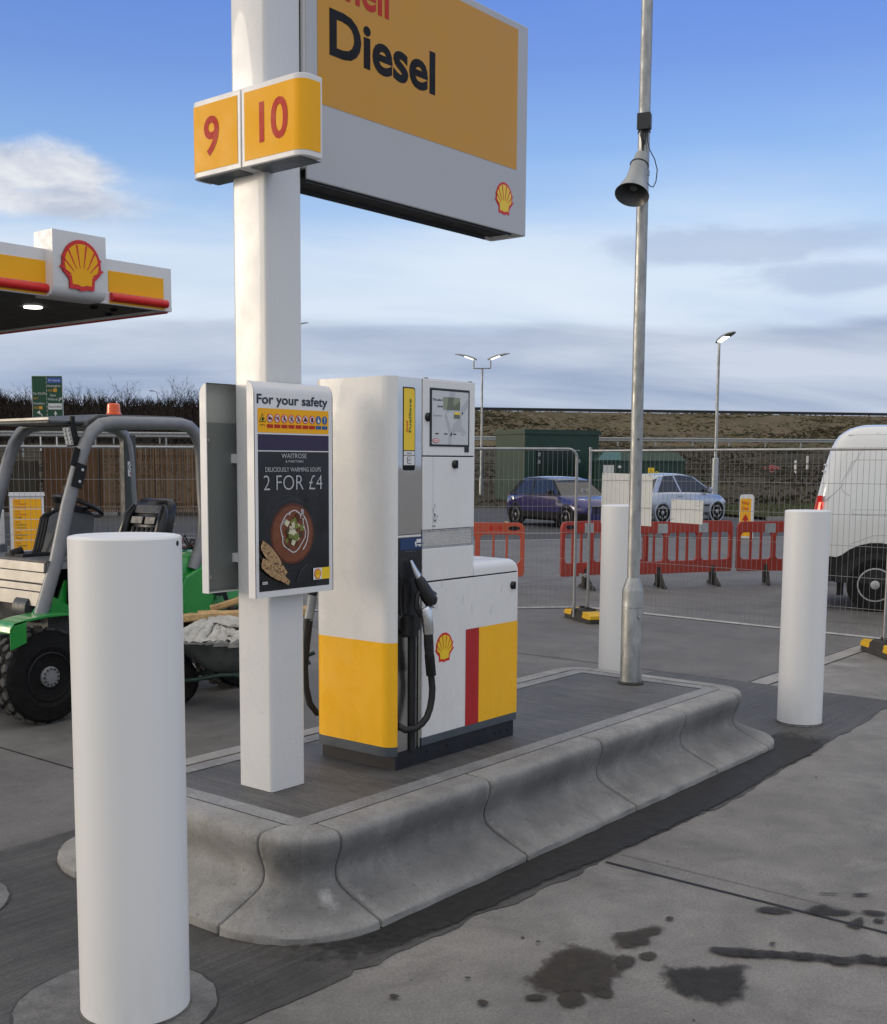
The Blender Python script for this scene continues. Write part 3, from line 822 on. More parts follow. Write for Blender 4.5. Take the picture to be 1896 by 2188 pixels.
# collars of concrete set round the bollards
def collar(cx, cy, r, name='concrete_collar'):
    m = MB()
    rnd = random.Random(int(cx * 100))
    pts = [(cx + (r + rnd.uniform(-0.006, 0.006)) * math.cos(2 * math.pi * i / 48), cy + (r + rnd.uniform(-0.006, 0.006)) * math.sin(2 * math.pi * i / 48)) for i in range(48)]
    m.add([(x, y, 0.0080) for x, y in pts], [tuple(range(48))], 'collar')
    out = [(cx + (r + 0.008) * math.cos(2 * math.pi * i / 48), cy + (r + 0.008) * math.sin(2 * math.pi * i / 48)) for i in range(48)]
    m.add([(x, y, 0.0072) for x, y in out], [tuple(range(48))], 'apron_damp')
    structure(m.build(name, origin=(cx, cy, 0.008), smooth=0))
collar(2.23, 3.12, 0.33)
collar(2.25, 4.46, 0.34)

# ================================================================ fuelling island with its kerb stones
T = 0.354
isl = thing('pump_island', 'raised grey concrete pump island edged with high curved kerb stones', 'traffic island', (5.13, 3.775, 0.0))
PROF = [(0.0, 0.004), (0.0, 0.030), (0.004, 0.038), (0.014, 0.044), (0.06, 0.060), (0.12, 0.083), (0.18, 0.108), (0.215, 0.126), (0.236, 0.146), (0.245, 0.172), (0.243, 0.200),
        (0.233, 0.232), (0.220, 0.262), (0.212, 0.290), (0.211, 0.318), (0.217, 0.336), (0.230, 0.347), (0.252, 0.352), (0.30, 0.352), (0.350, 0.354), (0.350, 0.05)]
XL, XR, YB, YT, CR = 2.835, 7.425, 2.865, 4.685, 0.445
def ipath(side, t):
    """point on the outer lip and the inward direction. side 0 front, 1 right end, 2 back, 3 left end; t: metres from the corner arc"""
    if side == 0: return Vector((XL + CR + t, YB, 0)), Y
    if side == 1: return Vector((XR, YB + CR + t, 0)), -X
    if side == 2: return Vector((XR - CR - t, YT, 0)), -Y
    return Vector((XL, YT - CR - t, 0)), X
def cpath(c, a):
    """corner c (0 near-left, 1 right, 2 far right, 3 far left); a 0..1"""
    ctr = [Vector((XL + CR, YB + CR, 0)), Vector((XR - CR, YB + CR, 0)), Vector((XR - CR, YT - CR, 0)), Vector((XL + CR, YT - CR, 0))][c]
    ang = R([180, 270, 0, 90][c] + 90 * a)
    d = Vector((math.cos(ang), math.sin(ang), 0))
    return ctr + d * CR, -d
def kerb_piece(name, stations, seed):
    m = MB()
    rnd = random.Random(seed)
    rings = []
    n = len(stations)
    for i, (p, d) in enumerate(stations):
        edge = 0.004 if i in (0, n - 1) else 0.0
        ring = []
        for j, (o_, z_) in enumerate(PROF):
            oo = o_ + (edge if j < 19 else 0) + (rnd.uniform(-0.0012, 0.0012) if 1 < j < 18 else 0)
            if j <= 2:
                oo += rnd.uniform(-0.004, 0.004)
            zz = z_ - (edge * 0.6 if 2 < j < 20 else 0)
            ring.append(p + d * oo + Z * zz)
        rings.append(ring)
    m.loft(rings, 'kerb')
    return m.build(name, isl, smooth=55)
def straight(side, t0, t1, seed):
    L = t1 - t0
    ts = [t0 + 0.007, t0 + 0.011] + [t0 + L * i / 12 for i in range(1, 12)] + [t1 - 0.011, t1 - 0.007]
    kerb_piece('kerb_stone', [ipath(side, t) for t in ts], seed)
LF, LE = XR - XL - 2 * CR, YT - YB - 2 * CR
cuts = [0.0, 1.006, 2.015, 2.976, LF]
for i in range(4):
    straight(0, cuts[i], cuts[i + 1], 10 + i)
    straight(2, cuts[i], cuts[i + 1], 20 + i)
straight(1, 0, LE, 30)
straight(3, 0, LE, 31)
for c in range(4):
    kerb_piece('corner_stone', [cpath(c, 0.007), cpath(c, 0.02)] + [cpath(c, i / 14) for i in range(1, 14)] + [cpath(c, 0.98), cpath(c, 0.993)], 40 + c)
# pale bloom beside the joints and a splash of it on the near corner stone
def patch(sts, d0, d1, shape):
    pm = MB()
    js = [j for j in range(3, 20) if d0 <= j <= d1]
    for i, (p, d) in enumerate(sts):
        for j in js:
            o_, z_ = PROF[j]
            nrm = Vector((PROF[min(j + 1, 19)][0] - PROF[j - 1][0], PROF[min(j + 1, 19)][1] - PROF[j - 1][1]))
            nv = Vector((-nrm.y, nrm.x)).normalized() * 0.0035
            pm.v.append(p + d * (o_ + nv.x) + Z * (z_ + nv.y))
            pm.attr.append(shape(i / (len(sts) - 1), (j - js[0]) / max(1, len(js) - 1)))
    k_ = len(js)
    for i in range(len(sts) - 1):
        for j in range(k_ - 1):
            q_ = i * k_ + j
            pm.f.append([q_, q_ + k_, q_ + k_ + 1, q_ + 1]); pm.m.append('efflorescence')
    o = pm.build('pale_bloom', isl, smooth=60, fixn=False)
    at = o.data.attributes.new('edge', 'FLOAT', 'POINT')
    at.data.foreach_set('value', pm.attr)
for i_, t_ in enumerate((0.0, 1.006, 2.015, 2.976)):
    wd_ = (0.10, 0.07, 0.16, 0.06)[i_]
    patch([ipath(0, t_ + 0.014 + wd_ * k_ / 8) for k_ in range(9)], 4, 18, lambda a, b: 0.62 * (1 - a) ** 1.2 * (0.35 + 0.65 * abs(2 * b - 1)))
    if i_:
        patch([ipath(0, t_ - 0.014 - 0.05 * k_ / 6) for k_ in range(7)], 8, 18, lambda a, b: 0.5 * (1 - a))
patch([cpath(0, 0.50 + 0.46 * k_ / 14) for k_ in range(15)], 3, 10, lambda a, b: max(-0.4, 1.15 - 3.4 * math.hypot(a - 0.55, (b - 0.42) * 1.1)))
ix0, ix1, iy0, iy1 = XL + 0.352, XR - 0.352, YB + 0.352, YT - 0.352
m = MB()
m.b2((ix0, iy0, 0.05), (ix1, iy1, T - 0.006), 'infill')
m.build('infill_slab', isl, smooth=0)
m = MB()
def ring_strip(mb, x0, y0, x1, y1, wd, z, mat, gap=0.0):
    for (a, b, c, d) in ((x0, y0, x1, y0 + wd), (x0, y1 - wd, x1, y1), (x0, y0 + wd, x0 + wd, y1 - wd), (x1 - wd, y0 + wd, x1, y1 - wd)):
        mb.add([(a, b, z), (c, b, z), (c, d, z), (a, d, z)], [(0, 1, 2, 3)], mat)
ring_strip(m, ix0 + 0.012, iy0 + 0.012, ix1 - 0.012, iy1 - 0.012, 0.095, T - 0.003, 'mortar_strip')
m.build('edging_strip', isl, smooth=0)

# ================================================================ bollards
def bollard(cx, cy, r, h, label):
    b = thing('bollard', label, 'bollard', (cx, cy, 0.004), 'white steel bollards guarding the pump island')
    m = MB()
    m.lathe([(r, 0.004), (r, h - 0.006), (r - 0.003, h - 0.001), (r - 0.008, h)], (cx, cy, 0), Z, 'white_paint', 64)
    m.build('post', b, smooth=30)
    m = MB()
    m.lathe([(r - 0.012, h - 0.004), (r - 0.013, h + 0.0015), (0.0, h + 0.003)], (cx, cy, 0), Z, 'white_paint', 48)
    m.build('top_cap', b, smooth=30)
    rnd = random.Random(int(cx * 10))
    m = MB()      # ragged foot of paint and filler
    pts = []
    for i in range(72):
        a = 2 * math.pi * i / 72
        pts.append((cx + (r + 0.002 + rnd.uniform(0, 0.006)) * math.cos(a), cy + (r + 0.002 + rnd.uniform(0, 0.006)) * math.sin(a)))
    m.prism(pts, (0, 0, 0.0085), X, Y, Z * 0.006, 'collar')
    m.build('base_ring', b, smooth=0)
    return b
bb = bollard(2.27, 3.07, 0.178, 1.57, 'large white bollard nearest the camera in front of the loader')
m = MB()
for a_, z_ in ((R(-62), 1.548),):
    p = Vector((2.27 + 0.178 * math.cos(a_), 3.07 + 0.178 * math.sin(a_), z_))
    m.lathe([(0.0085, -0.004), (0.0085, 0.0012), (0.0, 0.0012)], p, Vector((math.cos(a_), math.sin(a_), 0)), 'seam', 14)
m.build('bolt_hole', bb)
bollard(7.95, 3.05, 0.150, 1.487, 'white bollard on dark concrete at the right end of the island')
bollard(7.95, 4.50, 0.150, 1.487, 'white bollard partly hidden behind the galvanised lamp post')

# ================================================================ sign post with pump numbers and overhead sign
CX0, CX1, CY0, CY1 = 3.480, 3.692, 3.685, 3.899
sg = thing('forecourt_sign', 'tall white post with yellow pump number panels and overhead diesel sign', 'sign', ((CX0 + CX1) / 2, (CY0 + CY1) / 2, T))
m = MB()
m.prism(rrect(CX0, CY0, CX1, CY1, 0.018, 5), (0, 0, T - 0.004), X, Y, Z * 4.75, 'white_gloss')
m.build('column', sg, smooth=30)
# overhead sign: a hollow lower edge, framed face
SX0, SX1, SY0, SY1, SZ0, SZ1 = 3.705, 5.375, 3.665, 3.895, 3.020, 4.095
m = MB()
m.b2((SX0, SY0 + 0.004, SZ0 + 0.05), (SX1, SY1 - 0.004, SZ1), 'sign_white')
fr = 0.045
m.b2((SX0, SY0, SZ0), (SX1 - 0.002, SY0 + 0.012, SZ1 + 0.002), 'face_white_dimmed')
m.b2((SX0, SY1 - 0.012, SZ0), (SX1 - 0.002, SY1, SZ1 + 0.002), 'sign_white')
m.b2((SX1 - 0.014, SY0 + 0.012, SZ0), (SX1 + 0.001, SY1 - 0.012, SZ1 + 0.002), 'sign_white')
sp = m.build('sign_panel', sg, smooth=0, bevel=0.004)
m = MB()
m.b2((SX0 + 0.02, SY0 + 0.030, SZ0 + 0.012), (SX1 - 0.06, SY1 - 0.030, SZ0 + 0.049), 'seam')
m.b2((SX0 + 0.02, SY0 + 0.026, SZ0 - 0.006), (SX1 - 0.10, SY0 + 0.030, SZ0 + 0.012), 'pump_grey')
m.b2((SX0 + 0.02, SY1 - 0.030, SZ0 - 0.006), (SX1 - 0.10, SY1 - 0.026, SZ0 + 0.012), 'pump_grey')
m.build('bottom_channel', sp, smooth=0)
m = MB()
F = Face2(m, (0, SY0, 0), X, Z, 0.0012)
F.rect(3.770, 3.350, 5.278, 4.062, 'face_yellow_dimmed', 1)
m.build('yellow_field', sp, smooth=0)
m = MB()
F = Face2(m, (0, SY0, 0), X, Z, 0.0012)
F.text('Diesel', 3.845, 3.568, 0.196, 'ink_black', 2, width=0.737, bold=0.028)
F.text('Shell', 3.845, 3.822, 0.160, 'sign_red', 2, width=0.395, bold=0.022)
m.build('lettering', sp, smooth=0)
m = MB()
F = Face2(m, (0, SY0, 0), X, Z, 0.0012)
F.emblem(5.168, 3.184, 0.152, 1)
m.build('emblem', sp, smooth=0)
m = MB()
m.b2((CX1 - 0.01, 3.715, 3.15), (SX0 + 0.01, 3.85, 4.05), 'sign_white')
m.b2((CX1 + 0.002, 3.70, 3.10), (CX1 + 0.010, 3.862, 4.10), 'seam')
m.build('sign_bracket', sg, smooth=0)
# the two pump number panels on the left face
def number_panel(y0, y1, curved_low, txt, tw):
    xf, z0, z1, dep = 3.385, 3.015, 3.330, 0.115
    m = MB()
    r = 0.05
    if curved_low:      # end towards -Y is rounded back
        poly = [(dep, y1), (0, y1)] + [(r - r * math.cos(R(a)), y0 + r - r * math.sin(R(a))) for a in range(0, 91, 10)] + [(dep, y0)]
    else:
        poly = [(dep, y0), (0, y0)] + [(r - r * math.cos(R(a)), y1 - r + r * math.sin(R(a))) for a in range(0, 91, 10)] + [(dep, y1)]
    m.prism(poly, (xf, 0, z0), X, Y, Z * (z1 - z0), 'sign_white')
    ob = m.build('number_panel', sg, smooth=25, bevel=0.003)
    m = MB()
    # yellow film follows the curved end
    lo, hi = z0 + 0.022, z1 - 0.022
    path = []
    if curved_low:
        path = [(0, y1 - 0.018), (0, y0 + r)] + [(r - r * math.cos(R(a)), y0 + r - r * math.sin(R(a))) for a in range(10, 91, 10)] + [(dep - 0.012, y0)]
    else:
        path = [(0, y0 + 0.018), (0, y1 - r)] + [(r - r * math.cos(R(a)), y1 - r + r * math.sin(R(a))) for a in range(10, 91, 10)] + [(dep - 0.012, y1)]
    pts = []
    for i, (a, b) in enumerate(path):
        nx, ny = (-1, 0) if i < 2 else (-math.cos(R(min(90, (i - 1) * 10))), (-1 if curved_low else 1) * math.sin(R(min(90, (i - 1) * 10))))
        pts.append((xf + a + nx * 0.0015, b + ny * 0.0015))
    vs = [(a, b, lo) for a, b in pts] + [(a, b, hi) for a, b in pts]
    n = len(pts)
    m.add(vs, [(i, i + 1, n + i + 1, n + i) for i in range(n - 1)], 'sign_yellow')
    m.build('yellow_field', ob, smooth=60)
    m = MB()
    F = Face2(m, (xf - 0.0015, 0, 0), -Y, Z, 0.0015)
    cyy = {'9': 3.912, '10': 3.535}[txt]
    F.text(txt, -cyy, 3.096, 0.158, 'sign_red', 1, width=tw, align='C', bold=0.018)
    m.build('number', ob, smooth=0)
    m = MB()
    m.b2((xf + 0.02, y0 + 0.03, z0 - 0.004), (xf + dep + 0.02, y1 - 0.03, z0 - 0.001), 'pump_grey')
    m.build('underside', ob, smooth=0)
number_panel(3.732, 4.058, False, '9', 0.095)
number_panel(3.375, 3.726, True, '10', 0.165)

# ================================================================ poster boards clamped to the post
def board(yf, out, label):
    """a shallow tray, printed side at y = yf facing out (-1 towards the camera side, +1 away)"""
    x0, x1, z0, z1 = 3.336, 3.810, 1.231, 2.143
    b = thing('poster_board', label, 'poster board', (3.572, yf, z0), 'poster boards clamped to the white post')
    d = -out * 0.042
    m = MB()
    prof = [(0, z0), (0, z1 - 0.05)] + [(0.05 - 0.05 * math.cos(R(a)), z1 - 0.05 + 0.05 * math.sin(R(a))) for a in range(15, 91, 15)]
    inner = [(p[0] + 0.004, min(p[1], z1 - 0.004)) for p in prof]
    th = 0.004
    # printed face sheet with the rounded top
    vs, fs = [], []
    for (o_, z_) in prof:
        vs += [(x0, yf - out * o_, z_), (x1, yf - out * o_, z_)]
    n = len(prof)
    m.add(vs, [(2 * i, 2 * i + 1, 2 * i + 3, 2 * i + 2) for i in range(n - 1)], 'sign_white')
    vs = []
    for (o_, z_) in prof:
        o2, z2 = max(o_, 0) + th, min(z_, z1 - th)
        vs += [(x0 + th, yf - out * o2, z2), (x1 - th, yf - out * o2, z2)]
    m.add(vs, [(2 * i, 2 * i + 1, 2 * i + 3, 2 * i + 2) for i in range(n - 1)], 'tray_pale')
    # returns left, right, bottom, top
    for (a, c) in ((x0, x0 + th), (x1 - th, x1)):
        cor = [(0.0, z0), (0.0, z1 - 0.05)] + [(0.05 - 0.05 * math.cos(R(q)), z1 - 0.05 + 0.05 * math.sin(R(q))) for q in range(15, 76, 15)] + [(0.042, z1 - 0.001), (0.042, z0)]
        m.prism([(-out * o_, z_) for o_, z_ in cor], (a, yf, 0), Y, Z, X * (c - a), 'sign_white')
    m.b2((x0 + th, min(yf - out * 0.0405, yf - out * 0.001), z0 + 0.0005), (x1 - th, max(yf - out * 0.0405, yf - out * 0.001), z0 + 0.005), 'sign_white')
    m.build('tray', b, smooth=30)
    m = MB()
    m.b2((x0 + 0.012, min(yf - out * 0.008, yf - out * 0.014), z0 + 0.012), (x1 - 0.012, max(yf - out * 0.008, yf - out * 0.014), 1.975), 'tray_grey')
    m.build('back_plate', b, smooth=0)
    for zz in (1.30, 1.90):
        m = MB()
        yy = yf - out * 0.016
        m.lathe([(0.008, 0.0), (0.008, 0.004), (0.0, 0.006)], (x0 + 0.03, yy, zz), Y * -out, 'steel', 10)
        m.build('bolt', b)
    ye = CY0 if out < 0 else CY1
    for zz in (1.36, 1.80):
        m = MB()
        m.b2((3.50, min(yf - out * 0.0145, ye), zz), (3.64, max(yf - out * 0.0145, ye), zz + 0.04), 'sign_white')
        m.build('clamp', b, smooth=0)
    return b
bf = board(3.620, -1, 'white board with safety pictograms above a dark soup poster')
board(3.962, 1, 'board behind the post, seen from its grey open back')
# artwork of the front board
m = MB()
F = Face2(m, (0, 3.620, 0), X, Z, 0.0009)
F.text('For your safety', 3.353, 2.047, 0.040, 'ink_navy', 2, width=0.424, bold=0.022)
m.build('heading', bf, smooth=0)
m = MB()
F = Face2(m, (0, 3.620, 0), X, Z, 0.0009)
F.rect(3.357, 1.928, 3.783, 2.029, 'sign_yellow', 1, r=0.006)
xs = [3.384, 3.427, 3.469, 3.511, 3.553, 3.595, 3.637, 3.678, 3.718, 3.757]
F.poly([(3.365, 1.972), (3.403, 1.972), (3.384, 2.008)], 'ink_black', 2)
F.poly([(3.3695, 1.9745), (3.3985, 1.9745), (3.384, 2.002)], 'label_yellow', 3)
F.poly([(3.379, 1.977), (3.389, 1.977), (3.391, 1.984), (3.3845, 1.994), (3.378, 1.984)], 'ink_black', 4)
F.text('DIESEL', 3.384, 1.957, 0.005, 'ink_black', 2, width=0.032, align='C')
for i, xx in enumerate(xs[1:8]):
    F.disc(xx, 1.988, 0.0185, 'bright_red', 2)
    F.disc(xx, 1.988, 0.0150, 'sign_white', 3)
    if i == 1:
        F.text('15', xx, 1.981, 0.015, 'ink_black', 4, width=0.022, align='C', bold=0.02)
    elif i == 0:
        F.rect(xx - 0.011, 1.982, xx + 0.004, 1.994, 'ink_black', 4, r=0.003); F.rect(xx + 0.004, 1.984, xx + 0.011, 1.990, 'ink_black', 4)
    elif i == 5:
        F.rect(xx - 0.011, 1.980, xx + 0.011, 1.989, 'ink_black', 4, r=0.003); F.disc(xx, 1.992, 0.006, 'ink_black', 4)
    elif i == 6:
        F.rect(xx - 0.007, 1.978, xx + 0.007, 1.998, 'ink_black', 4, r=0.004)
    else:
        F.disc(xx + (0.002 if i == 3 else -0.002), 1.997, 0.0035, 'ink_black', 4)
        F.line([(xx, 1.993), (xx - 0.002, 1.985)], 0.006, 'ink_black', 4)
        F.line([(xx - 0.009, 1.990), (xx + 0.009, 1.987 + 0.003 * (i % 2))], 0.003, 'ink_black', 4)
        F.line([(xx - 0.002, 1.986), (xx - 0.007, 1.977)], 0.003, 'ink_black', 4)
        F.line([(xx - 0.002, 1.986), (xx + 0.006, 1.977)], 0.003, 'ink_black', 4)
    F.line([(xx - 0.011, 1.999), (xx + 0.011, 1.977)], 0.003, 'bright_red', 5)
    F.rect(xx - 0.018, 1.948, xx + 0.018, 1.963, 'sign_red', 2)
for i, xx in enumerate(xs[8:]):
    F.disc(xx, 1.988, 0.0165, 'sign_blue', 2, ry=0.0185)
    if i == 0:
        F.rect(xx - 0.006, 1.976, xx + 0.007, 1.990, 'sign_white', 3, r=0.002); F.rect(xx - 0.003, 1.990, xx + 0.001, 2.000, 'sign_white', 3)
    else:
        F.rect(xx - 0.002, 1.985, xx + 0.002, 2.001, 'sign_white', 3); F.disc(xx, 1.979, 0.0025, 'sign_white', 3)
    F.rect(xx - 0.017, 1.948, xx + 0.017, 1.963, 'sign_blue', 2)
m.build('pictogram_strip', bf, smooth=0)
m = MB()
F = Face2(m, (0, 3.620, 0), X, Z, 0.0009)
F.rect(3.357, 1.854, 3.783, 1.921, 'purple', 1)
m.build('purple_band', bf, smooth=0)
m = MB()
F = Face2(m, (0, 3.620, 0), X, Z, 0.0009)
F.rect(3.357, 1.258, 3.783, 1.849, 'poster_black', 1)
TX, CXp = F.text, 3.566
TX('WAITROSE', CXp, 1.822, 0.019, 'poster_text', 4, width=0.150, align='C')
TX('& PARTNERS', CXp + 0.002, 1.803, 0.010, 'poster_text', 4, width=0.108, align='C')
TX('DELICIOUSLY WARMING SOUPS', CXp - 0.003, 1.764, 0.0185, 'poster_text', 4, width=0.334, align='C')
TX('2 FOR \u00a34', CXp - 0.004, 1.687, 0.061, 'poster_text', 4, width=0.354, align='C', bold=-0.012)
bx, bz = 3.548, 1.502
F.disc(bx - 0.03, bz + 0.002, 0.160, 'poster_grey', 2, 40, ry=0.160)
F.disc(bx - 0.03, bz + 0.002, 0.157, 'poster_black', 3, 40, ry=0.157)
F.disc(bx, bz, 0.146, 'poster_grey', 4, 40, ry=0.147)
F.disc(bx + 0.002, bz - 0.001, 0.143, 'poster_black', 5, 40, ry=0.144)
F.disc(bx + 0.003, bz - 0.004, 0.132, 'soup_rim', 6, 40, ry=0.132)
F.disc(bx + 0.003, bz - 0.005, 0.122, 'soup', 7, 40, ry=0.121)
rp = random.Random(21)
pts = [(bx + 0.005 + 0.072 * math.cos(R(a)) * (1 + 0.07 * math.sin(a)), bz + 0.006 + 0.088 * math.sin(R(a)) * (1 + 0.05 * math.cos(a * 1.7))) for a in range(60, 410, 14)]
F.line(pts, 0.0045, 'cream', 8)
pts = [(bx + 0.005 + 0.092 * math.cos(R(a)), bz + 0.000 + 0.100 * math.sin(R(a))) for a in range(-50, 60, 12)]
F.line(pts, 0.005, 'cream', 8)
F.line([(bx + 0.05, bz + 0.06), (bx + 0.058, bz + 0.10), (bx + 0.066, bz + 0.095), (bx + 0.066, bz + 0.07)], 0.005, 'cream', 8)
for i in range(60):
    a, rr = rp.uniform(0, 6.28), abs(rp.gauss(0, 0.5))
    rr = min(rr, 1.0) * 0.066
    px, pz = bx + 0.005 + rr * math.cos(a), bz + 0.002 + rr * 1.15 * math.sin(a)
    s_ = rp.uniform(0.008, 0.019)
    q = rp.uniform(0, 1.5)
    F.poly([(px + s_ * math.cos(q + k_ * 1.57 + rp.uniform(-.25, .25)), pz + s_ * math.sin(q + k_ * 1.57)) for k_ in range(4)],
           rp.choice(['tofu', 'tofu', 'herb', 'herb', 'herb_dark', 'herb_dark', 'soup_rim']), 9 + i * 0.05)
for i in range(22):
    a = rp.uniform(0, 6.28)
    px, pz = bx + 0.005 + 0.070 * math.cos(a) + rp.gauss(0, 0.004), bz + 0.004 + 0.084 * math.sin(a) + rp.gauss(0, 0.004)
    s_ = rp.uniform(0.002, 0.005)
    F.poly([(px + s_ * math.cos(q_), pz + s_ * math.sin(q_)) for q_ in (0.3, 1.9, 3.3, 5.0)], 'cream', 13)
def loaf(x0, z0, x1, z1, w_, lay):
    d = Vector((x1 - x0, z1 - z0)); L = d.length; d /= L; q = Vector((-d.y, d.x))
    up_, dn = [], []
    for i in range(13):
        t_ = i / 12
        ww = w_ * (0.55 + 0.45 * math.sin(math.pi * min(1, t_ * 1.2 + 0.05))) * (1 if t_ < 0.9 else 0.75) * rp.uniform(0.93, 1.07)
        c_ = Vector((x0, z0)) + d * L * t_
        up_.append((max(3.3575, c_.x + q.x * ww), c_.y + q.y * ww)); dn.append((max(3.3575, c_.x - q.x * ww), c_.y - q.y * ww))
    F.poly(up_ + dn[::-1], 'bread', lay)
    for i in range(40):
        t_, o_ = rp.uniform(0.02, 0.95), rp.uniform(-0.8, 0.8)
        c_ = Vector((x0, z0)) + d * L * t_ + q * w_ * o_ * 0.85
        s_ = rp.uniform(0.002, 0.006)
        if c_.x > 3.366:
            F.poly([(c_.x + s_ * math.cos(k_ * 1.3), c_.y + s_ * 0.7 * math.sin(k_ * 1.3)) for k_ in range(5)], 'bread_dark', lay + 0.5)
loaf(3.360, 1.465, 3.505, 1.325, 0.026, 14)
loaf(3.357, 1.388, 3.520, 1.285, 0.026, 16)
F.line([(3.575, 1.290), (3.600, 1.335), (3.640, 1.360)], 0.006, 'poster_grey', 5)
F.rect(3.677, 1.287, 3.731, 1.339, 'sign_white', 6)
F.rect(3.731, 1.287, 3.783, 1.339, 'label_yellow', 6)
F.emblem(3.704, 1.312, 0.042, 7)
F.rect(3.361, 1.290, 3.391, 1.301, 'cream', 18)
F.text('MADE WITH CARE', 3.363, 1.293, 0.005, 'ink_black', 19, width=0.026)
m.build('soup_poster', bf, smooth=0)

# ================================================================ fuel pump
PX0, PX1, PY0, PY1 = 4.07, 5.108, 3.50, 4.00
pump = thing('fuel_pump', 'white and yellow fuel pump with black nozzle on the concrete island', 'fuel pump', (4.59, 3.75, T))
m = MB()
m.b2((4.118, 3.512, T - 0.008), (5.095, 3.99, 0.432), 'plinth')
for bx_ in (4.36, 4.52, 4.93, 4.98, 5.04):
    m.lathe([(0.006, 0), (0.006, 0.004), (0, 0.005)], (bx_, 3.512, 0.40 - 0.012 * (bx_ > 4.9)), -Y, 'seam', 8)
m.build('plinth', pump, smooth=20)
# rounded end cabinet, three bands of colour
plan = [(4.120, PY0)] + [(4.07 + 0.052 - 0.052 * math.sin(R(a)), PY0 + 0.062 - 0.062 * math.cos(R(a))) for a in range(6, 91, 12)]
plan = plan[:1] + plan[1:] + [(4.07, 3.9)] + [(4.07 + 0.052 - 0.052 * math.cos(R(a)), PY1 - 0.062 + 0.062 * math.sin(R(a))) for a in range(0, 91, 12)] + [(4.120, PY1)]
m = MB()
m.prism(plan, (0, 0, 0.421), X, Y, Z * 0.046, 'pump_grey')
m.prism(plan, (0, 0, 0.467), X, Y, Z * 0.498, 'pump_yellow')
m.prism(plan, (0, 0, 0.965), X, Y, Z * 1.234, 'pump_white')
m.build('end_cabinet', pump, smooth=30)
# front pillar strip: polished upper, nozzle bay below
m = MB()
m.b2((4.1215, PY0 + 0.004, 1.470), (4.2945, PY1 - 0.004, 2.197), 'mirror_steel')
mir = m.build('mirror_strip', pump, smooth=0)
m = MB()
F = Face2(m, (0, PY0 + 0.004, 0), X, Z, 0.001)
F.rect(4.158, 1.768, 4.246, 2.152, 'ink_black', 1, r=(0.012, 0.012, 0.014, 0.002))
F.rect(4.1625, 1.862, 4.2415, 2.146, 'label_yellow', 2, r=(0.001, 0.001, 0.012, 0.001))
F.rect(4.1625, 1.840, 4.2415, 1.858, 'sign_white', 2)
F.rect(4.1625, 1.793, 4.2415, 1.837, 'sign_white', 2)
F.text('Diesel', 4.202, 1.845, 0.008, 'ink_black', 3, width=0.032, align='C')
F.rect(4.188, 1.799, 4.216, 1.832, 'ink_navy', 3, r=0.005)
F.rect(4.1905, 1.8015, 4.2135, 1.8295, 'sign_white', 4, r=0.004)
F.text('B7', 4.202, 1.811, 0.010, 'ink_black', 5, width=0.014, align='C')
F.text('Shell', 4.192, 1.945, 0.0125, 'bright_red', 3, width=0.052, rot=90, bold=0.02)
F.text('FuelSave', 4.216, 1.944, 0.0175, 'ink_green', 3, width=0.155, rot=90, bold=0.025)
m.build('fuel_label', mir, smooth=0)
m = MB()
m.b2((4.1215, PY0 + 0.03, 0.432), (4.2945, PY1 - 0.03, 1.466), 'steel')
m.b2((4.1225, PY0 + 0.010, 0.435), (4.206, PY0 + 0.032, 1.30), 'steel')
m.b2((4.281, PY0 + 0.006, 0.435), (4.2935, PY0 + 0.032, 1.28), 'steel')
m.b2((4.1225, PY0 + 0.004, 1.457), (4.2935, PY0 + 0.032, 1.4665), 'pump_white')
m.b2((4.262, PY0 + 0.008, 0.435), (4.268, PY0 + 0.0315, 0.985), 'aluminium')
m.build('hose_bay', pump, smooth=0)
m = MB()
m.tube([(4.236, PY0 + 0.012, 0.985), (4.236, PY0 + 0.012, 0.43)], 0.022, 'black_rubber', 12)
m.b2((4.218, PY0 + 0.004, 0.435), (4.2545, PY0 + 0.028, 0.60), 'black_plastic')
m.build('hose_channel', pump)
m = MB()
boot = [(4.1225, 1.457), (4.1225, 1.290), (4.140, 1.262), (4.136, 1.160), (4.146, 1.090), (4.124, 1.080), (4.126, 1.030), (4.158, 1.012), (4.166, 0.984), (4.266, 0.979), (4.270, 1.005), (4.290, 1.012), (4.288, 1.10), (4.270, 1.16), (4.272, 1.266), (4.2935, 1.290), (4.2935, 1.457)]
m.prism(boot, (0, PY0 + 0.030, 0), X, Z, -Y * 0.034, 'black_plastic')
bt = m.build('nozzle_boot', pump, smooth=20, bevel=0.004)
m = MB()
m.b2((4.195, PY0 - 0.0055, 1.270), (4.250, PY0 - 0.003, 1.36), 'seam')
m.b2((4.162, PY0 - 0.0075, 1.388), (4.245, PY0 - 0.0035, 1.392), 'pump_grey')
m.b2((4.150, PY0 - 0.018, 1.10), (4.196, PY0 - 0.002, 1.24), 'black_plastic')
m.b2((4.150, PY0 - 0.030, 1.00), (4.206, PY0 - 0.003, 1.09), 'black_plastic')
m.build('boot_recess', bt, smooth=0, bevel=0.003)
m = MB()
F = Face2(m, (0, PY0 - 0.004, 0), X, Z, 0.0012)
F.rect(4.131, 1.398, 4.288, 1.453, 'label_blue', 1)
F.rect(4.248, 1.428, 4.283, 1.446, 'sign_white', 2)
F.poly([(4.236, 1.418), (4.247, 1.418), (4.247, 1.436), (4.240, 1.436), (4.236, 1.429)], 'sign_white', 2)
F.rect(4.236, 1.416, 4.283, 1.421, 'sign_white', 2)
for wx in (4.243, 4.268, 4.278):
    F.disc(wx, 1.414, 0.0045, 'sign_white', 3, 12)
m.build('lorry_label', bt, smooth=0)
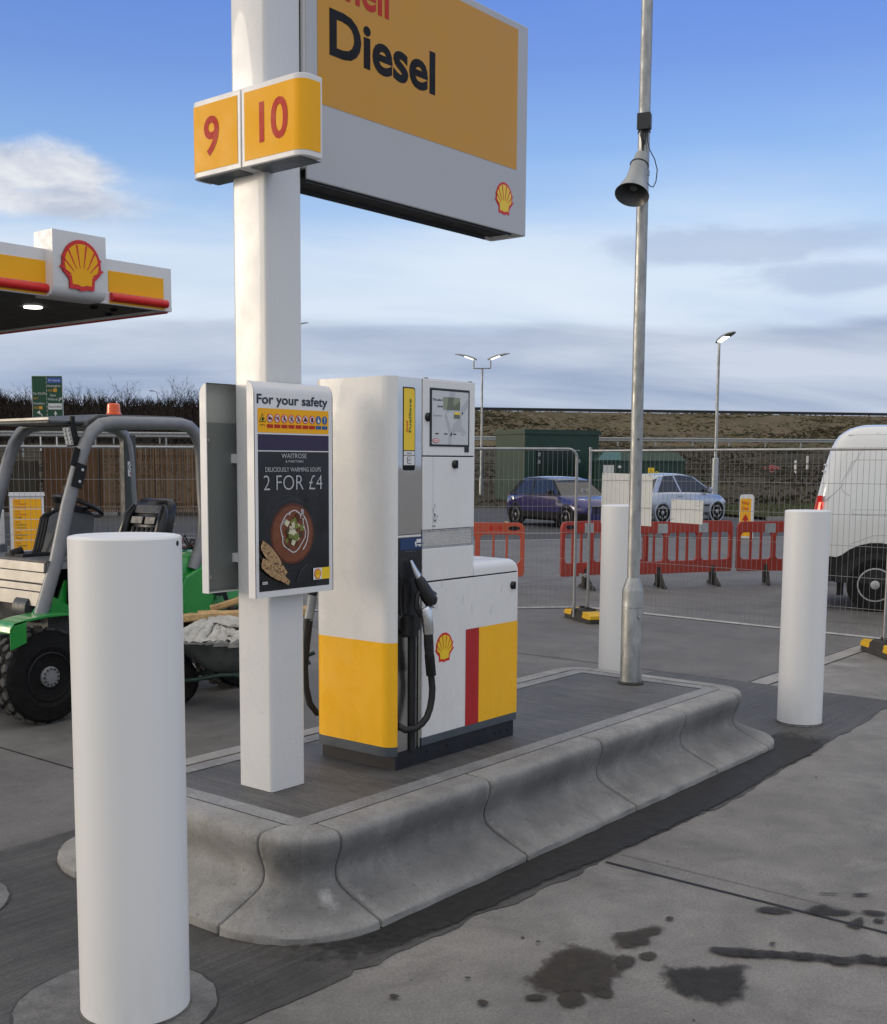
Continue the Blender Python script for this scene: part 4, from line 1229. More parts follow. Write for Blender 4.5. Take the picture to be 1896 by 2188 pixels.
# nozzle, swivel and hose
nz = MB()
nz.tube([(4.186, 3.478, 1.350), (4.200, 3.468, 1.310), (4.216, 3.455, 1.270), (4.224, 3.448, 1.248)], [0.008, 0.013, 0.018, 0.020], 'aluminium', 14)
nob = nz.build('nozzle', pump)
m = MB()
m.tube([(4.210, 3.456, 1.268), (4.222, 3.448, 1.250), (4.236, 3.438, 1.215), (4.252, 3.426, 1.180), (4.268, 3.416, 1.152), (4.276, 3.412, 1.140)], [0.022, 0.027, 0.032, 0.036, 0.034, 0.020], 'black_plastic', 16)
m.tube([(4.232, 3.445, 1.225), (4.205, 3.452, 1.185), (4.196, 3.452, 1.130), (4.212, 3.440, 1.090), (4.230, 3.428, 1.098)], [0.014, 0.012, 0.012, 0.012, 0.014], 'black_plastic', 10)
m.tube([(4.268, 3.418, 1.176), (4.286, 3.416, 1.190), (4.296, 3.414, 1.186)], [0.016, 0.013, 0.008], 'black_plastic', 10)
m.build('grip', nob)
m = MB()
nd = Vector((0.18, -1.0, 0.05)).normalized()
c0 = Vector((4.272, 3.400, 1.152))
uxn = nd.cross(Z).normalized() * -1
F = Face2(m, c0 + nd * -0.008, Z.cross(nd), nd.cross(Z.cross(nd)), 0.001)
m.prism([(0.022 * math.cos(2 * math.pi * i / 20), 0.030 * math.sin(2 * math.pi * i / 20)) for i in range(20)], c0, F.ux, F.uy, nd * -0.022, 'aluminium')
F.o = c0
F.disc(0, 0, 0.0195, 'sign_white', 1, 20, ry=0.0265)
F.disc(0, 0.009, 0.0115, 'beacon_orange', 2, 14)
m.build('badge', nob, smooth=25)
m = MB()
m.tube([(4.226, 3.424, 1.128), (4.230, 3.420, 1.118), (4.242, 3.418, 1.05), (4.249, 3.418, 1.004)], [0.022, 0.027, 0.027, 0.026], 'aluminium', 16)
m.build('swivel', nob)
m = MB()
hp = [(4.246, 3.418, 1.010), (4.250, 3.418, 0.95), (4.256, 3.418, 0.896), (4.270, 3.418, 0.80), (4.279, 3.418, 0.735), (4.276, 3.418, 0.69), (4.264, 3.420, 0.64), (4.246, 3.424, 0.60), (4.222, 3.434, 0.572), (4.190, 3.450, 0.552), (4.155, 3.480, 0.545), (4.145, 3.51, 0.56)]
m.tube(hp[:4], [0.023, 0.024, 0.022, 0.019], 'black_rubber', 14)
m.tube(hp[3:], 0.0165, 'black_rubber', 14)
for i in range(14):
    t_ = i / 13
    p = Vector(hp[2]).lerp(Vector(hp[3]), t_)
    m.lathe([(0.0195, 0), (0.0245, 0.001), (0.0245, 0.004), (0.0195, 0.005)], p, Vector(hp[2]) - Vector(hp[3]), 'black_rubber', 14)
m.build('hose', pump)
# cabinet on the right of the pillar
def panel(name, x0, x1, z0, z1, mat='pump_white', y0=PY0, dep=0.03, bev=0.0025):
    m = MB()
    m.b2((x0, y0, z0), (x1, y0 + dep, z1), mat)
    return m.build(name, pump, smooth=30, bevel=bev)
m = MB()
m.b2((4.297, PY0 + 0.012, 1.484), (4.706, PY1 - 0.012, 2.192), 'seam')
m.b2((4.297, PY0 + 0.012, 0.45), (4.706, PY1 - 0.012, 1.394), 'seam')
m.b2((4.7065, PY0 + 0.012, 0.45), (5.10, PY1 - 0.012, 1.24), 'seam')
m.b2((4.299, PY0 + 0.012, 1.394), (4.312, PY1 - 0.012, 1.484), 'steel')
m.b2((4.690, PY0 + 0.012, 1.394), (4.704, PY1 - 0.012, 1.484), 'steel')
m.build('inner_frame', pump, smooth=0)
m = MB()
m.b2((4.7062, PY0 + 0.004, 1.484), (4.712, PY1 - 0.004, 2.194), 'pump_white')
m.b2((4.7062, PY0 + 0.004, 1.24), (4.712, PY1 - 0.004, 1.394), 'pump_white')
m.b2((5.101, PY0 + 0.004, 0.475), (5.106, PY1 - 0.004, 1.236), 'pump_white')
m.b2((4.297, PY0 + 0.002, 2.1925), (4.712, PY1 - 0.002, 2.199), 'pump_white')
m.b2((4.30, PY1 - 0.0115, 0.475), (5.10, PY1, 1.236), 'pump_white')
m.b2((4.30, PY1 - 0.0115, 1.484), (4.706, PY1, 2.192), 'pump_white')
m.build('side_panels', pump, smooth=0)
door = panel('display_door', 4.301, 4.709, 1.8385, 2.194)
mid = panel('upper_door', 4.301, 4.709, 1.4855, 1.8325)
panel('valve_cover', 4.301, 4.709, 1.2385, 1.395)
low = panel('lower_door', 4.301, 5.105, 0.476, 1.2305)
m = MB()
m.b2((4.301, PY0, 0.436), (5.106, PY0 + 0.03, 0.4755), 'pump_grey')
m.b2((5.076, PY0 + 0.03, 0.4362), (5.1055, PY1, 0.4752), 'pump_grey')
m.build('skirting', pump, smooth=0, bevel=0.003)
for x_, z_ in ((4.345, 2.1995), (4.69, 2.1995)):
    m = MB()
    m.box((x_, PY0 + 0.02, z_ + 0.002), (0.02, 0.012, 0.006), 'pump_grey')
    m.build('hinge', pump, smooth=0)
# lid over the lower cabinet, rounded front and right edges
m = MB()
prof = [(PY0 + 0.001, 1.2385), (PY0 + 0.001, 1.268)] + [(PY0 + 0.035 - 0.034 * math.cos(R(a)), 1.268 + 0.034 * math.sin(R(a))) for a in range(15, 91, 15)] + [(PY1 - 0.03, 1.308), (PY1, 1.280), (PY1, 1.2385)]
def lidring(x, dz):
    return [(x, y_, 1.2385 + (z_ - 1.2385) * dz) for y_, z_ in prof]
m.loft([lidring(4.7125, 1), lidring(5.060, 1), lidring(5.078, 0.93), lidring(5.092, 0.78), lidring(5.101, 0.52), lidring(5.104, 0.2)], 'pump_white')
m.build('cabinet_lid', pump, smooth=50)
# perforated grille open right through the cabinet
def grille(y_):
    m = MB()
    x0, x1, z0, z1 = 4.314, 4.688, 1.404, 1.476
    for (a, b, c, d) in ((4.301, 1.3965, 4.709, 1.403), (4.301, 1.477, 4.709, 1.483), (4.301, 1.403, 4.313, 1.477), (4.697, 1.403, 4.709, 1.477)):
        m.b2((a, y_, b), (c, y_ + 0.008, d), 'aluminium')
    s_ = 0.0155
    def clipline(x_a, z_a, dx_, dz_):
        ts = []
        t0_, t1_ = -10, 10
        for (p_, d_, lo_, hi_) in ((x_a, dx_, x0, 4.697), (z_a, dz_, 1.403, 1.477)):
            ta, tb = (lo_ - p_) / d_, (hi_ - p_) / d_
            t0_, t1_ = max(t0_, min(ta, tb)), min(t1_, max(ta, tb))
        if t1_ > t0_:
            m.tube([(x_a + dx_ * t0_, y_ + 0.004, z_a + dz_ * t0_), (x_a + dx_ * t1_, y_ + 0.004, z_a + dz_ * t1_)], 0.0026, 'aluminium', 5, False)
    k_ = 4.20
    while k_ < 4.80:
        clipline(k_, 1.404, 0.7, 0.7)
        clipline(k_, 1.404, -0.7, 0.7)
        k_ += s_
    return m.build('grille', pump, smooth=0)
grille(PY0 + 0.002)
grille(PY1 - 0.012)
# display
m = MB()
m.b2((4.350, PY0 - 0.004, 1.882), (4.660, PY0 + 0.002, 2.158), 'black_plastic')
m.b2((4.624, PY0 - 0.004, 1.856), (4.658, PY0 + 0.002, 1.8815), 'black_plastic')
disp = m.build('display', door, smooth=0, bevel=0.002)
m = MB()
F = Face2(m, (0, PY0 - 0.004, 0), X, Z, 0.0008)
F.rect(4.362, 1.892, 4.648, 2.146, 'screen', 1, r=0.004)
F.poly([(4.50, 2.146), (4.545, 2.146), (4.52, 2.06), (4.47, 2.04), (4.50, 1.99), (4.52, 1.93), (4.51, 1.893), (4.49, 1.893), (4.495, 1.94), (4.46, 2.03), (4.49, 2.08)], 'screen_shade', 2)
F.poly([(4.648, 2.08), (4.59, 2.03), (4.59, 1.985), (4.635, 1.95), (4.55, 1.955), (4.50, 1.93), (4.53, 1.99), (4.57, 2.02), (4.60, 2.08), (4.648, 2.12)], 'screen_shade', 2)
F.rect(4.449, 2.058, 4.578, 2.118, 'lcd', 3)
F.poly([(4.475, 2.058), (4.488, 2.118), (4.53, 2.118), (4.52, 2.09), (4.545, 2.075), (4.548, 2.058)], 'lcd_dark', 4)
F.poly([(4.545, 2.085), (4.578, 2.10), (4.578, 2.058), (4.55, 2.058)], 'lcd_dark', 4)
F.rect(4.531, 2.037, 4.578, 2.048, 'label_yellow', 3); F.rect(4.531, 2.018, 4.578, 2.036, 'lcd_dark', 3)
F.disc(4.598, 2.044, 0.005, 'ink_black', 3, 10)
F.text('This sale \u00a3', 4.443, 2.098, 0.0105, 'ink_black', 3, width=0.078, align='R', bold=0.02)
F.text('Litres', 4.443, 2.068, 0.0105, 'ink_black', 3, width=0.040, align='R', bold=0.02)
F.text('Price per litre', 4.374, 2.025, 0.006, 'ink_black', 3, width=0.062)
for i, xx in enumerate((4.386, 4.455, 4.525, 4.592)):
    F.rect(xx, 1.940, xx + 0.026, 1.945, 'ink_black' if i < 3 else 'screen_shade', 3)
F.disc(4.391, 1.909, 0.025, 'bright_red', 3, 20, ry=0.011)
F.disc(4.391, 1.909, 0.021, 'sign_white', 4, 20, ry=0.008)
F.text('TOKHEIM', 4.391, 1.9055, 0.007, 'bright_red', 5, width=0.034, align='C')
m.build('screen', disp, smooth=0)
def lock(px_, pz_, parent):
    m = MB()
    m.lathe([(0.021, 0), (0.021, 0.004), (0.014, 0.010), (0.012, 0.016), (0, 0.018)], (px_, PY0, pz_), -Y, 'black_plastic', 16)
    m.box((px_, PY0 - 0.016, pz_), (0.007, 0.010, 0.040), 'black_plastic')
    m.build('lock', parent, smooth=35)
lock(4.335, 2.019, door)
lock(4.545, 1.797, mid)
lock(5.053, 1.164, low)
m = MB()      # torn remains of a sticker on the upper door
F = Face2(m, (0, PY0, 0), X, Z, 0.0008)
F.line([(4.378, 1.486), (4.378, 1.832)], 0.002, 'screen_shade', 1)
rr_ = random.Random(3)
for i in range(26):
    zz = 1.495 + 0.112 * rr_.random()
    xx = 4.392 + rr_.gauss(0, 0.006)
    s_ = rr_.uniform(0.002, 0.006)
    F.poly([(xx + s_ * math.cos(a_), zz + s_ * 0.8 * math.sin(a_)) for a_ in (0.1, 1.4, 2.9, 4.4)], rr_.choice(['ink_black', 'pump_grey', 'screen_shade']), 2)
m.build('sticker_remains', mid, smooth=0)
m = MB()
F = Face2(m, (0, PY0, 0), X, Z, 0.0010)
F.rect(4.648, 0.477, 4.7605, 0.971, 'stripe_red', 1)
F.rect(4.7605, 0.477, 5.1045, 0.971, 'pump_yellow', 1)
m.build('colour_stripes', low, smooth=0)
m = MB()
F = Face2(m, (0, PY0, 0), X, Z, 0.0010)
F.emblem(4.474, 0.902, 0.134, 1)
m.build('emblem', low, smooth=0)
for (x_, z_, l_, a_) in ((4.45, 1.20, 0.04, 80), (4.62, 1.10, 0.05, 85), (4.70, 1.05, 0.05, 95), (4.86, 1.03, 0.04, 82), (4.95, 1.13, 0.05, 75), (4.41, 1.09, 0.03, 70)):
    m = MB()
    F = Face2(m, (0, PY0, 0), X, Z, 0.0006)
    F.line([(x_, z_), (x_ + l_ * math.cos(R(a_)), z_ + l_ * math.sin(R(a_)))], 0.003, 'screen_shade', 1)
    m.build('scuff_mark', low, smooth=0)
# nozzle and hose on the far side
m = MB()
m.tube([(4.17, 4.02, 1.30), (4.15, 4.06, 1.22), (4.135, 4.08, 1.15)], [0.014, 0.022, 0.030], 'black_plastic', 12)
m.tube([(4.14, 4.075, 1.14), (4.115, 4.08, 1.02)], 0.024, 'horn_grey', 12)
m.tube([(4.115, 4.08, 1.03), (4.10, 4.085, 0.90), (4.092, 4.085, 0.78), (4.095, 4.08, 0.68), (4.11, 4.07, 0.60), (4.14, 4.05, 0.55), (4.18, 4.01, 0.55)], [0.024, 0.022, 0.0165, 0.0165, 0.0165, 0.0165, 0.0165], 'black_rubber', 12)
m.build('far_hose', pump)

# ================================================================ galvanised lamp post with loudspeaker
PBX, PBY = 6.843, 3.774
lp = thing('lamp_post', 'galvanised lamp post standing on the island beside the white bollard', 'lamp post', (PBX, PBY, T))
m = MB()
m.lathe([(0.071, T - 0.006), (0.071, 0.966), (0.067, 0.985), (0.050, 1.035), (0.0425, 1.055)], (PBX, PBY, 0), Z, 'galvanised', 32)
m.lathe([(0.0725, 0.86), (0.0728, 0.861), (0.0728, 0.866), (0.0725, 0.867)], (PBX, PBY, 0), Z, 'galvanised', 32)
m.lathe([(0.073, T - 0.006), (0.088, T - 0.001), (0.078, T + 0.008), (0.0712, T + 0.011)], (PBX, PBY, 0), Z, 'foot_rubber', 32)
m.build('base_section', lp, smooth=30)
m = MB()
m.lathe([(0.0405, 1.05), (0.0375, 3.0), (0.0345, 6.6)], (PBX, PBY, 0), Z, 'galvanised', 28)
m.build('pole', lp, smooth=30)
m = MB()
m.lathe([(0.010, 0), (0.010, 0.008), (0, 0.009)], (PBX - 0.03, PBY - 0.065, 0.80), Vector((-0.4, -0.9, 0)), 'steel', 10)
m.build('bolt', lp)
m = MB()
m.lathe([(0.006, 0), (0.006, 0.012), (0, 0.013)], (PBX - 0.028, PBY - 0.028, 1.96), Vector((-0.8, -0.5, 0)), 'box_dark', 8)
m.build('bolt', lp)
m = MB()
m.tube([(PBX, PBY, 6.55), (PBX, PBY - 0.15, 6.75), (PBX + 0.1, PBY - 0.5, 6.82)], 0.03, 'galvanised', 10)
m.loft([[(PBX + 0.1 + a, PBY - b, 6.80 + c) for a, c in ((-w_, 0), (w_, 0), (w_ * .7, h_), (-w_ * .7, h_))] for b, w_, h_ in ((0.45, 0.05, 0.05), (0.6, 0.12, 0.08), (0.95, 0.10, 0.05), (1.05, 0.05, 0.02))], 'horn_grey')
m.build('lantern', lp, smooth=35)
# junction box
fw = Vector((-_f.x, -_f.y, 0)).normalized()        # facing back towards the forecourt entrance
sd_ = Z.cross(fw)
jb = thing('junction_box', 'small black junction box strapped to the lamp post above the horn', 'junction box', (PBX + fw.x * 0.06, PBY + fw.y * 0.06, 3.88))
bc = Vector((PBX, PBY, 3.935)) + fw * 0.07 - sd_ * -0.0
rotb = Matrix((sd_, fw, Z)).transposed() @ Matrix.Rotation(R(24), 3, 'Z')
bc = bc - sd_ * 0.012
m = MB()
m.box(bc, (0.082, 0.05, 0.098), 'box_dark', rotb)
jo = m.build('case', jb, smooth=30, bevel=0.006)
m = MB()
m.box(bc + rotb @ Vector((0, 0.027, 0)), (0.086, 0.008, 0.102), 'box_dark', rotb)
m.build('lid', jb, smooth=30, bevel=0.004)
m = MB()
m.lathe([(0.0405, 0), (0.0405, 0.012)], (PBX, PBY, 3.885), Z, 'box_dark', 24)
m.build('strap', jb)
# horn loudspeaker
hs = thing('horn_loudspeaker', 'grey horn loudspeaker clamped to the lamp post, mouth pointing down', 'loudspeaker', (PBX + fw.x * 0.1, PBY + fw.y * 0.1, 3.6))
sc = (-_r.x, -_r.y)
lft = Vector((-_r.x, -_r.y, 0)).normalized()
top = Vector((PBX, PBY, 3.735)) + fw * 0.050 + lft * 0.022
mouth = top + (Z * -0.86 + fw * 0.44 + lft * 0.26).normalized() * 0.315
ax = (mouth - top).normalized()
L = (mouth - top).length
m = MB()
m.lathe([(0.030, -0.012), (0.040, -0.004), (0.043, 0.012), (0.0435, 0.05), (0.052, 0.058), (0.054, 0.085), (0.056, 0.14), (0.062, 0.19), (0.076, 0.235), (0.100, L - 0.014), (0.108, L), (0.105, L + 0.001), (0.090, L - 0.022), (0.066, L - 0.07), (0.045, L - 0.12), (0.030, L - 0.15)], top, ax, 'horn_grey', 36,
        mats=['horn_grey'] * 11 + ['horn_inside'] * 4)
m.build('horn', hs, smooth=40)
m = MB()
m.lathe([(0.0, L - 0.145), (0.028, L - 0.14), (0.030, L - 0.06), (0.022, L - 0.048), (0, L - 0.046)], top, ax, 'horn_inside', 20)
m.build('horn_core', hs, smooth=40)
m = MB()
hoop = top + ax * 0.078
u_ = ax.cross(fw).normalized(); q_ = ax.cross(u_)
m.tube([hoop + (u_ * math.cos(R(a)) + q_ * math.sin(R(a))) * 0.0565 for a in range(0, 361, 15)], 0.0035, 'box_dark', 6, False)
m.tube([hoop - fw * 0.055, Vector((PBX, PBY, hoop.z - 0.02)) + fw * 0.03], 0.009, 'galvanised', 8)
m.lathe([(0.041, 0), (0.041, 0.03)], (PBX, PBY, hoop.z - 0.045), Z, 'galvanised', 24)
m.build('clamp', hs, smooth=40)
cb = MB()
A = bc + Vector((0, 0, -0.05))
rgt = -lft
cb.tube([A + lft * 0.018, A + lft * 0.016 + Z * -0.03, A + lft * 0.008 + Z * -0.075, top + lft * -0.006 + fw * 0.0 + Z * 0.03, top + rgt * 0.022 + Z * 0.008], [0.011, 0.012, 0.008, 0.006, 0.009], 'box_dark', 10)
cb.tube([A + rgt * 0.012, A + rgt * 0.008 + Z * -0.05, A + rgt * 0.004 + Z * -0.09], [0.007, 0.006, 0.004], 'box_dark', 8)
P0 = Vector((PBX, PBY, 0)) + fw * 0.045
cb.tube([A + rgt * 0.022, P0 + rgt * 0.012 + Z * 3.83, P0 + rgt * 0.030 + Z * 3.77, P0 + rgt * 0.062 + Z * 3.715, P0 + rgt * 0.080 + Z * 3.65, P0 + rgt * 0.074 + Z * 3.58, P0 + rgt * 0.058 + Z * 3.545, P0 + rgt * 0.040 + Z * 3.548, P0 + rgt * 0.02 + Z * 3.57], 0.0036, 'box_dark', 6)
tag(cb.build('cable', origin=(PBX + fw.x * .05, PBY + fw.y * .05, 3.85)), 'thin dark cables looping from the junction box beside the lamp post', 'cable')

# ================================================================ site fence panels and their feet
def fence_panel(a, b, label, h=1.97, z0=0.13, square=False):
    a, b = Vector((a[0], a[1], 0)), Vector((b[0], b[1], 0))
    d = (b - a); Lp = d.length; d /= Lp
    q = Z.cross(d)
    root = thing('mesh_fence', label, 'mesh fence', (a.x, a.y, 0.05), 'steel mesh site fence panels')
    m = MB()
    r_ = 0.017
    rc = 0.10
    e0, e1 = 0.04, Lp - 0.04
    pts = [(e0, 0.04)] + [(e0, h - rc)] + [(e0 + rc - rc * math.cos(R(t_)), h - rc + rc * math.sin(R(t_))) for t_ in (22, 45, 68, 90)] + \
          [(e1 - rc + rc * math.sin(R(t_)), h - rc + rc * math.cos(R(t_))) for t_ in (0, 22, 45, 68, 90)] + [(e1, 0.04)]
    if square:
        pts = [(e0, 0.04), (e0, h + 0.02)]
        m.tube([a + d * e1 + Z * 0.04, a + d * e1 + Z * (h + 0.02)], r_, 'fence_metal', 10)
        m.tube([a + d * e0 + Z * (h - 0.02), a + d * e1 + Z * (h - 0.02)], r_ * 0.85, 'fence_metal', 10)
    m.tube([a + d * s_ + Z * z_ for s_, z_ in pts], r_, 'fence_metal', 10)
    m.build('frame', root)
    m = MB()
    m.tube([a + d * e0 + Z * (z0 + 0.02), a + d * e1 + Z * (z0 + 0.02)], 0.0135, 'fence_metal', 8)
    m.build('bottom_rail', root)
    m = MB()
    n = int((e1 - e0) / 0.056)
    off = q * 0.012
    for i in range(1, n):
        s_ = e0 + (e1 - e0) * i / n
        m.tube([a + d * s_ + off + Z * (z0 + 0.02), a + d * s_ + off + Z * (h - 0.005)], 0.0017, 'wire', 4, False)
    for zz in (0.42, 0.72, 1.02, 1.32, 1.62):
        m.tube([a + d * e0 + off * 1.3 + Z * zz, a + d * e1 + off * 1.3 + Z * zz], 0.0022, 'wire', 4, False)
    m.build('mesh', root, smooth=0)
    return root
FP = [(11.36, 3.53), (11.62, 7.03), (9.05, 9.42), (6.50, 11.83), (3.95, 14.24)]
fence_panel(FP[1], FP[0], 'mesh fence panel holding the large white board, right of the joint by the pump', square=True)
fence_panel((FP[1][0] - 0.06, FP[1][1] + 0.06), FP[2], 'round cornered mesh fence panel right of the pump, before the green cabin')
fence_panel(FP[2], FP[3], 'mesh fence panel hidden mostly behind the pump and white post')
fence_panel(FP[3], FP[4], 'mesh fence panel behind the green loader, in front of the price board')
fence_panel((FP[0][0] + 0.02, FP[0][1] - 0.07), (13.2, 0.55), 'mesh fence panel cut off by the right edge, beside the van', square=True)
def foot(c, ang, label):
    root = thing('ballast_block', label, 'fence block', (c[0], c[1], 0), 'rubber fence feet with yellow ends', rz=ang)
    m = MB()
    Lf, wf = 0.68, 0.22
    def ring(x, k, zt):
        return [(x, -wf / 2 * k, 0.0), (x, wf / 2 * k, 0.0), (x, wf / 2 * k * 0.86, zt), (x, -wf / 2 * k * 0.86, zt)]
    m.loft([ring(-Lf / 2, 0.9, 0.075), ring(-Lf / 2 + 0.05, 1, 0.105), ring(-0.12, 1, 0.115), ring(-0.10, 1, 0.14), ring(0.10, 1, 0.14), ring(0.12, 1, 0.115), ring(Lf / 2 - 0.05, 1, 0.105), ring(Lf / 2, 0.9, 0.075)], 'foot_rubber')
    for sx in (-0.06, 0.06):
        m.box((sx, 0, 0.15), (0.05, 0.06, 0.03), 'foot_rubber')
    m.build('block', root, local=True, smooth=0, bevel=0.008)
    for s_ in (-1, 1):
        m = MB()
        def r2(x, z0_, z1_, k):
            return [(x * s_, -wf / 2 * k, z0_), (x * s_, wf / 2 * k, z0_), (x * s_, wf / 2 * k * .9, z1_), (x * s_, -wf / 2 * k * .9, z1_)]
        m.loft([r2(Lf / 2 - 0.20, 0.05, 0.121, 0.94), r2(Lf / 2 - 0.055, 0.05, 0.121, 0.98), r2(Lf / 2 + 0.006, 0.05, 0.092, 0.92)], 'foot_yellow')
        m.build('yellow_end', root, local=True, smooth=0, bevel=0.006)
    return root
view = math.atan2(-_f.y, -_f.x)
foot((11.60, 7.02), view + 0.30, 'rubber fence foot with a yellow end under the fence joint right of the pump')
foot((11.33, 3.54), view + 0.05, 'rubber fence foot with a yellow end at the right edge under the van')
foot((9.05, 9.42), view, 'rubber fence foot behind the fuel pump')
foot((6.50, 11.83), view, 'rubber fence foot behind the green loader')
def coupler(c, z_, dirv, label):
    m = MB()
    p = Vector((c[0], c[1], z_))
    m.lathe([(0.022, -0.02), (0.024, -0.018), (0.024, 0.018), (0.022, 0.02)], p - dirv * 0.05, Z, 'galvanised', 14)
    m.lathe([(0.022, -0.02), (0.024, -0.018), (0.024, 0.018), (0.022, 0.02)], p + dirv * 0.05, Z, 'galvanised', 14)
    m.tube([p - dirv * 0.05, p + dirv * 0.05], 0.012, 'galvanised', 8)
    tag(m.build('scaffold_clamp', origin=p), label, 'clamp', 'clamps joining the fence panels')
dv = Vector((-0.7, 0.7, 0)) * 0.6
coupler((11.60, 7.045), 1.50, Vector((-0.42, 0.42, 0)), 'steel clamp at chest height joining the two fence panels right of the pump')
coupler((11.60, 7.045), 0.52, Vector((-0.42, 0.42, 0)), 'steel clamp near the ground joining the two fence panels right of the pump')
coupler((11.37, 3.50), 1.24, Vector((0.3, -0.9, 0)) * 0.5, 'upper steel clamp on the fence post by the van')
coupler((11.37, 3.50), 0.55, Vector((0.3, -0.9, 0)) * 0.5, 'lower steel clamp on the fence post by the van')

# white corrugated boards tied to the fence
fd = (Vector((*FP[0], 0)) - Vector((*FP[1], 0))).normalized()
fq = Z.cross(fd)
if fq.dot(_f) < 0: fq = -fq
def fence_board(s0, s1, z0, z1, label, mark):
    root = thing('white_board', label, 'board', tuple(Vector((*FP[1], 0)) + fd * s0 + fq * 0.03 + Z * z0), 'blank white boards tied to the mesh fence')
    m = MB()
    o = Vector((*FP[1], 0)) + fq * 0.028
    m.prism([(s0, z0), (s1, z0 - 0.01), (s1 + 0.004, z1 - 0.01), (s0 + 0.006, z1)], o, fd, Z, fq * 0.005, 'corrugated_white')
    m.build('sheet', root, smooth=0)
    m = MB()
    F = Face2(m, o, fd, Z, 0.001)
    if F.n.dot(fq) > 0: F.n = -F.n
    rr = random.Random(int(s0 * 10))
    if mark:
        for i in range(7):
            cx_, cz_ = s1 - 0.17 + rr.gauss(0, 0.012), z1 - 0.13 + rr.gauss(0, 0.03)
            s_ = rr.uniform(0.006, 0.016)
            F.poly([(cx_ + s_ * math.cos(a_), cz_ + s_ * 1.3 * math.sin(a_)) for a_ in (0.2, 1.5, 2.8, 4.4)], 'road_blue', 1 + i * 0.2)
    else:
        F.line([(s1 - 0.10, z0 + 0.19), (s1 - 0.05, z0 + 0.185), (s1 - 0.03, z0 + 0.20)], 0.01, 'reflector_tape', 1)
        F.line([(s1 - 0.09, z0 + 0.22), (s1 - 0.06, z0 + 0.215)], 0.008, 'reflector_tape', 1)
    m.build('marks', root, smooth=0)
    m = MB()
    for (ss, zz) in ((s0 + 0.03, z1 - 0.02), (s1 - 0.03, z1 - 0.03), (s0 + 0.03, z0 + 0.03)):
        m.tube([o + fd * ss + Z * zz - fq * 0.03, o + fd * (ss + 0.01) + Z * (zz + 0.012) - fq * 0.002, o + fd * ss + Z * (zz + 0.02) + fq * 0.01], 0.002, 'box_dark', 4)
    m.build('cable_ties', root, smooth=0)
def fpx(x_):     # distance along the panel
    return x_
fence_board(0.18, 0.845, 1.13, 1.70, 'large blank white board tied to the fence behind the lamp post', True)
fence_board(1.085, 1.475, 1.175, 1.425, 'small blank white board on the fence in front of the silver car', False)

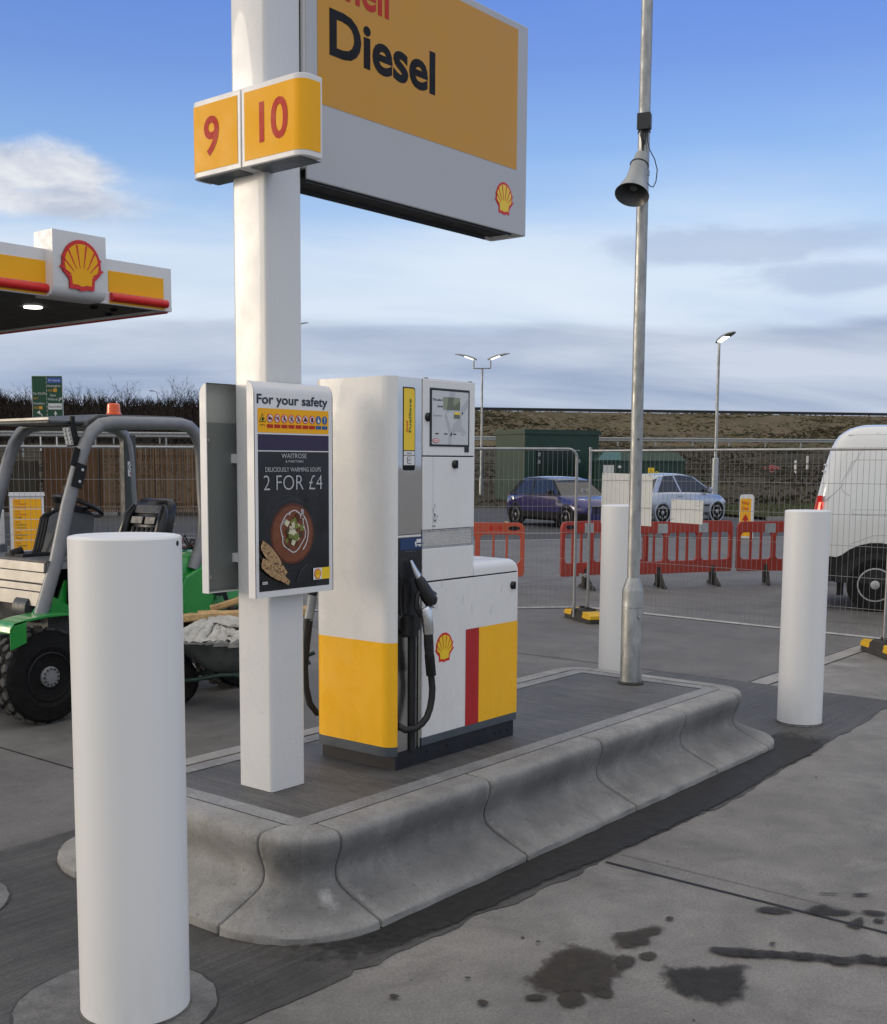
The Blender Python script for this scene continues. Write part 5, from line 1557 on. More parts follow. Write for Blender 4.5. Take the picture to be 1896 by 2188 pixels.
# ================================================================ orange chapter barriers
def barrier(a, b, label, h0=0.20, h1=0.965, tapes=True, side=1, mat='orange_plastic', handle='none'):
    a, b = Vector((*a, 0)), Vector((*b, 0))
    d = b - a; Lb = d.length
    root = thing('plastic_barrier', label, 'barrier', tuple((a + b) / 2), 'orange plastic barriers behind the fence', rz=math.atan2(d.y, d.x))
    # local: x along, z up, thickness in y. one solid panel with window openings, built as a grid of cells
    x0, x1 = -Lb / 2, Lb / 2
    H = h1 - h0
    m = MB()
    th = 0.045
    nwin = 3
    marg = 0.06
    gap = 0.07
    ww = (Lb - 2 * marg - (nwin - 1) * gap) / nwin
    wz0, wz1 = h0 + 0.24 * H, h1 - 0.22 * H
    def slab(poly):
        m.prism(poly, (0, th / 2, 0), X, Z, -Y * th, mat)
    # top band with rounded shoulders, bottom band
    rs_ = 0.09
    slab([(x0 + 0.0, wz1), (x1, wz1)] + [(x1 - rs_ + rs_ * math.cos(R(t_)), h1 - rs_ + rs_ * math.sin(R(t_))) for t_ in (0, 30, 60, 90)] + [(x0 + rs_ - rs_ * math.sin(R(t_)), h1 - rs_ + rs_ * math.cos(R(t_))) for t_ in (0, 30, 60, 90)])
    slab([(x0 + 0.03, h0), (x1 - 0.03, h0), (x1, h0 + 0.05), (x1, wz0), (x0, wz0), (x0, h0 + 0.05)])
    # uprights with rounded window corners
    ed = [x0] + [x0 + marg + i * (ww + gap) for i in range(nwin)] + [x1]
    rw = 0.06
    for i in range(nwin + 1):
        if i == 0: u0, u1 = x0, x0 + marg
        elif i == nwin: u0, u1 = x1 - marg, x1
        else: u0, u1 = x0 + marg + i * ww + (i - 1) * gap, x0 + marg + i * (ww + gap)
        poly = []
        l_r = rw if i > 0 else 0.0
        r_r = rw if i < nwin else 0.0
        lo, hi = [], []
        lo.append((u0 - l_r, wz0 + 0.0005)); lo.append((u1 + r_r, wz0 + 0.0005))
        rt = [(u1 + r_r * (1 - math.sin(R(t_))), wz0 + rw * (1 - math.cos(R(t_)))) for t_ in (30, 60, 90)] + [(u1 + r_r * (1 - math.sin(R(t_))), wz1 - rw * (1 - math.cos(R(t_)))) for t_ in (90, 60, 30)]
        tp = [(u1 + r_r, wz1 - 0.0005), (u0 - l_r, wz1 - 0.0005)]
        lt = [(u0 - l_r * (1 - math.sin(R(t_))), wz1 - rw * (1 - math.cos(R(t_)))) for t_ in (30, 60, 90)] + [(u0 - l_r * (1 - math.sin(R(t_))), wz0 + rw * (1 - math.cos(R(t_)))) for t_ in (90, 60, 30)]
        slab(lo + rt + tp + lt)
    # slim bars inside each window
    for i in range(nwin):
        w0_ = x0 + marg + i * (ww + gap)
        for k_ in (1, 2):
            xx = w0_ + ww * k_ / 3
            m.b2((xx - 0.016, -th * 0.36, wz0 - 0.001), (xx + 0.016, th * 0.36, wz1 + 0.001), mat)
    m.build('panel', root, local=True, smooth=0, bevel=0.006, seg=1)
    if tapes:
        for xx in (x0 + 0.30 * Lb, x0 + 0.70 * Lb):
            for sgn in (-1, 1):
                t = MB()
                t.b2((xx - 0.085, sgn * (th / 2 + 0.0005) - 0.001, h1 - 0.17), (xx + 0.085, sgn * (th / 2 + 0.0005) + 0.001, h1 - 0.03), 'reflector_tape')
                t.build('reflective_tape', root, local=True, smooth=0)
    if handle != 'none':
        s_ = 1 if handle == 'b' else -1
        xe = x1 if handle == 'b' else x0
        t = MB()
        t.prism([(0.075 * math.cos(2 * math.pi * i / 20) , 0.030 * math.sin(2 * math.pi * i / 20)) for i in range(20)], (xe - s_ * 0.17, 0, h1 - 0.085), X, Z, Y * 0.0, 'seam') if False else None
        tz = h1 - 0.08
        for sgn in (-1, 1):
            t.add([(xe - s_ * 0.15 + 0.085 * math.cos(2 * math.pi * i / 20), sgn * (th / 2 + 0.0012), tz + 0.032 * math.sin(2 * math.pi * i / 20)) for i in range(20)], [tuple(range(20))], 'trim_black')
            for k_ in (0.36, 0.47):
                t.add([(xe - s_ * k_ + 0.04 * math.cos(2 * math.pi * i / 16), sgn * (th / 2 + 0.0012), tz + 0.035 * math.sin(2 * math.pi * i / 16)) for i in range(16)], [tuple(range(16))], 'sign_red')
        t.build('hand_hole', root, local=True, smooth=0)
    for xx in (x0 + 0.27 * Lb, x1 - 0.20 * Lb):
        f = MB()
        f.b2((xx - 0.028, -0.03, 0.02), (xx + 0.028, 0.03, h0 + 0.10), 'foot_rubber')
        f.prism([(-0.30, 0.0), (0.30, 0.0), (0.29, 0.03), (0.16, 0.075), (0.05, 0.15), (0.03, 0.19), (-0.03, 0.19), (-0.05, 0.15), (-0.16, 0.075), (-0.29, 0.03)], (xx + 0.02, 0, 0), Vector((0.35, 0.94, 0)), Z, Vector((0.94, -0.35, 0)) * 0.045, 'foot_rubber')
        f.build('foot', root, local=True, smooth=0)
    return root
barrier((15.05, 8.36), (16.66, 7.53), 'red orange barrier with two grey tapes right of the lamp post')
barrier((16.66, 7.46), (17.95, 6.30), 'red orange barrier partly hidden behind the right bollard', h1=0.95)
barrier((14.10, 8.94), (15.72, 8.44), 'orange barrier with a hand hole behind the fence joint and white bollard', h1=0.985, mat='orange_plastic', handle='a')
barrier((12.50, 10.85), (13.80, 9.36), 'pale orange barrier standing behind the fuel pump', h1=0.97, tapes=False, mat='orange_pale', handle='b')

# ================================================================ white van
vF = Vector((0.34, -0.94, 0)).normalized()
van = thing('van', 'white panel van with lit tail lamp at the right edge', 'van', (14.66, 4.75, 0), rz=math.atan2(vF.y, vF.x))
# local frame: x forward (rear axle at x = 0), y to the left; the side seen is the right-hand one at y = 0 .. the body extends to +y
def van_half(z):
    pts = [(0.30, 0.90), (0.45, 0.955), (0.75, 0.985), (1.05, 1.0), (1.25, 0.995), (1.6, 0.955), (2.0, 0.885), (2.16, 0.83), (2.25, 0.74), (2.295, 0.58), (2.31, 0.0)]
    for (z0_, w0_), (z1_, w1_) in zip(pts[:-1], pts[1:]):
        if z0_ <= z <= z1_:
            return w0_ + (w1_ - w0_) * (z - z0_) / (z1_ - z0_)
    return 0.0
def van_rear(z):
    pts = [(0.3, -0.74), (0.75, -0.78), (1.1, -0.76), (1.4, -0.715), (1.8, -0.63), (2.05, -0.56), (2.18, -0.47), (2.26, -0.34), (2.31, -0.15)]
    for (z0_, w0_), (z1_, w1_) in zip(pts[:-1], pts[1:]):
        if z0_ <= z <= z1_:
            return w0_ + (w1_ - w0_) * (z - z0_) / (z1_ - z0_)
    return -0.15
YC = 0.93
zs = [0.62, 0.75, 0.90, 1.05, 1.15, 1.25, 1.40, 1.6, 1.8, 2.0, 2.10, 2.16, 2.21, 2.25, 2.28, 2.298, 2.308, 2.31]
def van_ring(off_, inset):
    L_ = [(van_rear(z) + off_, YC - max(0.0, van_half(z) - inset), z) for z in zs]
    Rr = [(van_rear(z) + off_, YC + max(0.0, van_half(z) - inset), z) for z in reversed(zs[:-1])]
    return L_ + Rr
m = MB()
m.loft([van_ring(0.0, 0.17), van_ring(0.015, 0.10), van_ring(0.05, 0.045), van_ring(0.11, 0.012), van_ring(0.18, 0.0), van_ring(0.6, 0.0), van_ring(1.5, 0.0), van_ring(2.6, 0.0), van_ring(3.3, 0.01)], 'van_white')
vb = m.build('body', van, local=True, smooth=50)
m = MB()
def hood(x, zt, w_):
    return [(x, YC - w_, 0.62), (x, YC - w_, zt * 0.75), (x, YC - w_ * 0.86, zt), (x, YC + w_ * 0.86, zt), (x, YC + w_, zt * 0.75), (x, YC + w_, 0.62)]
m.loft([hood(3.0, 2.22, 0.96), hood(3.4, 2.0, 0.97), hood(3.9, 1.45, 0.98), hood(4.3, 1.30, 0.95), hood(4.65, 1.0, 0.85)], 'van_white')
m.build('cab', van, local=True, smooth=50)
def side_y(z, out=0.003):
    return YC - van_half(z) - out
m = MB()   # black lower trim with the wheel arch
tr = [(-0.765, 0.36), (-0.45, 0.36)] + [(0.44 * math.cos(R(a_)), 0.35 + 0.40 * math.sin(R(a_))) for a_ in range(170, 9, -16)] + [(0.6, 0.36), (2.6, 0.36), (2.6, 0.56), (0.62, 0.60)] + [(0.545 * math.cos(R(a_)), 0.35 + 0.505 * math.sin(R(a_))) for a_ in range(20, 150, 13)] + [(-0.46, 0.665), (-0.765, 0.70)]
n = len(tr)
vs = [(x_, side_y(max(z_, 0.45), 0.018), z_) for x_, z_ in tr] + [(x_, side_y(max(z_, 0.45), -0.09), z_) for x_, z_ in tr]
m.add(vs, [tuple(range(n))] + [(i, i + n, (i + 1) % n + n, (i + 1) % n) for i in range(n)], 'trim_black')
m.b2((-0.78, 0.06, 0.36), (-0.62, 1.80, 0.66), 'trim_black')
m.b2((-0.62, 0.10, 0.40), (4.3, 1.76, 0.63), 'trim_black')
m.build('lower_trim', van, local=True, smooth=0)
m = MB()     # the dark inside of the wheel arch
m.prism([(0.47 * math.cos(R(a_)), 0.35 + 0.43 * math.sin(R(a_))) for a_ in range(0, 181, 15)], (0, -0.057, 0), X, Z, Y * 0.02, 'seam')
m.prism([(-0.44, 0.18), (-0.36, 0.18), (-0.36, 0.45), (-0.44, 0.5)], (0, 0.05, 0), X, Z, Y * 0.18, 'trim_black')
m.build('wheel_arch', van, local=True, smooth=0)
def wheel(root, cx_, cy_, r_, w_, out, tmat='tyre', rimr=0.62, rmat='rim_silver', spokes=5, name='wheel', holes=0):
    """a wheel part with its rim: axis along local y, out = +-1 the outer side"""
    t = MB()
    o = Vector((cx_, cy_, r_))
    ax_ = Vector((0, out, 0))
    t.lathe([(r_ * rimr, -w_), (r_ * 0.93, -w_), (r_, -w_ + 0.03), (r_, -0.03), (r_ * 0.95, -0.006), (r_ * (rimr + 0.10), 0.004), (r_ * rimr, -0.012)], o, ax_, tmat, 40)
    wo = t.build(name, root, local=True, smooth=35)
    t = MB()
    ri = r_ * rimr
    t.lathe([(ri * 1.0, -0.05), (ri * 1.0, -0.006), (ri * 0.93, -0.004), (ri * 0.90, -0.022), (ri * 0.88, -0.06), (0, -0.062)], o, ax_, rmat, 40, mats=[rmat, rmat, rmat, rmat, rmat if holes else 'trim_black'])
    for i in range(holes):
        a_ = 2 * math.pi * i / holes
        t.lathe([(ri * 0.11, 0), (ri * 0.11, 0.003), (0, 0.003)], o + Vector((math.cos(a_), 0, math.sin(a_))) * ri * 0.66 + ax_ * -0.060, ax_, 'seam', 12)
    for i in range(0 if holes else spokes):
        a_ = 2 * math.pi * i / spokes + 0.3
        d_ = Vector((math.cos(a_), 0, math.sin(a_)))
        qq = d_.cross(ax_)
        t.loft([[o + d_ * (ri * k_) + qq * (ww_ * s1) + ax_ * (-0.02 + dz_ + s2 * 0.010) for s1, s2 in ((-1, -1), (1, -1), (1, 1), (-1, 1))] for k_, ww_, dz_ in ((0.12, ri * 0.15, 0.0), (0.5, ri * 0.13, -0.004), (0.92, ri * 0.15, 0.0))], rmat)
    t.lathe([(ri * 0.26, -0.035), (ri * 0.26, -0.006), (ri * 0.20, 0.0), (0, 0.001)], o, ax_, rmat, 20)
    for i in range(5):
        a_ = 2 * math.pi * i / 5
        t.lathe([(ri * 0.06, 0), (ri * 0.06, 0.006), (0, 0.008)], o + Vector((math.cos(a_), 0, math.sin(a_))) * ri * 0.40 + ax_ * -0.018, ax_, 'trim_black', 8)
    t.build('rim', wo, local=True, smooth=35)
    return wo
wheel(van, 0.0, -0.063, 0.335, 0.21, -1, rmat='rim_silver', holes=8)
wheel(van, 0.0, 1.815, 0.335, 0.21, 1)
wheel(van, 3.25, 0.0, 0.335, 0.21, -1)
wheel(van, 3.25, 1.815, 0.335, 0.21, 1)
m = MB()
lz = [1.14, 1.20, 1.27, 1.34, 1.42]
rows = []
for z in lz:
    k_ = 0.10 if z > 1.15 else 0.06
    x_ = van_rear(z)
    rows.append([(x_ - 0.004, YC - van_half(z) + 0.11, z), (x_ + 0.03, YC - van_half(z) + 0.05, z), (x_ + 0.06, YC - van_half(z) + 0.022, z), (x_ + 0.06 + k_ * (1.5 - z) , YC - van_half(z) - 0.002, z)])
m.loft(rows, 'tail_red', closed=False, caps=False)
tl_ = m.build('tail_lamp', van, local=True, smooth=40)
for s_, z_ in ((0.9, 1.29),):
    m = MB()
    m.add([(van_rear(z) + 0.035, YC - van_half(z) + 0.036, z) for z in (1.24, 1.34)] + [(van_rear(z) + 0.085, YC - van_half(z) + 0.004, z) for z in (1.34, 1.24)], [(0, 1, 2, 3)], 'tail_lit')
    m.build('lit_lens', tl_, local=True, smooth=0)
m = MB()     # pressed panel seams
mk('seam_grey', (0.38, 0.385, 0.39), 0.5)
def seamline(pts, r_=0.0040):
    m.tube([(x_, side_y(z_, -0.0015), z_) for x_, z_ in pts], r_, 'seam_grey', 5, True)
seamline([(van_rear(z) + dx_, z) for z, dx_ in ((1.36, 0.10), (1.45, 0.19), (1.55, 0.26), (1.75, 0.30), (2.0, 0.37), (2.18, 0.42), (2.26, 0.46))])
seamline([(-0.38, 2.165), (0.4, 2.17), (2.6, 2.17)])
seamline([(-0.33, 1.83), (-0.28, 1.86), (0.4, 1.862), (2.6, 1.862)])
seamline([(-0.33, 1.83), (-0.37, 1.72), (-0.43, 1.60), (-0.44, 1.52), (-0.41, 1.47), (-0.34, 1.42)])
seamline([(-0.30, 1.20), (-0.30, 1.255), (0.6, 1.255), (2.6, 1.255)])
seamline([(-0.30, 1.20), (2.6, 1.205)])
seamline([(-0.31, 0.83), (-0.05, 0.94), (0.25, 0.96), (0.52, 0.88)], 0.004)
m.build('panel_seams', vb, local=True, smooth=0)
for z_ in (1.72, 1.80):
    m = MB()
    m.box((van_rear(z_) - 0.015, YC - van_half(z_) + 0.10, z_), (0.05, 0.04, 0.022), 'van_white')
    m.box((van_rear(z_) - 0.035, YC - van_half(z_) + 0.09, z_ + 0.0), (0.02, 0.03, 0.05), 'trim_black')
    m.build('door_hinge', van, local=True, smooth=0, bevel=0.004)

# ================================================================ parked cars
def car(name, label, loc, rz, L, Wd, Hc, prof, roof, base, paint, roofpaint, cls, wheelpos, wr, rmat, group=None):
    """prof: list of (x, z_belt) from tail to nose; base/roof: greenhouse outlines in side view"""
    root = thing(name, label, 'car', loc, group, rz=rz)
    m = MB()
    rings = []
    for (x, zt, w_) in prof:
        rings.append([(x, -w_ * 0.86, 0.19), (x, -w_ * 0.97, 0.27), (x, -w_, 0.45), (x, -w_, 0.62), (x, -w_ * 0.965, zt - 0.05), (x, -w_ * 0.90, zt), (x, 0, zt + 0.015),
                      (x, w_ * 0.90, zt), (x, w_ * 0.965, zt - 0.05), (x, w_, 0.62), (x, w_, 0.45), (x, w_ * 0.97, 0.27), (x, w_ * 0.86, 0.19)])
    m.loft(rings, paint, mats=lambda i, j: cls if j in (0, 1, 10, 11, 12) else paint)
    body = m.build('body', root, local=True, smooth=40)
    # greenhouse: glass block, roof skin and pillars
    hw = Wd / 2
    def gpt(x, z, s_):
        k_ = (z - base[0][1]) / (Hc - base[0][1])
        return (x, s_ * hw * (0.905 - 0.20 * k_), z)
    zb = base[0][1]
    (xb0, _), (xb1, _) = base
    (xr0, zr0), (xrm, zrm), (xr1, zr1) = roof
    g = MB()
    side = [(xb0, zb - 0.01), (xb1, zb - 0.01), (xr1, zr1 - 0.03), (xrm, zrm - 0.025), (xr0, zr0 - 0.03)]
    vs = [gpt(x, z, -1) for x, z in side] + [gpt(x, z, 1) for x, z in side]
    n = len(side)
    g.add(vs, [tuple(range(n)), tuple(range(2 * n - 1, n - 1, -1))] + [(i, i + n, (i + 1) % n + n, (i + 1) % n) for i in range(n)], 'car_glass')
    g.build('windows', root, local=True, smooth=0)
    g = MB()
    def bar(s_, x0, z0, x1, z1, wd, mat=paint, out=0.006):
            a = Vector(gpt(x0, z0, s_)); b = Vector(gpt(x1, z1, s_))
            g.loft([[p + Vector((-wd / 2, s_ * -0.02, 0)), p + Vector((wd / 2, s_ * -0.02, 0)), p + Vector((wd / 2, s_ * out, 0)), p + Vector((-wd / 2, s_ * out, 0))] for p in (a, b)], mat)
    pm_ = 'trim_black' if cls == 'trim_black' else paint
    for args in ((xb0 + 0.10, zb - 0.01, xr0 + 0.10, zr0 - 0.02, 0.20, pm_), (xb1 - 0.02, zb - 0.01, xr1 - 0.01, zr1 - 0.02, 0.07, pm_), ((xb0 + xb1) / 2 - 0.12, zb - 0.01, (xr0 + xr1) / 2 - 0.10, zrm - 0.03, 0.07, pm_)):
        for s_ in (-1, 1):
            g = MB()
            bar(s_, *args)
            g.build('pillar', root, local=True, smooth=0)
    g = MB()
    rr = []
    for x, z, k_ in ((xr0 - 0.10, zr0 - 0.075, 0.90), (xr0, zr0 - 0.01, 0.97), (xr0 + 0.25, (zr0 + zrm) / 2 + 0.015, 1.0), (xrm, zrm + 0.012, 1.0), ((xrm + xr1) / 2, (zrm + zr1) / 2 + 0.015, 1.0), (xr1, zr1 - 0.005, 0.97), (xr1 + 0.07, zr1 - 0.045, 0.93)):
        w_ = hw * 0.73 * k_
        rr.append([(x, -w_, z - 0.045), (x, -w_ * 0.97, z - 0.012), (x, -w_ * 0.80, z + 0.008), (x, 0, z + 0.022), (x, w_ * 0.80, z + 0.008), (x, w_ * 0.97, z - 0.012), (x, w_, z - 0.045)])
    g.loft(rr, roofpaint)
    g.build('roof', root, local=True, smooth=45)
    for i, (x, s_) in enumerate(((wheelpos[0], -1), (wheelpos[0], 1), (wheelpos[1], -1), (wheelpos[1], 1))):
        t = MB()
        t.lathe([(wr + 0.065, -0.10), (wr + 0.065, 0.004), (wr + 0.045, 0.010), (wr + 0.010, 0.004), (wr + 0.01, -0.02), (0, -0.02)], (x, s_ * (hw - 0.004), wr), Vector((0, s_, 0)), cls if cls == 'trim_black' else paint, 32, mats=['trim_black' if cls == 'trim_black' else paint] * 3 + ['seam'] * 2)
        t.build('wheel_arch', root, local=True, smooth=35)
        wheel(root, x, s_ * (hw + 0.002), wr, 0.19, s_, rimr=0.68, rmat=rmat)
    return root, body
# purple hatchback
MF = Vector((27.84 - 28.755, 17.52 - 19.846, 0)).normalized()
ML = Vector((-MF.y, MF.x, 0))
mc = Vector((28.755, 19.846, 0)) + MF * 1.25 + Z.cross(MF) * 0.86
mini, mbody = car('hatchback_car', 'dark purple hatchback with black wheel arches parked before the green cabin', tuple(mc), math.atan2(MF.y, MF.x), 3.85, 1.72, 1.40,
    [(-1.86, 0.80, 0.72), (-1.80, 0.86, 0.80), (-1.55, 0.90, 0.85), (-0.8, 0.92, 0.86), (0.1, 0.925, 0.86), (0.75, 0.925, 0.86), (1.0, 0.91, 0.86), (1.45, 0.86, 0.84), (1.75, 0.78, 0.78), (1.90, 0.66, 0.66), (1.94, 0.58, 0.58)],
    [(-1.30, 1.37), (-0.40, 1.42), (0.32, 1.37)], [(-1.72, 0.90), (0.92, 0.91)], 'mini_purple', 'mini_roof', 'trim_black', (-1.25, 1.25), 0.305, 'rim_dark')
def extra(root, name, build):
    t = MB(); build(t); return t.build(name, root, local=True, smooth=40)
for s_ in (-1, 1):
    extra(mini, 'headlight', lambda t: (t.lathe([(0.145, -0.03), (0.145, 0.012), (0.125, 0.02), (0.118, 0.014), (0, 0.03)], (1.66, s_ * 0.60, 0.70), Vector((0.80, s_ * 0.42, 0.42)), 'chrome', 24, mats=['chrome', 'chrome', 'chrome', 'headlamp'])))
    extra(mini, 'wing_mirror', lambda t: t.loft([[(0.62 + dx_ , s_ * (0.86 + dy_), 1.0 + dz_) for dx_, dz_ in ((-k_, -k_ * .6), (k_, -k_ * .6), (k_, k_ * .7), (-k_, k_ * .7))] for dy_, k_ in ((-0.04, 0.02), (0.02, 0.085), (0.12, 0.095), (0.17, 0.06))], 'trim_black'))
    extra(mini, 'door_handle', lambda t: t.box((-0.36, s_ * 0.852, 0.80), (0.16, 0.025, 0.03), 'chrome'))
    extra(mini, 'belt_trim', lambda t: t.box((-0.35, s_ * 0.80, 0.922), (2.4, 0.03, 0.02), 'chrome'))
    extra(mini, 'tail_light', lambda t: t.box((-1.79, s_ * 0.66, 0.75), (0.06, 0.16, 0.24), 'tail_red'))
extra(mini, 'fuel_cap', lambda t: t.lathe([(0.075, 0), (0.075, 0.012), (0.06, 0.016), (0, 0.017)], (-1.42, -0.845, 0.79), Vector((0, -1, 0.15)), 'chrome', 18))
extra(mini, 'side_scuttle', lambda t: t.box((0.95, -0.862, 0.76), (0.16, 0.02, 0.06), 'chrome'))
extra(mini, 'grille', lambda t: (t.box((1.915, 0, 0.53), (0.05, 0.92, 0.22), 'trim_black'), t.box((1.925, 0, 0.645), (0.05, 0.96, 0.022), 'chrome')))
# silver hatchback
sv, sbody = car('hatchback_car', 'silver hatchback seen from behind the small white board', (34.6, 17.75, 0), R(-17), 3.7, 1.66, 1.47,
    [(-1.80, 0.80, 0.72), (-1.76, 0.90, 0.78), (-1.6, 0.93, 0.82), (-0.8, 0.93, 0.83), (0.0, 0.92, 0.83), (0.7, 0.90, 0.83), (1.0, 0.88, 0.82), (1.45, 0.80, 0.79), (1.72, 0.68, 0.72), (1.82, 0.55, 0.62)],
    [(-1.25, 1.44), (-0.35, 1.49), (0.25, 1.43)], [(-1.62, 0.92), (1.10, 0.90)], 'car_silver', 'car_silver', 'car_silver', (-1.22, 1.22), 0.295, 'rim_silver')
for s_ in (-1, 1):
    extra(sv, 'tail_light', lambda t: t.loft([[(-1.80 + a_, s_ * (0.62 + b_), z_) for a_, b_ in ((-0.015, 0.0), (0.02, 0.19), (0.10, 0.20), (0.06, 0.0))] for z_ in (0.72, 0.85, 1.0)], 'tail_red'))
    extra(sv, 'wing_mirror', lambda t: t.loft([[(0.78 + dx_, s_ * (0.80 + dy_), 1.0 + dz_) for dx_, dz_ in ((-k_, -k_ * .7), (k_, -k_ * .7), (k_, k_ * .8), (-k_, k_ * .8))] for dy_, k_ in ((-0.03, 0.02), (0.02, 0.08), (0.12, 0.09), (0.17, 0.05))], 'car_silver'))
    extra(sv, 'door_handle', lambda t: t.box((-0.45, s_ * 0.825, 0.80), (0.18, 0.025, 0.035), 'car_silver'))
    extra(sv, 'side_moulding', lambda t: t.box((0.0, s_ * 0.832, 0.50), (1.7, 0.016, 0.05), 'trim_black'))
extra(sv, 'bumper', lambda t: t.box((-1.80, 0, 0.48), (0.06, 1.50, 0.10), 'trim_black'))

# ================================================================ compact loader
ld = thing('compact_loader', 'green compact loader with grey roll bars and orange beacon behind the bollard', 'loader', (5.4, 7.5, 0))
def lwheel(cx_, cy_, out):
    r_, w_ = 0.335, 0.26
    t = MB()
    o = Vector((cx_, cy_, r_))
    a_ = Vector((0, out, 0))
    t.lathe([(r_ * 0.50, -w_), (r_ * 0.88, -w_), (r_ * 0.95, -w_ + 0.02), (r_ * 0.955, -0.02), (r_ * 0.90, 0.0), (r_ * 0.62, 0.012), (r_ * 0.50, -0.01)], o, a_, 'tyre', 48)
    wo = t.build('wheel', ld, smooth=35)
    t = MB()     # tread blocks
    nb = 22
    for k_, row in enumerate((-0.05, -0.13, -0.21)):
        for i in range(nb):
            an = 2 * math.pi * (i + 0.5 * (k_ % 2)) / nb
            d_ = Vector((math.cos(an), 0, math.sin(an)))
            q_ = d_.cross(a_)
            c_ = o + a_ * row
            t.loft([[c_ + d_ * rr_ + (q_ * math.cos(b_) * 0.035 + a_ * math.sin(b_) * 0.030) * s_ for b_ in [math.pi / 3 * j for j in range(6)]] for rr_, s_ in ((r_ * 0.93, 1.05), (r_ * 1.0, 0.92))], 'tyre_lug')
    t.build('tread', wo, smooth=0)
    t = MB()
    t.lathe([(r_ * 0.52, -0.05), (r_ * 0.52, 0.0), (r_ * 0.49, 0.006), (r_ * 0.45, -0.03), (0, -0.05)], o, a_, 'trim_black', 32)
    t.lathe([(0.072, -0.05), (0.072, 0.008), (0.066, 0.014), (0.046, 0.014), (0.044, 0.022), (0, 0.024)], o, a_, 'loader_grey', 28)
    for i in range(12):
        an = 2 * math.pi * i / 12
        t.lathe([(0.006, 0), (0.006, 0.008), (0, 0.009)], o + Vector((math.cos(an), 0, math.sin(an))) * 0.057 + a_ * 0.013, a_, 'trim_black', 6)
    for i in range(6):
        an = 2 * math.pi * i / 6 + 0.4
        t.lathe([(0.011, 0), (0.011, 0.016), (0, 0.017)], o + Vector((math.cos(an), 0, math.sin(an))) * 0.115 + a_ * -0.032, a_, 'trim_black', 8)
    t.build('rim', wo, smooth=35)
for cx_ in (4.49, 6.25):
    lwheel(cx_, 6.95, -1)
    lwheel(cx_, 8.05, 1)
m = MB()     # front frame and axle
m.b2((4.62, 7.16, 0.28), (5.15, 7.84, 0.80), 'loader_dark')
m.b2((4.30, 7.25, 0.28), (4.625, 7.75, 0.62), 'loader_dark')
m.b2((5.14, 7.38, 0.30), (6.30, 7.62, 0.55), 'loader_dark')
m.tube([(4.49, 7.15, 0.335), (4.49, 7.85, 0.335)], 0.09, 'loader_dark', 14)
m.tube([(6.25, 7.15, 0.335), (6.25, 7.85, 0.335)], 0.09, 'loader_dark', 14)
m.build('chassis', ld, smooth=30)
m = MB()
m.lathe([(0.10, 0), (0.10, 0.16), (0, 0.17)], (4.60, 7.42, 0.77), -Y, 'loader_dark', 18)
m.build('hydraulic_motor', ld, smooth=30)
for sy, yy in ((-1, 6.90), (1, 7.90)):
    m = MB()
    top = [(4.17, 0.685), (4.20, 0.740), (4.30, 0.758), (4.45, 0.772), (4.60, 0.770), (4.72, 0.745), (4.84, 0.70)]
    m.prism(top + [(x_, z_ - 0.018) for x_, z_ in reversed(top)], (0, yy, 0), X, Z, Y * 0.21, 'loader_green')
    m.prism([(4.17, 0.70), (4.20, 0.74), (4.29, 0.752), (4.29, 0.60), (4.17, 0.56)], (0, yy + (0.0 if sy < 0 else 0.195), 0), X, Z, Y * 0.012, 'loader_green')
    m.prism([(4.46, 0.772), (4.56, 0.90), (4.66, 0.85), (4.78, 0.78), (4.84, 0.70), (4.70, 0.745), (4.60, 0.77)], (0, yy + 0.19 if sy < 0 else yy + 0.01, 0), X, Z, Y * 0.014, 'loader_green')
    m.build('mudguard', ld, smooth=30, bevel=0.003)
m = MB()     # front plates of bright folded steel
for (z0_, z1_, xo) in ((1.045, 1.110, 0.0), (0.965, 1.040, 0.004), (0.905, 0.955, 0.008), (0.80, 0.90, 0.0)):
    m.prism([(4.535 + xo, z0_), (4.535 + xo + (z1_ - z0_) * 0.10, z1_), (4.56 + xo, z1_ + 0.001), (4.562 + xo, z0_)], (0, 7.06, 0), X, Z, Y * 0.92, 'loader_steel')
m.b2((4.566, 7.07, 0.80), (4.60, 7.97, 1.10), 'loader_dark')
m.build('front_plates', ld, smooth=0, bevel=0.003)
m = MB()
m.b2((4.55, 7.05, 1.1105), (5.45, 7.98, 1.124), 'loader_floor')
m.b2((4.56, 7.051, 1.06), (5.40, 7.062, 1.110), 'loader_grey')
m.build('floor_plate', ld, smooth=0, bevel=0.002)
m = MB()     # bellows / articulated joint cover
m.lathe([(0.20, 0), (0.23, 0.10), (0.22, 0.25), (0.18, 0.33)], (4.95, 7.2, 0.72), Z, 'black_rubber', 24)
m.b2((4.75, 7.06, 0.80), (5.30, 7.15, 1.105), 'trim_black')
m.build('side_cover', ld, smooth=30)
for yy, pm in ((7.05, 'loader_grey'), (7.96, 'loader_grey')):
    m = MB()
    pts = [(4.495, 0.755), (4.56, 0.93), (4.629, 1.116), (4.736, 1.503), (4.842, 1.812), (4.90, 1.945), (4.955, 2.020), (5.03, 2.070), (5.12, 2.085), (5.25, 2.088), (5.50, 2.092), (5.74, 2.094), (5.83, 2.075), (5.895, 2.025), (5.93, 1.95), (5.945, 1.85), (5.955, 1.60), (5.965, 1.40), (5.95, 1.25), (5.90, 1.10), (5.84, 0.98)]
    m.tube([(x_, yy, z_) for x_, z_ in pts], 0.048, pm, 14, True)
    m.build('roll_bar', ld, smooth=45)
m = MB()
m.b2((5.87, 7.92, 1.0), (5.99, 7.985, 2.03), 'loader_dark')
rp_ = m.build('rear_post', ld, smooth=0, bevel=0.008)
m = MB()
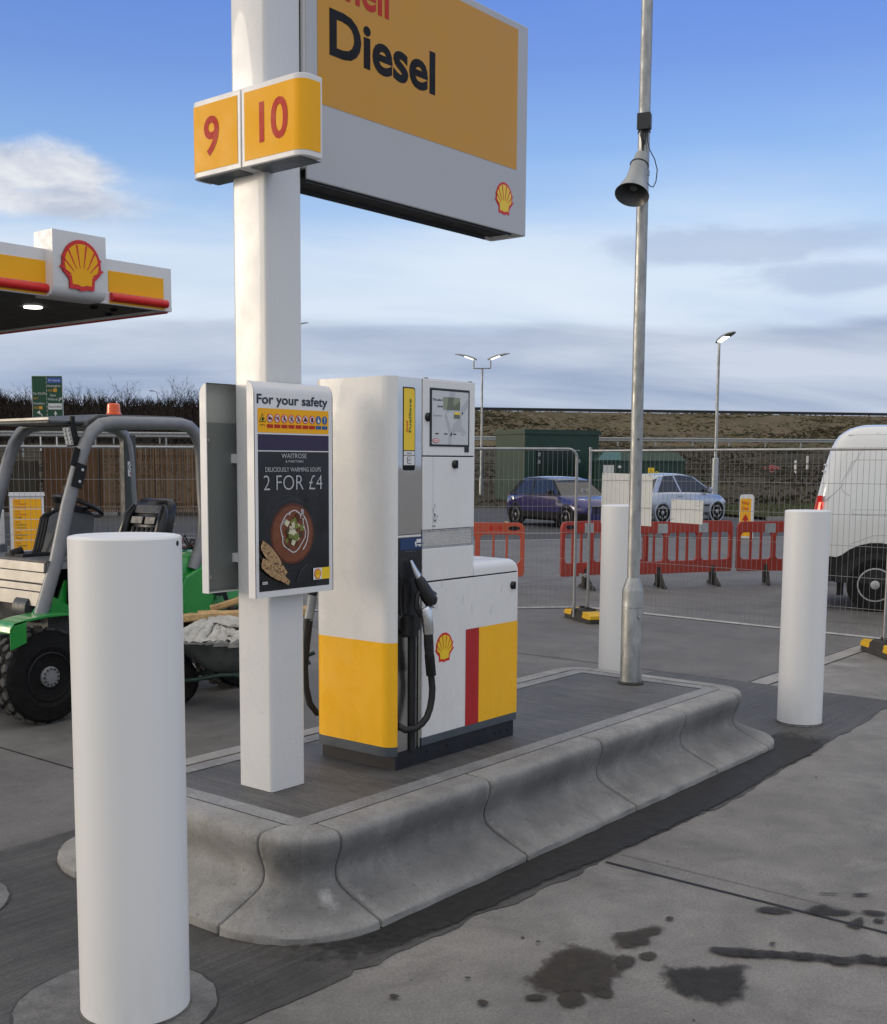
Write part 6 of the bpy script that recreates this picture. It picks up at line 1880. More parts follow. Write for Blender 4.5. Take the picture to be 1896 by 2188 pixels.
F = Face2(m, (0, 7.919, 0), X, Z, 0.001)
F.rect(5.90, 1.69, 5.965, 1.81, 'sign_white', 1)
F.disc(5.932, 1.765, 0.028, 'pump_grey', 2); F.disc(5.932, 1.765, 0.022, 'sign_white', 3)
F.poly([(5.932, 1.748), (5.945, 1.778), (5.932, 1.772), (5.919, 1.778)], 'ink_black', 4)
F.rect(5.918, 1.705, 5.930, 1.722, 'stripe_red', 2); F.rect(5.935, 1.705, 5.950, 1.722, 'pump_grey', 2)
m.build('sticker', rp_, smooth=0)
m = MB()     # roof
m.prism([(4.93, 2.055), (4.95, 2.10), (5.05, 2.145), (5.75, 2.150), (5.82, 2.10), (5.82, 2.06)], (0, 7.09, 0), X, Z, Y * 0.83, 'loader_dark')
m.b2((4.66, 7.14, 2.068), (4.96, 7.90, 2.095), 'loader_dark')
m.build('roof', ld, smooth=0, bevel=0.01)
m = MB()
m.b2((4.655, 7.13, 2.096), (4.668, 7.91, 2.112), 'loader_steel')
m.b2((4.64, 7.88, 2.085), (4.70, 7.93, 2.115), 'loader_dark')
m.build('roof_edge', ld, smooth=0)
m = MB()
m.lathe([(0.056, 0), (0.058, 0.010), (0.050, 0.016), (0.048, 0.045), (0.046, 0.078), (0.038, 0.086), (0, 0.088)], (5.36, 7.35, 2.155), Z, 'beacon_orange', 24)
m.lathe([(0.062, -0.016), (0.062, 0.0)], (5.36, 7.35, 2.154), Z, 'loader_dark', 24)
m.build('beacon', ld, smooth=30)
def work_light(x_, y_, z_, nm='work_light'):
    m = MB()
    rot = Matrix.Rotation(R(-12), 3, 'Y') @ Matrix.Rotation(R(6), 3, 'Z')
    m.box((x_ + 0.03, y_, z_), (0.045, 0.085, 0.14), 'trim_black', rot)
    m.box((x_ + 0.005, y_, z_), (0.012, 0.074, 0.125), 'rim_silver', rot)
    for i in range(4):
        for j in range(2):
            c_ = Vector((x_, y_, z_)) + rot @ Vector((-0.004, -0.018 + 0.036 * j, -0.045 + 0.03 * i))
            m.lathe([(0.012, 0), (0.012, 0.004), (0, 0.005)], c_, rot @ Vector((-1, 0, 0)), 'headlamp', 10)
    m.box((x_ + 0.04, y_, z_ + 0.10), (0.03, 0.02, 0.08), 'trim_black')
    m.build(nm, ld, smooth=30)
work_light(4.80, 7.12, 1.985)
work_light(4.66, 8.02, 1.95)
m = MB()     # bracket bolted to the front leg of the roll bar
bc_ = Vector((4.80, 7.0, 1.71))
rotk = Matrix.Rotation(R(-18), 3, 'Y').inverted()
m.box(bc_, (0.09, 0.012, 0.17), 'trim_black', rotk)
m.box(bc_ + Vector((-0.02, 0.01, 0.13)), (0.05, 0.012, 0.13), 'trim_black', rotk)
for k_ in (-0.04, 0.045):
    m.lathe([(0.011, 0), (0.011, 0.008), (0, 0.009)], bc_ + rotk @ Vector((0.01, -0.006, k_)), -Y, 'aluminium', 10)
m.build('lamp_bracket', ld, smooth=30)
m = MB()     # console, leaning
m.loft([[(4.86, 7.38, 1.12), (5.18, 7.38, 1.12), (5.18, 7.72, 1.12), (4.86, 7.72, 1.12)], [(4.93, 7.40, 1.28), (5.19, 7.40, 1.28), (5.19, 7.70, 1.28), (4.93, 7.70, 1.28)], [(5.03, 7.42, 1.44), (5.22, 7.42, 1.41), (5.22, 7.68, 1.41), (5.03, 7.68, 1.44)]], 'loader_dark')
m.loft([[(5.02, 7.42, 1.44), (5.22, 7.42, 1.41), (5.22, 7.68, 1.41), (5.02, 7.68, 1.44)], [(5.02, 7.46, 1.50), (5.16, 7.46, 1.47), (5.16, 7.64, 1.47), (5.02, 7.64, 1.50)]], 'trim_black')
m.build('console', ld, smooth=0, bevel=0.01)
m = MB()
sc_ = Vector((5.16, 7.55, 1.475)); sn = Vector((0.42, 0.0, 0.90)).normalized()
su = sn.cross(Y).normalized()
m.tube([sc_ + (su * math.cos(2 * math.pi * i / 28) + Y * math.sin(2 * math.pi * i / 28)) * 0.185 for i in range(29)], 0.017, 'black_plastic', 10, False)
for an in (0.5, 2.6, 4.7):
    m.tube([sc_ - sn * 0.03, sc_ + (su * math.cos(an) + Y * math.sin(an)) * 0.18], 0.014, 'black_plastic', 8)
m.lathe([(0.05, -0.06), (0.05, -0.01), (0, 0.0)], sc_, sn, 'black_plastic', 16)
kp = sc_ + su * 0.17 - Y * 0.06
m.tube([kp, kp + sn * 0.05], 0.012, 'black_plastic', 8)
m.lathe([(0.0, -0.035), (0.022, -0.028), (0.034, 0.0), (0.026, 0.025), (0, 0.034)], kp + sn * 0.07, sn, 'black_plastic', 16)
m.build('steering_wheel', ld, smooth=40)
for i in range(3):
    m = MB()
    y_ = 7.48 + 0.045 * i
    xo = 0.055 * i
    m.tube([(4.70 + xo, y_, 1.13), (4.735 + xo, y_, 1.17), (4.775 + xo, y_, 1.30), (4.80 + xo, y_, 1.40), (4.825 + xo, y_, 1.422), (4.90 + xo * .8, y_, 1.445), (5.00 + xo * .5, y_, 1.47)], [0.012] * 4 + [0.011, 0.011, 0.012], 'black_rubber', 8)
    m.build('control_hose', ld, smooth=40)
m = MB()
m.b2((4.62, 7.45, 1.12), (4.90, 7.68, 1.145), 'trim_black')
m.tube([(4.62, 7.60, 1.14), (4.70, 7.58, 1.165)], 0.03, 'trim_black', 8)
m.build('valve_block', ld, smooth=20)
# seat
st = MB()
def sring(x, z, w_, tk, lean):
    return [(x, 7.52 - w_, z), (x - 0.02, 7.52 - w_ * 0.9, z + 0.004), (x - 0.02, 7.52 + w_ * 0.9, z + 0.004), (x, 7.52 + w_, z), (x + tk, 7.52 + w_ * 0.92, z), (x + tk * 1.15, 7.52, z + 0.004), (x + tk, 7.52 - w_ * 0.92, z)]
st.loft([sring(5.64, 1.10, 0.20, 0.10, 0), sring(5.65, 1.22, 0.225, 0.11, 0), sring(5.70, 1.36, 0.225, 0.10, 0), sring(5.745, 1.46, 0.205, 0.085, 0), sring(5.775, 1.505, 0.18, 0.05, 0), sring(5.79, 1.515, 0.155, 0.02, 0)], 'seat_vinyl')
for i_ in range(len(st.v)): st.v[i_].x += 0.09
so_ = st.build('seat', ld, smooth=45)
st = MB()
for s_ in (-1, 1):
    st.tube([(5.62, 7.52 + s_ * 0.205, 1.10), (5.625, 7.52 + s_ * 0.225, 1.24), (5.675, 7.52 + s_ * 0.215, 1.39), (5.72, 7.52 + s_ * 0.18, 1.465)], [0.035, 0.045, 0.04, 0.025], 'seat_vinyl', 10)
for k_ in range(5):
    yy = 7.52 - 0.12 + 0.06 * k_
    st.tube([(5.618, yy, 1.12), (5.628, yy, 1.22), (5.652, yy, 1.295)], 0.020, 'seat_vinyl', 8)
st.box((5.668, 7.52 + 0.09, 1.345), (0.03, 0.15, 0.065), 'seat_vinyl', Matrix.Rotation(R(18), 3, 'Y'))
st.box((5.668, 7.52 - 0.075, 1.345), (0.03, 0.13, 0.065), 'seat_vinyl', Matrix.Rotation(R(18), 3, 'Y'))
st.box((5.712, 7.52, 1.430), (0.03, 0.33, 0.075), 'seat_vinyl', Matrix.Rotation(R(22), 3, 'Y'))
for i_ in range(len(st.v)): st.v[i_].x += 0.09
st.build('cushion_pads', so_, smooth=45, bevel=0.006)
st = MB()
st.loft([[(5.25, 7.30, z_), (5.75, 7.30, z_), (5.75, 7.74, z_), (5.25, 7.74, z_)] for z_ in (1.0, 1.10)], 'seat_vinyl')
st.build('seat_base', so_, smooth=0, bevel=0.02)
# bonnet
m = MB()
def br(x, zt, zb, w_, rnd):
    return [(x, 7.50 - w_, zb), (x, 7.50 - w_, zt - rnd), (x, 7.50 - w_ + rnd * 0.35, zt - rnd * 0.3), (x, 7.50 - w_ + rnd, zt), (x, 7.50 + w_ - rnd, zt), (x, 7.50 + w_ - rnd * 0.35, zt - rnd * 0.3), (x, 7.50 + w_, zt - rnd), (x, 7.50 + w_, zb)]
m.loft([br(5.55, 1.02, 0.62, 0.40, 0.08), br(5.72, 1.10, 0.60, 0.43, 0.10), br(6.0, 1.13, 0.58, 0.45, 0.11), br(6.35, 1.10, 0.56, 0.45, 0.12), br(6.60, 1.02, 0.56, 0.43, 0.12), br(6.72, 0.90, 0.56, 0.40, 0.10)], 'loader_green')
bn = m.build('bonnet', ld, smooth=40)
m = MB()
m.prism([(4.66, 0.80), (4.73, 0.97), (4.98, 1.03), (5.5, 1.03), (5.62, 0.92), (5.62, 0.68), (5.0, 0.66)], (0, 7.11, 0), X, Z, Y * 0.02, 'loader_green')
m.build('side_panel', ld, smooth=0, bevel=0.006)
m = MB()
m.prism([(5.70, 0.62), (5.66, 0.80), (5.72, 0.93), (5.90, 1.01), (6.06, 0.96), (6.02, 0.80), (5.95, 0.62)], (0, 6.985, 0), X, Z, Y * 0.07, 'loader_green')
m.build('rear_mudguard', ld, smooth=0, bevel=0.012)
m = MB()
m.lathe([(0.10, 0), (0.10, 0.012), (0, 0.013)], (6.05, 6.98, 0.86), -Y, 'trim_black', 20)
m.prism([(5.98, 0.98), (6.10, 0.72), (6.14, 0.72), (6.04, 0.99)], (0, 6.982, 0), X, Z, -Y * 0.008, 'trim_black')
m.build('engine_vent', ld, smooth=30)
m = MB()
rc_ = random.Random(9)
for i in range(5):
    pts = [(5.60 + 0.06 * k_ + rc_.gauss(0, 0.02), 7.15 + 0.03 * i + rc_.gauss(0, 0.02), 1.13 + 0.05 * abs(rc_.gauss(0, 1))) for k_ in range(9)]
    m.tube(pts, 0.008, 'cable_red' if i % 2 else 'black_rubber', 6)
tag(m.build('jump_leads', origin=(5.85, 7.2, 1.13), smooth=40), 'tangle of dark red and black cables on the loader bonnet', 'cables')

# ================================================================ wheelbarrow with its load
wd = Vector((_r.x, _r.y, 0)).normalized()      # barrow lies across the view
wq = Vector((_f.x, _f.y, 0)).normalized()
wo_ = Vector((5.70, 6.51, 0)) + wd * 0.10 
def WP(a, b, z):
    return wo_ + wd * a + wq * b + Z * z
wb = thing('wheelbarrow', 'grey steel wheelbarrow on dark tube legs beside the white post', 'wheelbarrow', tuple(wo_))
def tubring(z, a0, a1, b_, rnd=0.10, n=5):
    pts = rrect(a0, -b_, a1, b_, rnd, n)
    return [WP(x_, y_, z) for x_, y_ in pts]
m = MB()
m.loft([tubring(0.268, -0.16, 0.22, 0.13, 0.08), tubring(0.30, -0.24, 0.27, 0.17, 0.09), tubring(0.40, -0.36, 0.33, 0.23), tubring(0.515, -0.45, 0.40, 0.29), tubring(0.522, -0.465, 0.415, 0.305), tubring(0.512, -0.47, 0.42, 0.31)], 'barrow_steel')
m.build('tub', wb, smooth=45)
m = MB()
for s_ in (-1, 1):
    m.tube([WP(-0.50, s_ * 0.05, 0.19), WP(-0.30, s_ * 0.14, 0.225), WP(-0.12, s_ * 0.16, 0.262), WP(0.02, s_ * 0.17, 0.268), WP(0.30, s_ * 0.19, 0.29), WP(0.46, s_ * 0.21, 0.34), WP(0.54, s_ * 0.22, 0.37)], 0.016, 'barrow_frame', 10)
    m.tube([WP(-0.02, s_ * 0.17, 0.27), WP(0.04, s_ * 0.175, 0.25), WP(0.10, s_ * 0.19, 0.15), WP(0.125, s_ * 0.20, 0.05), WP(0.16, s_ * 0.20, 0.015), WP(0.24, s_ * 0.20, 0.012)], 0.016, 'barrow_frame', 10)
m.build('frame', wb, smooth=45)
m = MB()
m.lathe([(0.10, -0.04), (0.165, -0.045), (0.19, -0.02), (0.19, 0.02), (0.165, 0.045), (0.10, 0.04)], WP(-0.50, 0, 0.19), wq, 'tyre', 28)
m.lathe([(0.10, -0.02), (0.10, 0.02)], WP(-0.50, 0, 0.19), wq, 'rim_dark', 20)
m.build('wheel', wb, smooth=40)
# crumpled sheet lying in it: a low mound with long flattened folds gathered at one point
rk = random.Random(31)
m = MB()
na, nb_ = 30, 14
for i in range(na + 1):
    for j in range(nb_ + 1):
        a_ = -0.45 + 0.86 * i / na
        b_ = -0.30 + 0.56 * j / nb_
        z_ = 0.525 + 0.085 * math.exp(-(b_ / 0.22) ** 2) * math.exp(-((a_ + 0.05) / 0.40) ** 2) + rk.gauss(0, 0.003)
        m.v.append(WP(a_, b_, z_))
for i in range(na):
    for j in range(nb_):
        k_ = i * (nb_ + 1) + j
        m.f.append([k_, k_ + 1, k_ + nb_ + 2, k_ + nb_ + 1]); m.m.append('sack')
def fold(a, c, b, w0, w1, tw):
    a, b, c = WP(*a), WP(*b), WP(*c)
    rings = []
    for i in range(13):
        t_ = i / 12
        p = a * (1 - t_) ** 2 + c * (2 * t_ * (1 - t_)) + b * t_ * t_
        d = ((c - a) * (1 - t_) + (b - c) * t_).normalized()
        u = d.cross(Z).normalized(); v_ = u.cross(d)
        w_ = (w0 + (w1 - w0) * t_) * (1 + 0.12 * math.sin(7 * t_ + tw))
        rings.append([p + u * (x_ * w_) + v_ * (z_ * w_) for x_, z_ in ((-1.0, -0.5), (-0.75, 0.10), (-0.25, 0.42), (0.12, 0.50), (0.5, 0.22), (0.95, -0.10), (1.1, -0.6))])
    m.loft(rings, 'sack')
FAN = [(0.022, 0.060), (0.030, 0.034), (0.018, 0.050), (0.034, 0.030), (0.020, 0.058), (0.030, 0.040)]
for k_ in (0, 1.1, 1.9, 3.2, 4.1, 5.6):
    fold((-0.20 + 0.02 * k_, -0.02 - 0.012 * k_, 0.665 - 0.008 * k_), (-0.34 + 0.06 * k_, -0.16, 0.645 - 0.01 * k_), (-0.44 + 0.085 * k_, -0.285 - 0.004 * k_, 0.522), *FAN[int(k_ + 0.5) % 6], k_ * 2.3)
fold((-0.24, -0.02, 0.680), (0.0, -0.10, 0.672), (0.42, -0.16, 0.600), 0.030, 0.050, 0.5)
fold((-0.22, -0.06, 0.660), (0.02, -0.16, 0.640), (0.43, -0.22, 0.562), 0.026, 0.048, 1.5)
fold((-0.06, -0.20, 0.590), (0.12, -0.24, 0.575), (0.42, -0.265, 0.535), 0.030, 0.036, 2.5)
fold((-0.28, 0.04, 0.660), (0.0, 0.06, 0.670), (0.40, 0.02, 0.620), 0.04, 0.055, 3.5)
m.add([WP(0.02, -0.235, 0.572), WP(0.16, -0.262, 0.560), WP(0.34, -0.262, 0.552), WP(0.38, -0.25, 0.556), WP(0.20, -0.245, 0.585), WP(0.06, -0.23, 0.592)], [(0, 1, 2, 3, 4, 5)], 'seam')  # black leaf painting the shaded opening between the folds
for i_ in range(len(m.v)):
    m.v[i_] = m.v[i_] + Vector((rk.gauss(0, 0.004), rk.gauss(0, 0.004), rk.gauss(0, 0.005)))
o = m.build('crumpled_sheet', origin=tuple(WP(0, 0, 0.52)), smooth=28, fixn=False)
tag(o, 'crumpled off white plastic sheet bundled in the wheelbarrow', 'plastic sheet')
def timber(a, b, r_, label, seed):
    m = MB()
    rn = random.Random(seed)
    a, b = Vector(a), Vector(b)
    rings = []
    d = (b - a).normalized(); u = d.cross(Z).normalized(); v_ = u.cross(d)
    for i in range(9):
        p = a.lerp(b, i / 8)
        rings.append([p + (u * math.cos(t_) * 1.2 + v_ * math.sin(t_)) * r_ * rn.uniform(0.85, 1.12) for t_ in (0.5, 1.4, 2.6, 3.6, 4.5, 5.7)])
    m.loft(rings, 'rough_wood')
    tag(m.build('timber_offcut', origin=tuple((a + b) / 2), smooth=0), label, 'timber', 'timber offcuts on the wheelbarrow')
timber(WP(-0.30, -0.02, 0.675), WP(0.50, 0.0, 0.715), 0.042, 'thick pale squared timber lying level on the wheelbarrow', 1)
timber(WP(-0.22, 0.08, 0.72), WP(0.22, 0.06, 0.86), 0.026, 'thin speckled stick slanting up over the wheelbarrow load', 2)
timber(WP(-0.46, -0.06, 0.66), WP(-0.16, -0.02, 0.69), 0.034, 'short brown timber end at the left of the wheelbarrow load', 3)

# ================================================================ left background: price board, cabinets, cone
def rowsign(c, w_, h_, z0, face, label):
    c = Vector((*c, 0)); face = face.normalized()
    ux = Z.cross(face)
    root = thing('price_board', label, 'price board', tuple(c))
    m = MB()
    m.prism(rrect(-w_ / 2, z0, w_ / 2, z0 + h_, 0.02), c - face * 0.10, ux, Z, face * 0.10, 'sign_white')
    m.prism([(-w_ / 2 - 0.02, z0 + h_), (w_ / 2 + 0.02, z0 + h_), (w_ / 2 + 0.01, z0 + h_ + 0.06), (-w_ / 2 - 0.01, z0 + h_ + 0.06)], c - face * 0.13, ux, Z, face * 0.16, 'sign_white')
    m.build('frame', root, smooth=0)
    m = MB()
    m.prism([(-w_ / 2 + 0.1, 0), (w_ / 2 - 0.1, 0), (w_ / 2 - 0.1, z0), (-w_ / 2 + 0.1, z0)], c - face * 0.09, ux, Z, face * 0.08, 'pump_grey')
    m.build('plinth', root, smooth=0)
    rows_ = [('Shell', 'V-Power', 'Unleaded', 'sign_red', 'sign_red'), ('Shell', 'V-Power', 'Diesel', 'sign_red', 'ink_black'), ('Shell', 'FuelSave', 'Unleaded', 'sign_red', 'ink_green'), ('Shell', 'FuelSave', 'Diesel', 'sign_red', 'ink_black'), ('Shell', 'Autogas', 'LPG', 'sign_red', 'ink_green')]
    rh = (h_ - 0.06) / 5
    for i, (t1, t2, t3, c1, c3) in enumerate(rows_):
        zz = z0 + h_ - 0.05 - rh * (i + 1)
        m = MB()
        F = Face2(m, c, ux, Z, 0.002)
        F.rect(-w_ / 2 + 0.05, zz + 0.012, w_ / 2 - 0.04, zz + rh, 'sign_yellow', 1)
        k_ = rh / 0.22
        F.text(t1, -w_ / 2 + 0.09, zz + 0.158 * k_, 0.032 * k_, c1, 2)
        F.text(t2, -w_ / 2 + 0.09, zz + 0.095 * k_, 0.045 * k_, c1 if 'V-' in t2 else 'ink_green', 2)
        F.text(t3, -w_ / 2 + 0.09, zz + 0.035 * k_, 0.036 * k_, c3, 2)
        F.rect(w_ / 2 - 0.16, zz + 0.03, w_ / 2 - 0.156, zz + rh - 0.02, 'label_yellow', 2)
        m.build('price_row', root, smooth=0)
face_l = -Vector((_f.x, _f.y, 0)) + Vector((0.25, -0.2, 0))
rowsign((11.18, 17.85), 0.56, 0.95, 0.28, face_l, 'yellow fuel price board in a white frame seen through the loader cab')
def cabinet(c, w_, d_, z0, h_, mat, name, label, cat, rz, cap=None):
    root = thing(name, label, cat, (c[0], c[1], 0), rz=rz)
    m = MB()
    m.b2((-w_ / 2, -d_ / 2, z0), (w_ / 2, d_ / 2, z0 + h_), mat)
    m.build('housing', root, local=True, smooth=0, bevel=0.03)
    m = MB()
    m.b2((-w_ / 2 - 0.015, -d_ / 2 - 0.015, 0), (w_ / 2 + 0.015, d_ / 2 + 0.015, z0), 'pump_grey')
    m.build('plinth', root, local=True, smooth=0)
    if cap:
        m = MB()
        m.lathe([(w_ * 0.52, 0), (w_ * 0.52, 0.04), (w_ * 0.44, 0.07), (0, 0.08)], (0, 0, z0 + h_), Z, cap, 24)
        m.build('cap', root, local=True, smooth=30)
    return root
rzl = math.atan2(_f.y, _f.x)
cabinet((10.75, 18.15), 0.30, 0.24, 0.40, 0.60, 'corrugated_white', 'white_cabinet', 'low white cabinet at the left edge beside the price board', 'cabinet', rzl)
cabinet((11.62, 17.55), 0.30, 0.2, 0.40, 0.62, 'corrugated_white', 'white_cabinet', 'white cabinet right of the price board, behind the loader levers', 'cabinet', rzl)
cabinet((11.15, 19.05), 0.42, 0.42, 0.05, 1.25, 'box_dark', 'litter_bin', 'tall dark litter bin with a pale rim at the left edge', 'litter bin', rzl, 'rim_silver')
cn = thing('traffic_cone', 'red traffic cone standing before the yellow price board', 'traffic cone', (10.9, 16.9, 0))
m = MB()
m.lathe([(0.15, 0.04), (0.135, 0.08), (0.035, 0.62), (0.02, 0.63)], (10.9, 16.9, 0), Z, 'sign_red', 20)
m.build('body', cn, smooth=30)
m = MB()
m.lathe([(0.112, 0.22), (0.088, 0.36)], (10.9, 16.9, 0), Z, 'reflector_tape', 20)
m.build('reflective_band', cn, smooth=30)
m = MB()
m.box((10.9, 16.9, 0.02), (0.40, 0.40, 0.04), 'foot_rubber')
m.build('base', cn, smooth=0, bevel=0.01)

# ================================================================ timber screens
def timber_fence(a, b, h_, label, mats, gap, bw, th=0.025, post=True):
    a, b = Vector((*a, 0)), Vector((*b, 0))
    d = (b - a); Lf = d.length; d /= Lf
    q = Z.cross(d)
    root = thing('timber_fence', label, 'fence', tuple(a), None)
    rn = random.Random(int(Lf * 10))
    m = MB()
    s_ = 0.0
    while s_ < Lf - bw:
        hh = h_ + rn.uniform(-0.015, 0.015)
        m.prism([(s_, 0.12), (s_ + bw, 0.12), (s_ + bw, hh), (s_, hh)], a, d, Z, q * th * rn.uniform(0.8, 1.2), rn.choice(mats))
        s_ += bw + gap
    m.build('slats', root, smooth=0)
    for zz in (0.35, h_ - 0.3):
        m = MB()
        m.prism([(0, zz), (Lf, zz), (Lf, zz + 0.09), (0, zz + 0.09)], a + q * (th + 0.004) if q.dot(_f) > 0 else a - q * 0.05, d, Z, q * 0.04, 'timber_dark')
        m.build('rail', root, smooth=0)
    if post:
        k_ = 0.0
        while k_ <= Lf:
            m = MB()
            off = q * 0.07 if q.dot(_f) > 0 else -q * 0.14
            m.prism([(k_ - 0.05, 0), (k_ + 0.05, 0), (k_ + 0.05, h_), (k_ - 0.05, h_)], a + off, d, Z, q * 0.09, 'timber_dark')
            m.build('post', root, smooth=0)
            k_ += 1.85
    m = MB()
    m.prism([(0, 0), (Lf, 0), (Lf, 0.12), (0, 0.12)], a - q * 0.02, d, Z, q * 0.03, 'timber_grey')
    m.build('gravel_board', root, smooth=0)
timber_fence((22.75, 35.25), (24.0, 33.76), 2.30, 'short warm brown board fence at the left end of the slatted screen', ['timber_warm'], 0.004, 0.14)
timber_fence((24.0, 33.76), (26.75, 30.45), 2.28, 'slatted timber screen of narrow pale battens behind the loader', ['timber_pale', 'timber_warm', 'timber_warm', 'timber_pale'], 0.030, 0.052)
timber_fence((19.4, 38.6), (22.7, 35.3), 1.86, 'low weathered grey board fence left of the slatted screen', ['timber_grey', 'timber_grey', 'timber_dark'], 0.003, 0.15)
timber_fence((26.8, 30.40), (30.0, 27.3), 2.20, 'dark board fence right of the slatted screen, behind the pump', ['timber_dark', 'timber_warm'], 0.004, 0.15)

# ================================================================ canopy on the left
YC_, XC_, Z0_, Z1_ = 22.664, 18.27, 5.405, 6.405
cp_ = thing('station_canopy', 'white station canopy with yellow and red fascia cut off by the left edge', 'canopy', (12.0, 28.0, 0))
m = MB()
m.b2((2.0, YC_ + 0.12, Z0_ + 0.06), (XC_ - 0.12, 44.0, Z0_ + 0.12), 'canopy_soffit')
m.b2((2.0, YC_ + 0.10, Z0_ + 0.12), (XC_ - 0.10, 44.0, Z1_ - 0.1), 'sign_white')
m.build('deck', cp_, smooth=0)
m = MB()
m.b2((2.0, YC_, Z0_), (XC_, YC_ + 0.10, Z1_), 'sign_white')
m.b2((XC_ - 0.10, YC_ + 0.10, Z0_), (XC_, 44.0, Z1_), 'sign_white')
m.tube([(XC_ - 0.03, YC_ + 0.03, Z0_ + 0.06), (XC_ - 0.03, 44.0, Z0_ + 0.06)], 0.07, 'sign_white', 12)
m.tube([(XC_ - 0.05, YC_ + 0.12, Z0_ - 0.005), (XC_ - 0.05, 44.0, Z0_ - 0.005)], 0.035, 'bright_red', 10)
m.build('fascia', cp_, smooth=40)
for (a, b) in ((2.0, 14.88), (16.46, 18.03)):
    m = MB()
    m.b2((a, YC_ - 0.012, Z0_ + 0.27), (b, YC_ - 0.002, Z0_ + 0.745), 'sign_yellow')
    m.b2((a, YC_ - 0.02, Z0_ + 0.02), (b + 0.03, YC_ - 0.003, Z0_ + 0.06), 'sign_yellow')
    m.build('yellow_band', cp_, smooth=0)
    m = MB()
    m.tube([(a + 0.03, YC_ - 0.05, Z0_ + 0.155), (b + 0.06, YC_ - 0.05, Z0_ + 0.155)], 0.095, 'bright_red', 16)
    m.build('red_bullnose', cp_, smooth=40)
m = MB()
yp = YC_ - 0.30
prof = [(yp, 6.80), (yp, 5.62), (yp + 0.03, 5.52), (yp + 0.10, 5.44), (yp + 0.22, 5.40), (YC_ + 0.4, 5.40), (YC_ + 0.4, 6.80)]
x0p, x1p = 14.83, 16.20
m.loft([[(x_, y_, z_) for y_, z_ in prof] for x_ in (x0p, x1p)], 'sign_white')
ep = m.build('emblem_panel', cp_, smooth=35)
m = MB()
F = Face2(m, (0, yp - 0.03, 0), X, Z, 0.004)
F.emblem(15.53, 6.10, 1.00, 3)
m.build('emblem', ep, smooth=0)
m = MB()
F = Face2(m, (0, yp, 0), X, Z, 0.01)
F.emblem(15.53, 6.10, 1.00, 1)
for i in range(len(m.m)): m.m[i] = 'stripe_red'
m.build('emblem_backing', ep, smooth=0)
for (lx, ly) in ((15.88, 24.82), (12.5, 24.8), (15.88, 29.5), (12.5, 29.5)):
    m = MB()
    m.lathe([(0.21, 0.0), (0.21, 0.03), (0, 0.03)], (lx, ly, Z0_ + 0.025), Z, 'lamp_lit', 24)
    m.build('light', cp_, smooth=30)
for (lx, ly) in ((16.75, 23.64), (17.32, 23.65), (17.75, 24.45)):
    m = MB()
    m.lathe([(0.06, 0.0), (0.09, 0.03), (0.09, 0.07)], (lx, ly, Z0_ - 0.01), Z, 'trim_black', 14)
    m.build('camera', cp_, smooth=30)
for (lx, ly) in ((5.0, 27.0), (5.0, 38.0), (12.0, 38.0)):
    m = MB()
    m.b2((lx - 0.2, ly - 0.2, 0), (lx + 0.2, ly + 0.2, Z0_ + 0.08), 'sign_white')
    m.build('column', cp_, smooth=0)

# ================================================================ road, car park, embankment
def strip_sheet(name, n0, n1, u0, u1, z, mat):
    return sheet(name, [tuple(EP(u0, n0))[:2], tuple(EP(u1, n0))[:2], tuple(EP(u1, n1))[:2], tuple(EP(u0, n1))[:2]], z, mat)
strip_sheet('car_park', 26.2, 47.5, -60, 20, 0.006, 'asphalt')
strip_sheet('access_road', 26.2, 34.0, 20, 90, 0.0065, 'asphalt')
km = MB()
def pstrip(a, b, wd_, z, mat, mb):
    a, b = EP(*a), EP(*b)
    strip((a.x, a.y), (b.x, b.y), wd_, z, mat, mb)
for n_ in (26.2,):
    pstrip((-60, n_), (60, n_), 0.12, 0.010, 'line_paint', km)
pstrip((-60, 28.6), (14, 28.6), 0.10, 0.010, 'line_paint', km)
for u_ in range(-30, 14, 3):
    pstrip((u_ * 0.85, 30.0), (u_ * 0.85 + 1.2, 35.0), 0.10, 0.010, 'line_yellow', km)
structure(km.build('road_markings', origin=(20, 15, 0.01), smooth=0))
km = MB()
a, b = EP(14.5, 34.0), EP(90, 34.2)
for (u0, u1, n_) in ((20, 90, 34.1), (-60, -0.5, 41.2)):
    p, q = EP(u0, n_), EP(u1, n_)
    d = (q - p).normalized(); qq = Z.cross(d)
    km.add([p, q, q + qq * 0.15, p + qq * 0.15] + [v_ + Z * 0.12 for v_ in (p, q, q + qq * 0.15, p + qq * 0.15)], [(0, 1, 5, 4), (1, 2, 6, 5), (2, 3, 7, 6), (3, 0, 4, 7), (4, 5, 6, 7)], 'kerb_far')
structure(km.build('road_kerb', origin=(25, 15, 0), smooth=0))
strip_sheet('footpath', 41.35, 43.2, -60, -0.5, 0.118, 'slab_far')
strip_sheet('grass_verge', 34.25, 47.5, 20, 120, 0.10, 'verge')

